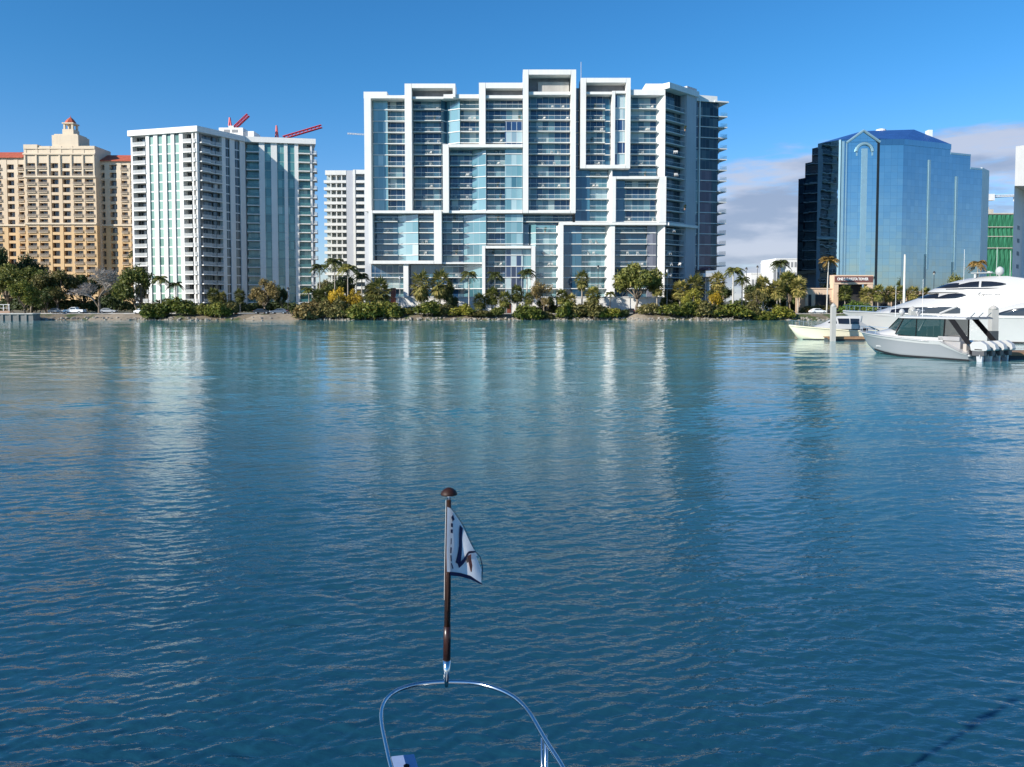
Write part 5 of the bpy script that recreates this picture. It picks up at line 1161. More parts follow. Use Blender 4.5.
# potted plants standing on the tower balconies
_pc = leaf_mesh('foliage', [(0, 0, 0.95, 0.42, 0.42, 0.5), (0.15, 0.1, 1.3, 0.3, 0.3, 0.35)], 160, 0.13, 77, L_PALMD)
_pp = MB().lathe([(0.18, 0), (0.26, 0.45), (0.24, 0.45)], 10).mesh('pot', paint('pot_clay', (0.35, 0.2, 0.13), 0.8))
for x, y, z in BALCONY_SPOTS:
    t = thing('potted_plant', 'small potted plant standing on a framed tower balcony', 'plant', (x, y, z + 0.004), 0, 'potted plants on the tower balconies'); mobj('pot', _pp, t); mobj('foliage', _pc, t)
# ================================================================== VEHICLES, POLES AND SMALL THINGS ON THE BANK
RUB = paint('tyre_rubber', (0.02, 0.02, 0.02), 0.85); RIMM = paint('wheel_alloy', (0.45, 0.45, 0.46), 0.35, 0.8); CGLASS = paint('car_glass', (0.02, 0.028, 0.035), 0.06, 0, 0.1, 0.5, spec=0.8)
HEADL = paint('headlamp', (0.75, 0.75, 0.72), 0.15); TAILL = paint('tail_lamp', (0.4, 0.02, 0.02), 0.25)
def carpaint(n, c): return paint(n, c, 0.22, 0.0, 0.05, 0.8)
def section_loft(mb, prof, hw_lo, hw_hi, zmid):
    """profile polygon (x, z) swept across the width, narrower above zmid"""
    ys = [-1, 1]; n = len(prof)
    hw = [hw_lo if z <= zmid else hw_hi for x, z in prof]
    vs = [(x, -hw[i], z) for i, (x, z) in enumerate(prof)] + [(x, hw[i], z) for i, (x, z) in enumerate(prof)]
    mb.add(vs, [tuple(range(n)), tuple(range(2 * n - 1, n - 1, -1))] + [(i, n + i, n + (i + 1) % n, (i + 1) % n) for i in range(n)]); return mb
def vehicle(px, Y, label, col, kind='car', ang=0.0, name='parked_car', group='vehicles on the far shore', z=1.56):
    t = thing(name, label, 'pickup truck' if kind == 'pickup' else 'car', (wx(px, Y), Y, z), ang, group)
    if kind == 'pickup':
        body = [(-2.75, 0.45), (2.7, 0.42), (2.75, 0.75), (2.6, 1.08), (1.25, 1.18), (-0.75, 1.2), (-2.75, 1.16)]
        cab = [(1.35, 1.17), (0.55, 1.78), (-0.55, 1.82), (-0.85, 1.2)]; wb = (1.75, -1.7); hw, wr = 0.97, 0.40
    else:
        body = [(-2.2, 0.38), (2.2, 0.36), (2.25, 0.6), (2.1, 0.82), (1.0, 0.98), (-1.9, 1.0), (-2.25, 0.85)]
        cab = [(1.05, 0.97), (0.35, 1.42), (-1.0, 1.46), (-1.85, 0.99)]; wb = (1.38, -1.35); hw, wr = 0.9, 0.33
    b = section_loft(MB(), body, hw, hw * 0.94, 0.7).build('body', col, t); smooth_bevel(b, 0.06, 2)
    if kind == 'pickup': MB().box(-2.62, -0.95, -0.78, 0.78, 1.17, 1.205).build('cargo_bed', RUB, b)
    c = section_loft(MB(), cab, hw * 0.93, hw * 0.78, 1.3).build('cabin', col, t); smooth_bevel(c, 0.05, 2)
    x1, x0 = cab[1][0], cab[2][0]; zt = cab[1][1] - 0.1; zb_ = cab[0][1] + 0.04
    for s_ in (-1, 1):
        w0, w1 = hw * 0.94 * s_, hw * 0.84 * s_
        MB().add([(x1 + 0.5, w0, zb_ + .02), (0.0, w0, zb_ + .02), (0.0, w1, zt), (x1, w1, zt)], [(0, 1, 2, 3)]).build('side_window', CGLASS, c)
        MB().add([(-0.08, w0, zb_ + .02), (cab[3][0] + 0.28, w0, zb_ + .02), (x0 + 0.05, w1, zt), (-0.08, w1, zt)], [(0, 1, 2, 3)]).build('side_window', CGLASS, c)
    f = hw * 0.8; MB().add([(cab[0][0] - 0.02, -f, zb_ + .04), (cab[0][0] - 0.02, f, zb_ + .04), (x1 + 0.09, f * 0.9, zt + 0.03), (x1 + 0.09, -f * 0.9, zt + 0.03)], [(0, 1, 2, 3)]).build('windscreen', CGLASS, c)
    for x in wb:
        for s_ in (-1, 1):
            y = s_ * (hw - 0.1); w = MB().tube([(x, y - 0.11, wr), (x, y + 0.11, wr)], wr, 16).build('wheel', RUB, t); MB().tube([(x, y + s_ * 0.112 - 0.01, wr), (x, y + s_ * 0.112 + 0.01, wr)], wr * 0.6, 12).build('rim', RIMM, w)
    for s_ in (-1, 1):
        MB().box(body[2][0] - 0.12, body[2][0] + 0.02, s_ * hw * 0.72 - 0.17, s_ * hw * 0.72 + 0.17, 0.68, 0.82).build('headlight', HEADL, t)
        MB().box(body[0][0] - 0.03, body[0][0] + 0.08, s_ * hw * 0.78 - 0.12, s_ * hw * 0.78 + 0.12, 0.74, 0.95).build('tail_light', TAILL, t)
    return t
PW = carpaint('car_white', (0.78, 0.78, 0.77)); PD = carpaint('car_dark', (0.02, 0.022, 0.025)); PS = carpaint('car_silver', (0.42, 0.43, 0.44)); PBL = carpaint('car_blue_grey', (0.09, 0.11, 0.14))
vehicle(74.5, 208.2, 'white pickup truck driving the shore road at the far left', PW, 'pickup', math.pi, 'pickup_truck')
vehicle(108, 216.9, 'silver car parked under the bare grey tree', PS, 'car', 0.1)
vehicle(141, 205.2, 'white car parked left of the green bank bushes', PW, 'car', math.pi - 0.6)
vehicle(57, 217.0, 'pale car half hidden behind the white pickup', PS, 'car', 0.0)
vehicle(192, 209.5, 'white car seen between the condominium bushes', PW, 'car', 0.0)
vehicle(262, 205.6, 'left of two dark cars above the sandy strip', PD, 'car', 0.0)
vehicle(279, 205.4, 'right of two dark cars above the sandy strip', PBL, 'car', math.pi)
for px, a, col, lb in ((618, 1.4, PD, 'dark car parked at the left under the big round tree'), (631, 1.5, PD, 'dark car parked beneath the middle of the big round tree'), (645, 1.4, PBL, 'blue grey car parked at the right under the big round tree'), (655, 1.55, PD, 'dark car parked below the fan palm of the round tree')):
    vehicle(px, 206.0 + (px % 3), lb, col, 'car', a)
vehicle(412, 207.5, 'dark car half hidden behind the shaggy fan palms', PD, 'car', 0.2); vehicle(818, 207.5, 'white car parked left of the coconut palm', PW, 'car', 0.1); vehicle(836, 209.0, 'dark car parked right of the coconut palm', PD, 'car', 0.2)
vehicle(878, 207.5, 'silver car parked right of the bright green hedge', PS, 'car', 0.0)

ORA = paint('orange_plastic', (0.65, 0.16, 0.05), 0.5)
def barrel(px, Y, label):
    X = wx(px, Y); t = thing('traffic_barrel', label, 'traffic barrel', (X, Y, ground_z(X, Y)), 0, 'orange barrels on the sandy strip')
    MB().lathe([(0.42, 0), (0.42, 0.12), (0.34, 0.13), (0.30, 0.9), (0.30, 1.25), (0.2, 1.3)], 14).build('body', ORA, t)
    for z in (0.5, 0.95): MB().lathe([(0.335, z), (0.325, z + 0.16)], 14).build('white_band', PW, t)
barrel(236, 204.8, 'orange barrel left of the two dark cars'); barrel(294.5, 204.6, 'orange barrel right of the two dark cars')

STEEL = paint('galvanised_steel', (0.42, 0.43, 0.44), 0.5, 0.5); DKPOLE = paint('dark_pole_paint', (0.03, 0.03, 0.032), 0.6); LENS = paint('lamp_lens', (0.65, 0.65, 0.62), 0.3); PALEC = paint('pale_pole', (0.62, 0.60, 0.54), 0.7, 0, 0.1, 0.6)
def lamp(px, ytop, Y, label, mat=DKPOLE, arm=0.0):
    X = wx(px, Y); t = thing('street_lamp', label, 'street lamp', (X, Y, 1.55), 0, 'street lamps on the far shore'); h = wz(ytop, Y) - 1.55
    MB().tube([(0, 0, 0), (0, 0, 0.5), (0, 0, h)], [0.16, 0.10, 0.07], 8).build('pole', mat, t)
    if arm: MB().tube([(0, 0, h - 0.1), (arm * 0.5, 0, h + 0.15), (arm, 0, h + 0.1)], 0.05, 6).build('arm', mat, t)
    hd = MB().lathe([(0.10, h), (0.34, h + 0.12), (0.30, h + 0.55), (0.12, h + 0.78)], 10, (arm, 0)).build('lamp_head', mat, t); MB().lathe([(0.26, h - 0.06), (0.30, h + 0.1)], 10, (arm, 0)).build('lens', LENS, hd)
lamp(598, 268, 212, 'dark street lamp before the dark blue glass bay'); lamp(667, 272, 210, 'grey street lamp left of the full crowned fan palm', STEEL)
lamp(746, 270, 214, 'dark street lamp right of the royal palm'); lamp(933.5, 274, 206, 'dark street lamp rising behind the yacht bow'); lamp(757, 268, 232, 'far dark street lamp before the small white house')
lamp(400, 279, 214, 'grey street lamp left of the shaggy fan palms', STEEL); lamp(288, 290, 209, 'short dark street lamp right of the khaki tree')
X = wx(904, 203); t = thing('concrete_pole', 'tall plain pale pole in front of the blue office tower', 'pole', (X, 203, 1.5))
MB().tube([(0, 0, 0), (0, 0, wz(255, 203) - 1.5)], [0.34, 0.24], 10).build('shaft', PALEC, t); MB().lathe([(0.3, wz(255, 203) - 1.55), (0.3, wz(255, 203) - 1.35), (0.05, wz(255, 203) - 1.25)], 10).build('cap', STEEL, t)

# white railing with posts on the seawall
rl = thing('railing', 'white railing and low wall on the seawall at the far left', 'railing', (SEAWALL_X - 10, 203, 1.5))
mb = MB()
for i in range(16):
    x = -22 + i * 1.45 ; MB().box(x - 0.07, x + 0.07, -0.07, 0.07, 0, 2.6).build('post', PW, rl)
MB().box(-22.2, 0, -0.05, 0.05, 2.5, 2.62).build('top_rail', PW, rl); MB().box(-22.2, 0, -0.05, 0.05, 1.6, 1.68).build('middle_rail', PW, rl); MB().box(-22.2, 0, -0.12, 0.12, 0, 0.9).build('low_wall', paint('terracotta_wall', (0.42, 0.28, 0.2), 0.8), rl)
# ================================================================== BOATS
GELW = paint('gelcoat_white', (0.44, 0.44, 0.435), 0.16, 0, 0.04, 0.3); GELG = paint('gelcoat_grey', (0.25, 0.26, 0.275), 0.14, 0, 0.04, 0.3); GELC = paint('gelcoat_cream', (0.72, 0.68, 0.52), 0.2, 0, 0.05, 0.3)
SMOKE = paint('smoked_glass', (0.012, 0.013, 0.016), 0.04, 0, 0.2, 0.4, spec=0.9); BOOT = paint('antifoul_black', (0.012, 0.012, 0.014), 0.5); CHROME = paint('stainless_steel', (0.62, 0.64, 0.66), 0.12, 1.0, 0.05, 1.0)
GREYL = paint('shadow_line_grey', (0.22, 0.22, 0.23), 0.4)
TEALG = clearglass('teal_boat_glass', (0.006, 0.04, 0.045), 0.78); SEATM = paint('seat_vinyl', (0.40, 0.36, 0.32), 0.6); GREYV = paint('grey_vinyl', (0.33, 0.32, 0.32), 0.6); BLK = paint('black_trim', (0.010, 0.010, 0.012), 0.6, 0, 0.1, 0.6, spec=0.12)
TEAK = paint('teak', (0.26, 0.15, 0.08), 0.7, 0, 0.25, 2.0)
def hull(st, deck_camber=0.05):
    """st: (x, half beam, sheer z, half chine, chine z, keel z) from bow to stern -> (side mesh, deck mesh, waterline band)"""
    sh, dk, bt = MB(), MB(), MB(); rows = []; decks = []
    for x, hb, zs, hc, zc, zk in st:
        def side(sg):
            pts = []
            for f in (0, 0.2, 0.45, 0.7, 0.88, 1.0):     # sheer -> chine with flare
                y = hb + (hc - hb) * (f ** 0.75); z = zs + (zc - zs) * f; pts.append((x, sg * y, z))
            return pts
        p = side(1); q = side(-1)
        rows.append(p + [(x, 0, zk)] + q[::-1])
        decks.append([(x, hb * 0.985, zs), (x, hb * 0.5, zs + deck_camber), (x, 0, zs + deck_camber * 1.3), (x, -hb * 0.5, zs + deck_camber), (x, -hb * 0.985, zs)])
    sh.grid(rows); sh.add(rows[-1], [tuple(range(len(rows[-1])))]); dk.grid(decks)
    return sh, dk
def rubrail(st, off, r, z=0.0):
    mb = MB(); 
    for sg in (-1, 1): mb.tube([(x, sg * (hb + off), zs + z) for x, hb, zs, *_ in st], r, 6)
    return mb
def interp(tab, v):
    for (a, fa), (b, fb) in zip(tab, tab[1:]):
        if v <= b: return fa + (fb - fa) * max(0.0, (v - a) / (b - a))
    return tab[-1][1]
class House:
    """a deckhouse: nose position and half width vary with height; side surface y(x, z)"""
    def __init__(s, nose, hw, L, xaft): s.nose, s.hw, s.L, s.xaft = nose, hw, L, xaft
    def y(s, x, z):
        n = interp(s.nose, z); t = min(max((n - x) / s.L, 0.0), 1.0); return interp(s.hw, z) * (1 - (1 - t) ** 2.2) ** 0.6
    def shell(s, zs, n=26, roof=True):
        mb = MB(); rows = []
        for z in zs:
            nx = interp(s.nose, z); xa = interp(s.xaft, z); xs_ = [nx - (nx - xa) * (i / n) ** 1.8 for i in range(n + 1)]
            rows.append([(x, s.y(x, z), z) for x in xs_] + [(x, -s.y(x, z), z) for x in xs_[::-1]])
        mb.grid(rows)
        m = len(rows[0])
        mb.add([], []); b = len(mb.v) - m
        top = rows[-1]; nn = n + 1
        mb.add([p for p in top], [(i, i + 1, m - 2 - i, m - 1 - i) for i in range(n)])
        mb.add([(r_[n][0], r_[n][1], r_[n][2]) for r_ in rows] + [(r_[n + 1][0], r_[n + 1][1], r_[n + 1][2]) for r_ in rows], [(i, i + 1, len(rows) + i + 1, len(rows) + i) for i in range(len(rows) - 1)])
        return mb
    def patch(s, cols, sides=(1, -1), off=0.055, nz=8):
        """window: cols = (x, z low, z high)"""
        out = []
        for sg in sides:
            mb = MB(); rows = [[(x, sg * (s.y(x, lo + (hi - lo) * k / nz) + off), lo + (hi - lo) * k / nz) for k in range(nz + 1)] for x, lo, hi in cols]; mb.grid(rows); out.append(mb)
        return out
def smoothpts(tab, n=14):
    xs_ = [tab[0][0] + (tab[-1][0] - tab[0][0]) * i / n for i in range(n + 1)]
    def it(k, x):
        for a, b in zip(tab, tab[1:]):
            if (a[0] - x) * (b[0] - x) <= 0: return a[k] + (b[k] - a[k]) * (0 if a[0] == b[0] else (x - a[0]) / (b[0] - a[0]))
        return tab[-1][k]
    return [(x, it(1, x), it(2, x)) for x in xs_]

# ---- large motor yacht (bow to the left, port side towards us). local x forward, y to port; bow tip at x=0
YY = 106.0
ykx = wx(843, YY, 3.5)
ya = math.pi - R(40.0)
yacht = thing('motor_yacht', 'large white motor yacht with dark curved windows at the right edge', 'yacht', (ykx, YY, 0), ya)
st = []
for i, x in enumerate([0, -0.5, -1.1, -1.8, -2.6, -3.5, -4.4, -5.4, -6.6, -8, -9.6, -11.5, -13.5, -16, -19, -22, -25, -28, -31, -34]):
    f = -x / 34.0
    hb = 3.55 * (1 - (1 - min(f / 0.42, 1)) ** 2.0) ** 0.75; hb = max(hb, 0.05) * (1 - 0.08 * max(0, (f - .6) / .4))
    zs = 3.65 - 0.62 * min(1, f / 0.55); fc_ = min(f / 0.5, 1)
    hc = max(0.02, 2.9 * (1 - (1 - fc_) ** 1.7)); hc = min(hc, hb * 0.97); zk = interp([(0, 3.35), (1.1, 2.5), (2.6, 1.4), (4.4, 0.1), (5.4, -0.5), (8, -0.9), (40, -0.9)], -x)
    zc = max(-0.25, min(zs - 0.2, zk + 0.35 if x > -5 else 1.2 - 1.45 * min(1, f / 0.3)))
    if x > -6.6: zc = max(zc, interp([(0, 3.4), (4.4, 0.55), (6.6, 0.05)], -x)); hc = min(hc, 0.28 * -x)
    st.append((x, hb, zs, hc, zc, min(zk, zc - 0.02)))
sh, dk = hull(st, 0.08); h_ = sh.build('hull', GELW, yacht, True); dk.build('deck', GELW, yacht, True)
rubrail(st, 0.0, 0.06, -0.02).build('toe_rail', GELW, yacht, True)
bd = MB()
for sg in (-1, 1): bd.grid([[(x, sg * (hc + 0.015), -0.3), (x, sg * (hc + (hb - hc) * 0.12 + 0.06), 0.2)] for i, (x, hb, zs, hc, zc, zk) in enumerate(st) if i > 7])
bd.build('waterline_band', BOOT, yacht)
# bulwark line and forward rail
mb = MB()
for sg in (-1, 1):
    for i in range(1, 10): x, hb, zs = st[i][0], st[i][1], st[i][2]; mb.tube([(x, sg * (hb - 0.08), zs), (x, sg * (hb - 0.12), zs + 0.75)], 0.02, 5)
    mb.tube([(st[i][0], sg * (st[i][1] - 0.12), st[i][2] + 0.75) for i in range(0, 10)], 0.022, 5)
mb.build('bow_rail', CHROME, yacht)
# tier one: long raked coachroof running up to the pilothouse, wide side bulge aft
t1 = House([(3.2, -2.6), (3.6, -4.2), (4.1, -5.7), (4.7, -7.5), (5.2, -8.9), (5.7, -10.0), (6.1, -11.0), (6.4, -11.8)], [(3.2, 2.75), (4.2, 2.7), (5.2, 2.45), (5.7, 2.35), (6.4, 2.1)], 5.5, [(3.2, -29), (6.4, -27)])
sh1 = t1.shell([3.1, 3.4, 3.7, 4.1, 4.5, 4.9, 5.2, 5.5, 5.8, 6.1, 6.4]); s1 = sh1.build('pilothouse', GELW, yacht, True)
for nm, cols in (('windshield', [(-9.3, 5.36, 5.44), (-10.0, 5.32, 5.66), (-10.8, 5.32, 5.86), (-11.7, 5.34, 5.96), (-12.0, 5.36, 5.95)]), ('side_window', [(-11.7, 5.30, 5.34), (-12.4, 5.30, 5.66), (-13.1, 5.32, 5.90), (-14.0, 5.36, 5.98), (-14.7, 5.48, 5.92), (-15.1, 5.64, 5.74)]),
                 ('saloon_window', [(-6.6, 3.5, 3.9), (-8, 3.48, 4.12), (-12, 3.46, 4.30), (-14.0, 3.46, 4.26), (-14.6, 3.5, 4.1)])):
    for m_ in t1.patch(smoothpts(cols, 18)): m_.build(nm, SMOKE, s1, True)
# widebody bulge aft of midships
t2 = House([(3.0, -14.4), (3.5, -15.0), (4.0, -16.0), (4.6, -17.6), (5.0, -19.4)], [(3.0, 3.30), (4.0, 3.24), (5.0, 3.0)], 5.0, [(3.0, -31), (5.0, -30)])
s2 = t2.shell([2.9, 3.2, 3.5, 3.8, 4.1, 4.4, 4.7, 4.9, 5.0]).build('main_deck_house', GELW, yacht, True)
for m_ in t2.patch(smoothpts([(-18.2, 3.32, 3.36), (-19.0, 3.3, 3.72), (-20.2, 3.3, 4.08), (-22, 3.3, 4.3), (-25, 3.3, 4.4), (-28, 3.4, 4.2)], 18)): m_.build('saloon_window', SMOKE, s2, True)
mb = MB()
for sg in (-1, 1): mb.tube([(x, sg * (t2.y(x, 4.96) + 0.02), 4.97) for x in [-19.5 - 0.6 * i for i in range(17)]], 0.05, 5)
mb.build('shadow_line', GREYL, s2, True)  # grey tube drawn as the shadow line along the bulge top
# tier three: enclosed flybridge with arched windows
t3 = House([(6.2, -10.4), (6.6, -11.2), (7.1, -12.3), (7.5, -13.5), (7.8, -14.8), (8.0, -16.4)], [(6.2, 2.2), (6.9, 2.0), (7.5, 1.7), (8.0, 1.25)], 4.6, [(6.2, -27), (6.9, -25.0), (7.6, -21.6), (8.0, -19.2)])
s3 = t3.shell([6.1, 6.3, 6.5, 6.7, 6.95, 7.2, 7.4, 7.6, 7.78, 7.92, 8.01]).build('flybridge', GELW, yacht, True)
for nm, cols in (('windshield', [(-11.4, 6.62, 6.68), (-12.0, 6.62, 6.96), (-12.9, 6.62, 7.18), (-13.8, 6.64, 7.26), (-14.2, 6.66, 7.24)]), ('side_window', [(-13.6, 6.72, 6.78), (-14.4, 6.70, 7.08), (-15.4, 6.70, 7.34), (-16.4, 6.70, 7.42)]), ('side_window', [(-16.65, 6.70, 7.42), (-17.6, 6.74, 7.38), (-18.6, 6.84, 7.24), (-19.2, 6.98, 7.08)]),
                 ('dark_stripe', [(-12.8, 6.44, 6.52), (-15, 6.44, 6.57), (-17.5, 6.48, 6.60), (-18.6, 6.54, 6.58)])):
    for m_ in t3.patch(smoothpts(cols, 14)): m_.build(nm, SMOKE, s3, True)
# name script: thin looping strokes on the side
for sg in (1,):
    mb = MB()
    def nm_pt(u, v): x = -16.4 - u * 2.4; z = 5.62 + v * 0.40; return (x, sg * (t1.y(x, z) + 0.03), z)
    mb.tube([nm_pt(0.10, 1.0), nm_pt(0.03, 0.55), nm_pt(0.05, 0.05), nm_pt(0.13, -0.12), nm_pt(0.17, 0.15)], 0.045, 5)
    mb.tube([nm_pt(0.19, 0.5), nm_pt(0.21, 0.2), nm_pt(0.26, 0.5), nm_pt(0.23, -0.5), nm_pt(0.19, -0.35)], 0.035, 5)
    mb.tube([nm_pt(0.28 + 0.032 * i, 0.42 if i % 2 else 0.16) for i in range(11)], 0.035, 5); mb.tube([nm_pt(0.72 + 0.03 * i, 0.42 if i % 2 else 0.15) for i in range(9)], 0.04, 5)
    mb.build('name_script', paint('script_dark', (0.10, 0.10, 0.11), 0.5), s1)
# radar arch gear
mb = MB().lathe([(0.16, 7.6), (0.16, 8.15), (0.42, 8.25), (0.47, 8.6), (0.40, 8.92), (0.2, 9.12), (0.03, 9.18)], 16, (-18.4, 0.9)); mb.build('satellite_dome', GELW, yacht, True)
mb = MB().box(-17.4, -17.1, -0.9, 0.9, 8.5, 8.65).box(-17.32, -17.18, -0.06, 0.06, 8.0, 8.5); mb.build('radar', GELW, yacht)
mb = MB().box(-15.9, -15.7, -1.0, -0.85, 7.8, 8.4).box(-15.9, -15.7, 0.85, 1.0, 7.8, 8.4).box(-17.6, -15.4, -1.2, 1.2, 8.4, 8.48); mb.build('light_mast', GELW, yacht)
for x, y, h in ((-14.6, 0.9, 11.4), (-19.5, 1.2, 11.0), (-17.8, -1.0, 11.6)): MB().tube([(x, y, 7.5), (x, y, h)], 0.02, 5).build('antenna', PW, yacht)
mb = MB().tube([(-12.4, 2.80, 3.45), (-14.3, 2.80, 4.35)], 0.13, 6); mb.build('stair_rail', GELW, yacht)
mb = MB().box(-1.9, -1.55, 1.15, 1.55, 1.1, 1.7); a_ = mb.build('anchor', BLK, yacht); a_.location = (0.3, -0.65, 0.0)

# ---- sport boat with four outboards
sx0, sy0 = wx(861, 75.5, 2), 75.5; ex, ey = wx(986, 64.3, 1), 64.3
fwd = Vector((sx0 - ex, sy0 - ey)).normalized(); ang = math.atan2(fwd.y, fwd.x); port = Vector((-fwd.y, fwd.x))
o_ = Vector((sx0, sy0))
sb = thing('sport_boat', 'white and grey sport boat with hardtop cabin and four white outboard engines', 'motor boat', (o_.x, o_.y, 0), ang); sb.scale = (1.0, 1.2, 1.0)
BL = (Vector((sx0, sy0)) - Vector((ex, ey))).length - 0.2
# the port gunwale line was measured, so the centreline lies half a beam to starboard of it aft
st = []; NS = 16
for i, f in enumerate([0, 0.02, 0.045, 0.075, 0.11, 0.15, 0.2, 0.26, 0.33, 0.4, 0.48, 0.56, 0.64, 0.72, 0.8, 0.86, 0.92, 0.96, 1.0]):
    x = -BL * f
    hb = max(0.04, 1.85 * (1 - (1 - min(f / 0.42, 1)) ** 2.1) ** 0.72); zs = 2.12 - 0.56 * min(1, f / 0.68)
    if f > 0.8: zs = max(0.62, 1.56 - (f - 0.8) / 0.18 * 0.95)
    hc = min(max(0.02, 1.58 * (1 - (1 - min(f / 0.5, 1)) ** 1.6)), hb * 0.96); zk = interp([(0, 1.95), (0.6, 1.35), (1.3, 0.5), (1.9, -0.1), (3, -0.5), (20, -0.5)], -x)
    zc = max(0.1, interp([(0, 2.0), (1.3, 0.85), (2.5, 0.45), (4.5, 0.2), (6, 0.1)], -x)); hc = min(hc, 0.42 * -x + 0.02)
    st.append((x, hb, zs, hc, zc, min(zk, zc - 0.02)))
sh, dk = hull(st, 0.04); hb_ = sh.build('hull', GELG, sb, True); dk.build('deck', GELW, sb, True)
rubrail(st[:14], 0.01, 0.05, -0.05).build('rub_rail', GELW, sb, True)
mb = MB()
for sg in (-1, 1):                                       # white upper topsides and the coaming that sweeps down aft
    rows = [[(x, sg * (hb + 0.012), zs), (x, sg * (hb + (hc - hb) * 0.2 ** 0.75 * 0.9 + 0.014), zs + (zc - zs) * 0.2)] for x, hb, zs, hc, zc, zk in st]; mb.grid(rows)
mb.build('topside_band', GELW, sb, True)
mb = MB()
for sg in (-1, 1):
    mb.grid([[(x, sg * (hc + 0.012), zc - 0.10), (x, sg * (hc + 0.03), zc + 0.06)] for x, hb, zs, hc, zc, zk in st[6:]])
mb.build('boot_stripe', BOOT, sb, True)
tr = House([(1.9, -1.4), (2.2, -2.3), (2.45, -3.4), (2.55, -4.0)], [(1.9, 1.2), (2.55, 1.0)], 3.0, [(1.9, -5.2), (2.55, -5.2)])
tr.shell([1.7, 1.95, 2.15, 2.35, 2.48, 2.56]).build('coachroof', GELW, sb, True)
zr = 3.46
def P3(x, y, z): return (x, y, z)
rf = House([(zr, -4.7), (zr + 0.12, -4.8), (zr + 0.2, -5.3)], [(zr, 1.48), (zr + 0.12, 1.46), (zr + 0.2, 1.2)], 1.2, [(zr, -BL * 0.97), (zr + 0.2, -BL * 0.96)])
top = rf.shell([zr, zr + 0.05, zr + 0.12, zr + 0.17, zr + 0.2]).build('hardtop', GELW, sb, True)
xr = -BL * 0.97; xw = -BL * 0.80
cab = MB(); fl = MB().box(-BL * 0.97, -3.0, -1.3, 1.3, 0.75, 0.85).build('cockpit_sole', GELW, sb)
# windshield panes, frames
mb = MB().add([(-3.8, 0.72, 2.5), (-3.8, -0.72, 2.5), (-4.95, -0.85, zr), (-4.95, 0.85, zr)], [(0, 1, 2, 3)]); mb.build('windscreen', TEALG, sb)
for sg in (-1, 1):
    MB().add([(-3.82, sg * 0.74, 2.48), (-5.0, sg * 1.30, 2.3), (-5.8, sg * 1.25, zr), (-4.97, sg * 0.87, zr)], [(0, 1, 2, 3)]).build('windscreen', TEALG, sb)
    MB().add([(-5.08, sg * 1.31, 2.0), (-7.1, sg * 1.36, 1.85), (-7.1, sg * 1.30, zr), (-5.86, sg * 1.26, zr)], [(0, 1, 2, 3)]).build('side_window', TEALG, sb)
    MB().add([(-7.2, sg * 1.36, 1.85), (xw, sg * 1.38, 1.8), (xw, sg * 1.33, zr), (-7.2, sg * 1.30, zr)], [(0, 1, 2, 3)]).build('side_window', TEALG, sb)
    for a, b, r_ in (((-3.8, sg * 0.73, 2.46), (-4.96, sg * 0.86, zr), 0.05), ((-5.04, sg * 1.31, 2.0), (-5.83, sg * 1.26, zr), 0.05), ((-7.15, sg * 1.37, 1.7), (-7.15, sg * 1.30, zr), 0.045), ((xw, sg * 1.39, 1.55), (xw - 0.05, sg * 1.33, zr), 0.06)): MB().tube([a, b], r_, 6).build('window_frame', BLK, sb)
    MB().box(-5.1, xw, sg * 1.40 - 0.05, sg * 1.40 + 0.05, 1.3, 1.86).build('cabin_side', GELW, sb)
    m_ = MB().add([(xw - 0.35, sg * 1.30, zr), (xw - 0.9, sg * 1.30, zr), (xr - 0.55, sg * 1.48, 1.42), (xr - 0.05, sg * 1.48, 1.42)], [(0, 1, 2, 3)]); o = m_.build('aft_support', BLK, sb); mod = o.modifiers.new('solid', 'SOLIDIFY'); mod.thickness = 0.07
# interior: helm console, seats, wheel
MB().box(-5.9, -5.2, -0.9, 0.9, 0.85, 2.25).build('helm_console', BLK, sb)
for y in (-0.72, 0, 0.72):
    mb = MB().box(-7.3, -6.75, y - 0.28, y + 0.28, 1.65, 1.85).box(-7.42, -7.28, y - 0.28, y + 0.28, 1.8, 2.75).box(-7.1, -6.95, y - 0.1, y + 0.1, 0.85, 1.65); smooth_bevel(mb.build('helm_seat', BLK, sb), 0.05)
smooth_bevel(MB().box(-BL * 0.92, -BL * 0.76, 0.55, 1.35, 0.85, 1.62).box(-BL * 0.92, -BL * 0.76, 1.2, 1.45, 1.6, 1.98).build('bench_seat', GREYV, sb), 0.05)
smooth_bevel(MB().box(-BL * 0.80, -BL * 0.76, -1.2, 1.2, 0.85, 2.0).box(-BL * 0.90, -BL * 0.76, -1.2, 0.4, 0.85, 1.45).build('cockpit_lounge', SEATM, sb), 0.05)
smooth_bevel(MB().box(-BL * 0.965, -BL * 0.94, -1.3, 1.35, 0.7, 1.42).build('transom_door', SEATM, sb), 0.03)
MB().box(-BL - 0.15, -BL * 0.96, -1.7, 1.7, 0.42, 0.56).build('swim_platform', GELW, sb)
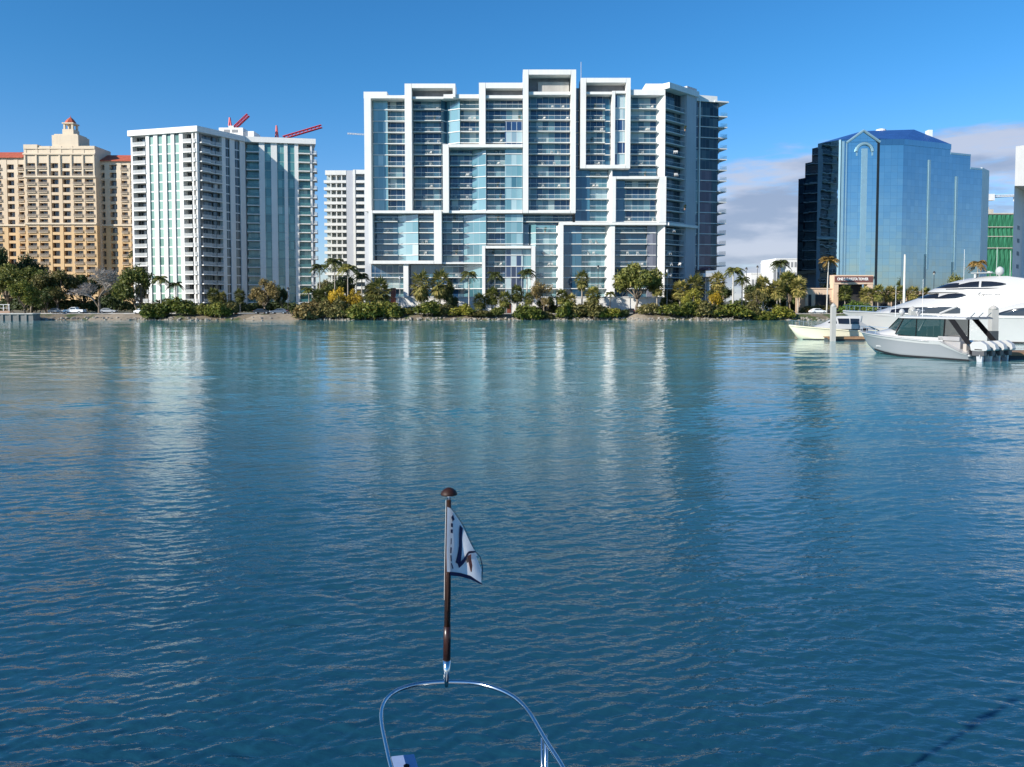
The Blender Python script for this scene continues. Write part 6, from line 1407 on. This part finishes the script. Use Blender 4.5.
# four engines, each cowl, leg and propeller
ENG = paint('engine_white', (0.42, 0.42, 0.415), 0.25, 0, 0.04, 1.0); LOWC = paint('engine_lower_grey', (0.09, 0.09, 0.095), 0.4); LEGM = paint('engine_leg_grey', (0.50, 0.50, 0.52), 0.3, 0.1)
for y in (1.38, 0.46, -0.46, -1.38):
    e = MB(); prof = [(0.02, 0.9), (0.10, 1.38), (-0.06, 1.66), (-0.58, 1.72), (-0.96, 1.44), (-1.06, 1.06), (-0.98, 0.94), (-0.5, 0.88)]
    prof = [(x * 1.25 - BL - 0.2, z) for x, z in prof]; n = len(prof)
    hwid = [0.24, 0.27, 0.21, 0.19, 0.19, 0.22, 0.23, 0.23]
    e.add([(x, y - hwid[i], z) for i, (x, z) in enumerate(prof)] + [(x, y + hwid[i], z) for i, (x, z) in enumerate(prof)], [tuple(range(n)), tuple(range(2 * n - 1, n - 1, -1))] + [(i, n + i, n + (i + 1) % n, (i + 1) % n) for i in range(n)])
    en = e.build('outboard_engine', ENG, sb); smooth_bevel(en, 0.035, 2); b0 = -BL - 0.2
    mb = MB().add([(b0 - 0.3, y - .1, .7), (b0 - 0.85, y - .1, .7), (b0 - 0.75, y - .06, -.5), (b0 - 0.42, y - .06, -.5), (b0 - 0.3, y + .1, .7), (b0 - 0.85, y + .1, .7), (b0 - 0.75, y + .06, -.5), (b0 - 0.42, y + .06, -.5)], [(0, 1, 2, 3), (7, 6, 5, 4), (0, 4, 5, 1), (1, 5, 6, 2), (2, 6, 7, 3), (3, 7, 4, 0)]); mb.build('leg', LEGM, en)
    smooth_bevel(MB().box(b0 - 1.02, b0 - 0.02, y - 0.19, y + 0.19, 0.48, 0.93).build('lower_cowl', LOWC, en), 0.05); MB().box(b0 - 0.72, b0 - 0.66, y - 0.2, y + 0.2, 0.35, 0.6).build('trim_plate', LEGM, en); MB().box(b0 - 0.9, b0 - 0.3, y - 0.262, y + 0.262, 0.98, 1.05).build('dark_decal', BLK, en)
    MB().box(b0 - 0.28, b0 + 0.22, y - 0.16, y + 0.16, 0.45, 0.95).build('mount_bracket', BLK, en)
mb = MB()
for sg in (-1, 1):
    mb.tube([(x, sg * max(hb - 0.1, 0.0), zs + 0.42) for x, hb, zs, *_ in st[0:8]], 0.02, 5)
    for x, hb, zs, *_ in st[1:8:2]: mb.tube([(x, sg * (hb - 0.07), zs), (x, sg * max(hb - 0.1, 0), zs + 0.42)], 0.015, 5)
mb.build('bow_rail', CHROME, sb)
# gear on the hardtop
for x, y, r_ in ((-5.2, 0.8, 0.22), (-5.5, -0.7, 0.20)): MB().lathe([(0.1, zr + 0.16), (0.12, zr + 0.3), (r_, zr + 0.36), (r_ * 1.05, zr + 0.6), (r_ * 0.6, zr + 0.78), (0.03, zr + 0.84)], 14, (x, y)).build('radome', GELW, sb, True)
MB().box(-6.2, -6.05, -0.65, 0.65, zr + 0.62, zr + 0.74).box(-6.18, -6.08, -0.06, 0.06, zr + 0.15, zr + 0.62).build('open_array_radar', GELW, sb)
for x, y, h in ((-4.9, 1.2, 6.4), (-7.6, 1.2, 6.9)): MB().tube([(x, y, zr + 0.1), (x, y, h)], [0.025, 0.012], 5).build('antenna', PW, sb)
mb = MB()
for k in range(3): mb.tube([(xr + 0.2, 0.9 - k * 0.9, zr + 0.1), (xr - 0.25, 0.9 - k * 0.9, zr + 0.55)], 0.03, 5)
mb.build('rod_holder', CHROME, sb)
MB().box(-0.35, 0.05, -0.14, 0.14, 2.14, 2.24).box(-0.6, -0.35, -0.2, 0.2, 2.14, 2.34).build('anchor_windlass', BLK, sb)

# ---- cream cabin cruiser
YCR = 101.0
cr0 = wx(789, YCR, 1.8)
cz_ = thing('cabin_cruiser', 'cream hulled cabin cruiser with white cabin moored left of the yacht', 'motor boat', (cr0, YCR, 0), math.pi - R(6))
st = []; CLn = 10.6
for i, f in enumerate([0, 0.03, 0.06, 0.1, 0.15, 0.2, 0.27, 0.35, 0.45, 0.55, 0.65, 0.75, 0.85, 0.93, 1.0]):
    x = -CLn * f; hb = max(0.04, 1.6 * (1 - (1 - min(f / 0.45, 1)) ** 2.0) ** 0.72); zs = 1.88 - 0.62 * min(1, f / 0.7)
    hc = min(max(0.02, 1.35 * (1 - (1 - min(f / 0.5, 1)) ** 1.6)), hb * 0.96); zk = interp([(0, 1.7), (0.5, 1.0), (1.2, 0.0), (2, -0.5), (20, -0.5)], -x); zc = max(0.0, interp([(0, 1.75), (1.2, 0.6), (3, 0.0), (20, 0)], -x)); hc = min(hc, 0.4 * -x + 0.02)
    st.append((x, hb, zs, hc, zc, min(zk, zc - 0.02)))
sh, dk = hull(st, 0.05); sh.build('hull', GELC, cz_, True); dk.build('deck', GELW, cz_, True); rubrail(st, 0.01, 0.045, -0.12).build('rub_rail', GELC, cz_, True)
mb = MB()
for sg in (-1, 1): mb.grid([[(x, sg * (hc + 0.01), -0.15), (x, sg * (hc + 0.03), 0.1)] for x, hb, zs, hc, zc, zk in st[4:]])
mb.build('boot_stripe', BOOT, cz_, True)
th_ = House([(1.5, -2.4), (1.8, -3.4), (2.05, -4.2), (2.5, -5.0), (2.95, -5.8), (3.05, -6.2)], [(1.5, 1.25), (2.1, 1.2), (2.95, 1.05), (3.05, 0.95)], 2.4, [(1.5, -8.6), (3.05, -8.9)])
c1 = th_.shell([1.4, 1.6, 1.8, 2.0, 2.2, 2.45, 2.7, 2.9, 3.0, 3.06]).build('cabin', GELW, cz_, True)
for cols, nm in (([(-4.75, 2.15, 2.2), (-5.2, 2.12, 2.5), (-5.7, 2.1, 2.75)], 'windshield'), ([(-5.9, 2.08, 2.75), (-7.2, 2.05, 2.75)], 'side_window'), ([(-7.35, 2.05, 2.75), (-8.45, 2.05, 2.72)], 'side_window')):
    for m_ in th_.patch(smoothpts(cols, 8)): m_.build(nm, SMOKE, c1, True)
mb = MB()
for sg in (-1, 1):
    mb.tube([(x, sg * max(hb - 0.08, 0.0), zs + 0.62) for x, hb, zs, *_ in st[0:6]], 0.025, 5)
    for x, hb, zs, *_ in st[0:6]: mb.tube([(x, sg * (hb - 0.05), zs), (x, sg * max(hb - 0.08, 0), zs + 0.62)], 0.018, 5)
mb.build('bow_rail', CHROME, cz_)
smooth_bevel(MB().add([(-8.4, 1.2, 2.5), (-8.4, -1.2, 2.5), (-10.4, -1.3, 1.25), (-10.4, 1.3, 1.25), (-8.4, 1.35, 1.2), (-8.4, -1.35, 1.2)], [(0, 1, 2, 3), (0, 3, 4), (1, 5, 2), (3, 2, 5, 4), (0, 4, 5, 1)]).build('aft_cover', paint('grey_canvas', (0.30, 0.31, 0.33), 0.85), cz_), 0.04)

# ---- pilings, floating docks
PILE = paint('piling_concrete', (0.40, 0.385, 0.36), 0.8, 0, 0.15, 0.6, True); PILED = paint('piling_wet_base', (0.05, 0.055, 0.06), 0.6); WOOD = paint('dock_wood', (0.30, 0.17, 0.09), 0.8, 0, 0.3, 1.5)
def piling(px, ytop, wpx, Y, label, band=None):
    X = wx(px, Y, 2); t = thing('piling', label, 'piling', (X, Y, 0), 0, 'mooring pilings beside the boats'); h = wz(ytop, Y); r_ = wpx * Y / F / 2
    MB().box(-r_, r_, -r_, r_, -1.5, h).build('shaft', PILE, t); MB().lathe([(r_ * 1.25, h), (r_ * 1.25, h + 0.1), (r_ * 0.5, h + 0.35), (0.02, h + 0.42)], 12).build('cap', PILE, t)
    if band: MB().box(-r_ - 0.02, r_ + 0.02, -r_ - 0.02, r_ + 0.02, -1.5, band).build('wet_base', PILED, t)
piling(833, 306.5, 4.3, 96.0, 'pale square piling in front of the cream cabin cruiser'); piling(993, 309, 6.6, 77.5, 'thick piling with dark base behind the outboard engines', 2.0); piling(912, 310, 5.5, 87.0, 'piling half hidden behind the sport boat cabin')
def dock(px0, px1, Y, z, dep, label):
    x0, x1 = wx(px0, Y, z), wx(px1, Y, z); t = thing('floating_dock', label, 'dock', ((x0 + x1) / 2, Y, 0)); w = (x1 - x0) / 2
    MB().box(-w, w, 0, dep, z - 0.12, z).build('decking', WOOD, t); MB().box(-w + 0.1, w - 0.1, 0.1, dep - 0.1, -0.3, z - 0.12).build('float', PILED, t); MB().box(-w - 0.02, w + 0.02, -0.05, 0.0, z - 0.3, z - 0.02).build('fascia', WOOD, t)
dock(828, 866, 96.8, 0.5, 1.5, 'low wooden dock behind the pale square piling'); dock(1010, 1050, 66.0, 0.6, 3.0, 'brown wooden dock end at the right edge beside the engines')

# ================================================================== OWN BOW RAIL, FLAGSTAFF, FLAG (foreground)
ZR = 2.58
def rp(px, py, z=ZR):
    k = -(py - 383.5 + SHIFT) / F; sl = (k * CP - SP) / (CP + k * SP); Y = (z - CZ) / sl; return Vector((wx(px, Y, z), Y, z))
moored = thing('moored_boat', 'boat bow with a curved stainless rail at the bottom of the picture', 'boat', (0.1, 2.4, 0))
off = Vector((0.1, 2.4, 0))
ctrl = [(412, 830), (401, 800), (391, 767), (386, 745), (381.5, 722), (382, 708), (388, 697), (400, 689), (418, 684), (438, 682), (456, 681.8), (474, 683), (490, 686.5), (505, 692), (518, 700), (529, 712), (538, 727), (548, 744), (563, 767), (583, 800)]
base_pts = [rp(*c) for c in ctrl]
a0 = base_pts[0] + Vector((0.28, -1.2, 0)); a1 = base_pts[-1] + Vector((0.55, -1.2, 0))
cp_ = [a0] + base_pts + [a1]
def catmull(P, n=6):
    out = []
    for i in range(len(P) - 1):
        p0, p1, p2, p3 = P[max(i - 1, 0)], P[i], P[i + 1], P[min(i + 2, len(P) - 1)]
        for k in range(n):
            t = k / n; out.append(0.5 * ((2 * p1) + (p2 - p0) * t + (2 * p0 - 5 * p1 + 4 * p2 - p3) * t * t + (3 * p1 - p0 - 3 * p2 + p3) * t ** 3))
    return out + [P[-1]]
RAILM = paint('polished_rail', (0.55, 0.58, 0.62), 0.13, 1.0, 0.05, 3.0)
pts = catmull(cp_)
for _ in range(3): pts = [pts[0]] + [(pts[i - 1] + pts[i] * 2 + pts[i + 1]) / 4 for i in range(1, len(pts) - 1)] + [pts[-1]]
MB().tube([p - off for p in pts], 0.0135, 12).build('rail', RAILM, moored, True)
for px, py, rr in ((542, 735, 0.011),):
    p = rp(px, py) - off
    for dx in (0.0, 0.022): MB().tube([(p.x + dx, p.y, p.z), (p.x + dx, p.y - 0.1, 1.86)], 0.0075, 8).build('stanchion', RAILM, moored, True)
for q in (pts[3], pts[-4], pts[-20]):
    p = q - off; MB().tube([p, (p.x, p.y, 1.86)], 0.011, 8).build('stanchion', RAILM, moored, True)
# foredeck and stem below, under the frame edge
fo = []
for i in range(9):
    f = i / 8; fo.append((0.05 + f * 0.10 - 0.42 * (1 - f), 4.55 - f * 6.5, 0.04 + 1.9 * (1 - (1 - f) ** 1.8)))
mb = MB(); mb.grid([[(x - w - off.x, y - off.y, 1.84), (x - off.x, y - off.y, 1.87), (x + w - off.x, y - off.y, 1.84)] for x, y, w in fo]); mb.build('foredeck', GELW, moored)
mb = MB()
for sg in (-1, 1): mb.grid([[(x + sg * w - off.x, y - off.y, 1.84), (x + sg * w * 0.75 - off.x, y - off.y - 0.4, -0.3)] for x, y, w in fo])
mb.build('hull', GELW, moored, True)
# pale panel with a dark slot inside the left rail
PANEL = paint('bow_plate_shade_blue', (0.26, 0.35, 0.55), 0.6, 0, 0.08, 6.0)  # white plate in shade, the blue of the shade put into its colour
c = [rp(391.5, 760, 2.5), rp(414, 757.5, 2.5), rp(424, 790, 2.5), rp(397, 795, 2.5)]
pm = MB().hexa([p - off for p in (c[3], c[2], c[1], c[0])] + [p - off + Vector((0, 0, 0.02)) for p in (c[3], c[2], c[1], c[0])]).build('bow_plate', PANEL, moored)
q = rp(406.5, 766, 2.523) - off; MB().lathe([(0.016, 2.521), (0.016, 2.526)], 12, (q.x, q.y)).build('slot', BLK, pm)

# flagstaff
VARN = paint('varnished_wood', (0.028, 0.009, 0.005), 0.32, 0, 0.35, 8.0, True, 0.6)
b = rp(446.5, 683); Ys = b.y
ztop = wz(490, Ys); xtop = wx(449, Ys, ztop)
fs = thing('flagstaff', 'varnished wooden flagstaff with mushroom cap on the bow rail', 'flagstaff', tuple(b))
def sp(f, dz=0): return Vector(((xtop - b.x) * f, 0, (ztop - b.z) * f + dz))
zf = lambda py: (wz(py, Ys) - b.z) / (ztop - b.z)
MB().tube([sp(zf(661)), sp(zf(640)), sp(zf(626))], [0.0235, 0.0235, 0.0225], 14).build('grip', VARN, fs, True)
MB().tube([sp(zf(626)), sp(zf(575)), sp(zf(500))], [0.0205, 0.0195, 0.0150], 14).build('pole', paint('glossy_dark_pole', (0.10, 0.055, 0.04), 0.10, 0.65, 0.3, 6.0, True), fs, True)
MB().tube([sp(-0.02), sp(zf(676)), sp(zf(660))], [0.010, 0.020, 0.0245], 14).build('socket', CHROME, fs, True)
MB().tube([sp(zf(502)), sp(zf(492))], 0.012, 10).build('ferrule', CHROME, fs, True)
t_ = sp(zf(494.5)); cap = [(0.004, 0), (0.052, 0.0), (0.053, 0.004), (0.047, 0.019), (0.031, 0.034), (0.014, 0.042), (0.003, 0.044)]
MB().lathe([(r_, z + t_.z) for r_, z in cap], 24, (t_.x, t_.y)).build('truck_cap', paint('cap_brown', (0.026, 0.009, 0.006), 0.55, 0, 0.3, 20, False, 0.3), fs, True)
mb = MB().tube([sp(zf(600)) + Vector((-0.021, 0, 0)), sp(zf(560)) + Vector((-0.021, 0, 0)), sp(zf(500)) + Vector((-0.018, -0.004, 0))], 0.0016, 6); mb.build('halyard', paint('halyard_white', (0.6, 0.6, 0.58), 0.7), fs)
# burgee: pointed pennant folded on itself, blowing away to the right
FLW = None
def flagmat():
    m, t, out = newmat('flag_cloth'); d = N(t, 'ShaderNodeBsdfDiffuse'); tr = N(t, 'ShaderNodeBsdfTranslucent'); mx = N(t, 'ShaderNodeMixShader'); mx.inputs[0].default_value = 0.35
    P = N(t, 'ShaderNodeTexCoord').outputs['Object']; c_ = ramp(t, noise(t, P, 40, 3), [(0.3, (0.84, 0.85, 0.88)), (0.7, (0.90, 0.91, 0.92))]); t.links.new(c_, d.inputs[0]); t.links.new(c_, tr.inputs[0])
    t.links.new(d.outputs[0], mx.inputs[1]); t.links.new(tr.outputs[0], mx.inputs[2]); t.links.new(mx.outputs[0], out.inputs[0]); return m
FLAGW = flagmat(); NAVY = paint('navy_cloth', (0.012, 0.016, 0.07), 0.8); REDM = paint('emblem_red', (0.60, 0.12, 0.06), 0.8, 0, 0.3, 30); ORM = paint('emblem_orange', (0.62, 0.24, 0.12), 0.8, 0, 0.3, 30)
FD = Vector((0.62, 0.785))                               # the cloth streams away from us to the right
hoist_x = 447.5
def fp(px, py, lift=0.0):
    """a point of the cloth, from its place on the hoist plane"""
    y0 = Ys - 0.03; k = (px - 512.0) / F
    x0 = b.x + (xtop - b.x) * zf(py)
    # walk along the cloth direction until the wanted column is reached
    s_ = 0.0; z = wz(py, y0)
    for _ in range(8):
        Y = y0 + FD.y * s_; z = wz(py, Y); X = wx(px, Y, z); s_ = (X - x0) / FD.x
    wv = 0.018 * math.sin(s_ * 16 + 0.6) * min(1, max(s_, 0) * 6) + 0.008 * math.sin(s_ * 31 + z * 20) * min(1, max(s_, 0) * 6)
    n_ = Vector((FD.y, -FD.x, 0))
    return Vector((x0 + 0.0 + FD.x * s_, y0 + FD.y * s_, z)) + n_ * (wv + lift) - b
def fgrid(left, right, n=10, m=10, lift=0.0):
    """ruled patch between two polylines given as (px, py) lists of the same length"""
    rows = []
    def at_(L, f):
        j = f * (len(L) - 1); i = min(int(j), len(L) - 2); return (L[i][0] + (L[i + 1][0] - L[i][0]) * (j - i), L[i][1] + (L[i + 1][1] - L[i][1]) * (j - i))
    for i in range(n + 1):
        a, c_ = at_(left, i / n), at_(right, i / n); rows.append([fp(a[0] + (c_[0] - a[0]) * k / m, a[1] + (c_[1] - a[1]) * k / m, lift) for k in range(m + 1)])
    return MB().grid(rows)
flag = thing('burgee_flag', 'white pointed flag with navy border lines and a red emblem on the flagstaff', 'flag', tuple(b))
hoistL = [(447.2, 507), (446.9, 530), (446.6, 552), (447.0, 572)]
edgeR = [(450.5, 508), (463, 527), (475.5, 549), (476.5, 552)]
low = [(476.5, 552), (480, 559), (482, 568), (482.4, 578), (482.0, 584)]
fgrid(hoistL, [(450.2, 508), (462, 526), (474, 547), (479, 556)], 18, 12).build('cloth', FLAGW, flag, True)
fgrid([(447.0, 571.5), (455, 573), (470, 577), (482, 584)], [(456, 566), (463, 558), (476, 552.5), (482.2, 570)], 14, 10, 0.006).build('folded_tip', FLAGW, flag, True)
fgrid([(458.2, 524.5), (456.8, 545), (453.9, 562)], [(461.5, 528), (460.4, 545), (457.8, 565)], 10, 2, 0.008).build('border_stripe', NAVY, flag)
fgrid([(455.5, 563.5), (462, 556.3), (470, 551.5), (476, 551)], [(456.8, 567.4), (463.2, 560), (470, 554.1), (476.3, 552.6)], 12, 2, 0.012).build('border_stripe', NAVY, flag)
fgrid([(448.5, 571.2), (458, 572.2), (470, 575.5), (481.8, 583.2)], [(448.5, 575.0), (458, 575.8), (470, 579.2), (482.2, 584.8)], 14, 2, 0.012).build('border_stripe', NAVY, flag)
fgrid([(450.6, 508), (457, 518), (465, 531), (475, 549)], [(451.1, 508), (457.6, 518), (465.6, 531), (475.6, 549)], 12, 2, 0.008).build('edge_seam', NAVY, flag)
fgrid([(476, 551.8), (479.6, 557), (481.8, 567), (482.3, 580)], [(476.6, 551.8), (480.2, 557), (482.4, 567), (482.7, 580)], 12, 2, 0.012).build('edge_seam', NAVY, flag)
fgrid([(466.0, 556.5), (467.5, 560), (469.0, 566), (470.2, 571.5)], [(472.5, 554.5), (472.6, 559), (473.8, 566), (472.0, 572)], 12, 10, 0.013).build('emblem', REDM, flag)
fgrid([(463.6, 559), (465.2, 562.4)], [(467.5, 556.2), (468.4, 561.6)], 6, 6, 0.014).build('emblem', ORM, flag)
marks = [((450.4, 517), (452.0, 514.5), (453.4, 519), (451.6, 521.5)), ((450, 523), (451.8, 523.2), (451.8, 527), (450, 526.6)), ((449.8, 529), (451.7, 529.2), (451.5, 533), (449.7, 532.6)), ((449.8, 538), (450.5, 538), (450.4, 544), (449.7, 544)), ((449.4, 547), (450.6, 547.2), (450.4, 553), (449.3, 552.8)), ((449.4, 555), (450.4, 555), (450.8, 561), (449.8, 561)), ((450, 563), (450.8, 562.8), (452.4, 568), (451.4, 568.5))]
mb = MB()
for m_ in marks: mb.merge(fgrid([m_[0], m_[3]], [m_[1], m_[2]], 3, 2, 0.007))
mb.build('lettering', NAVY, flag)
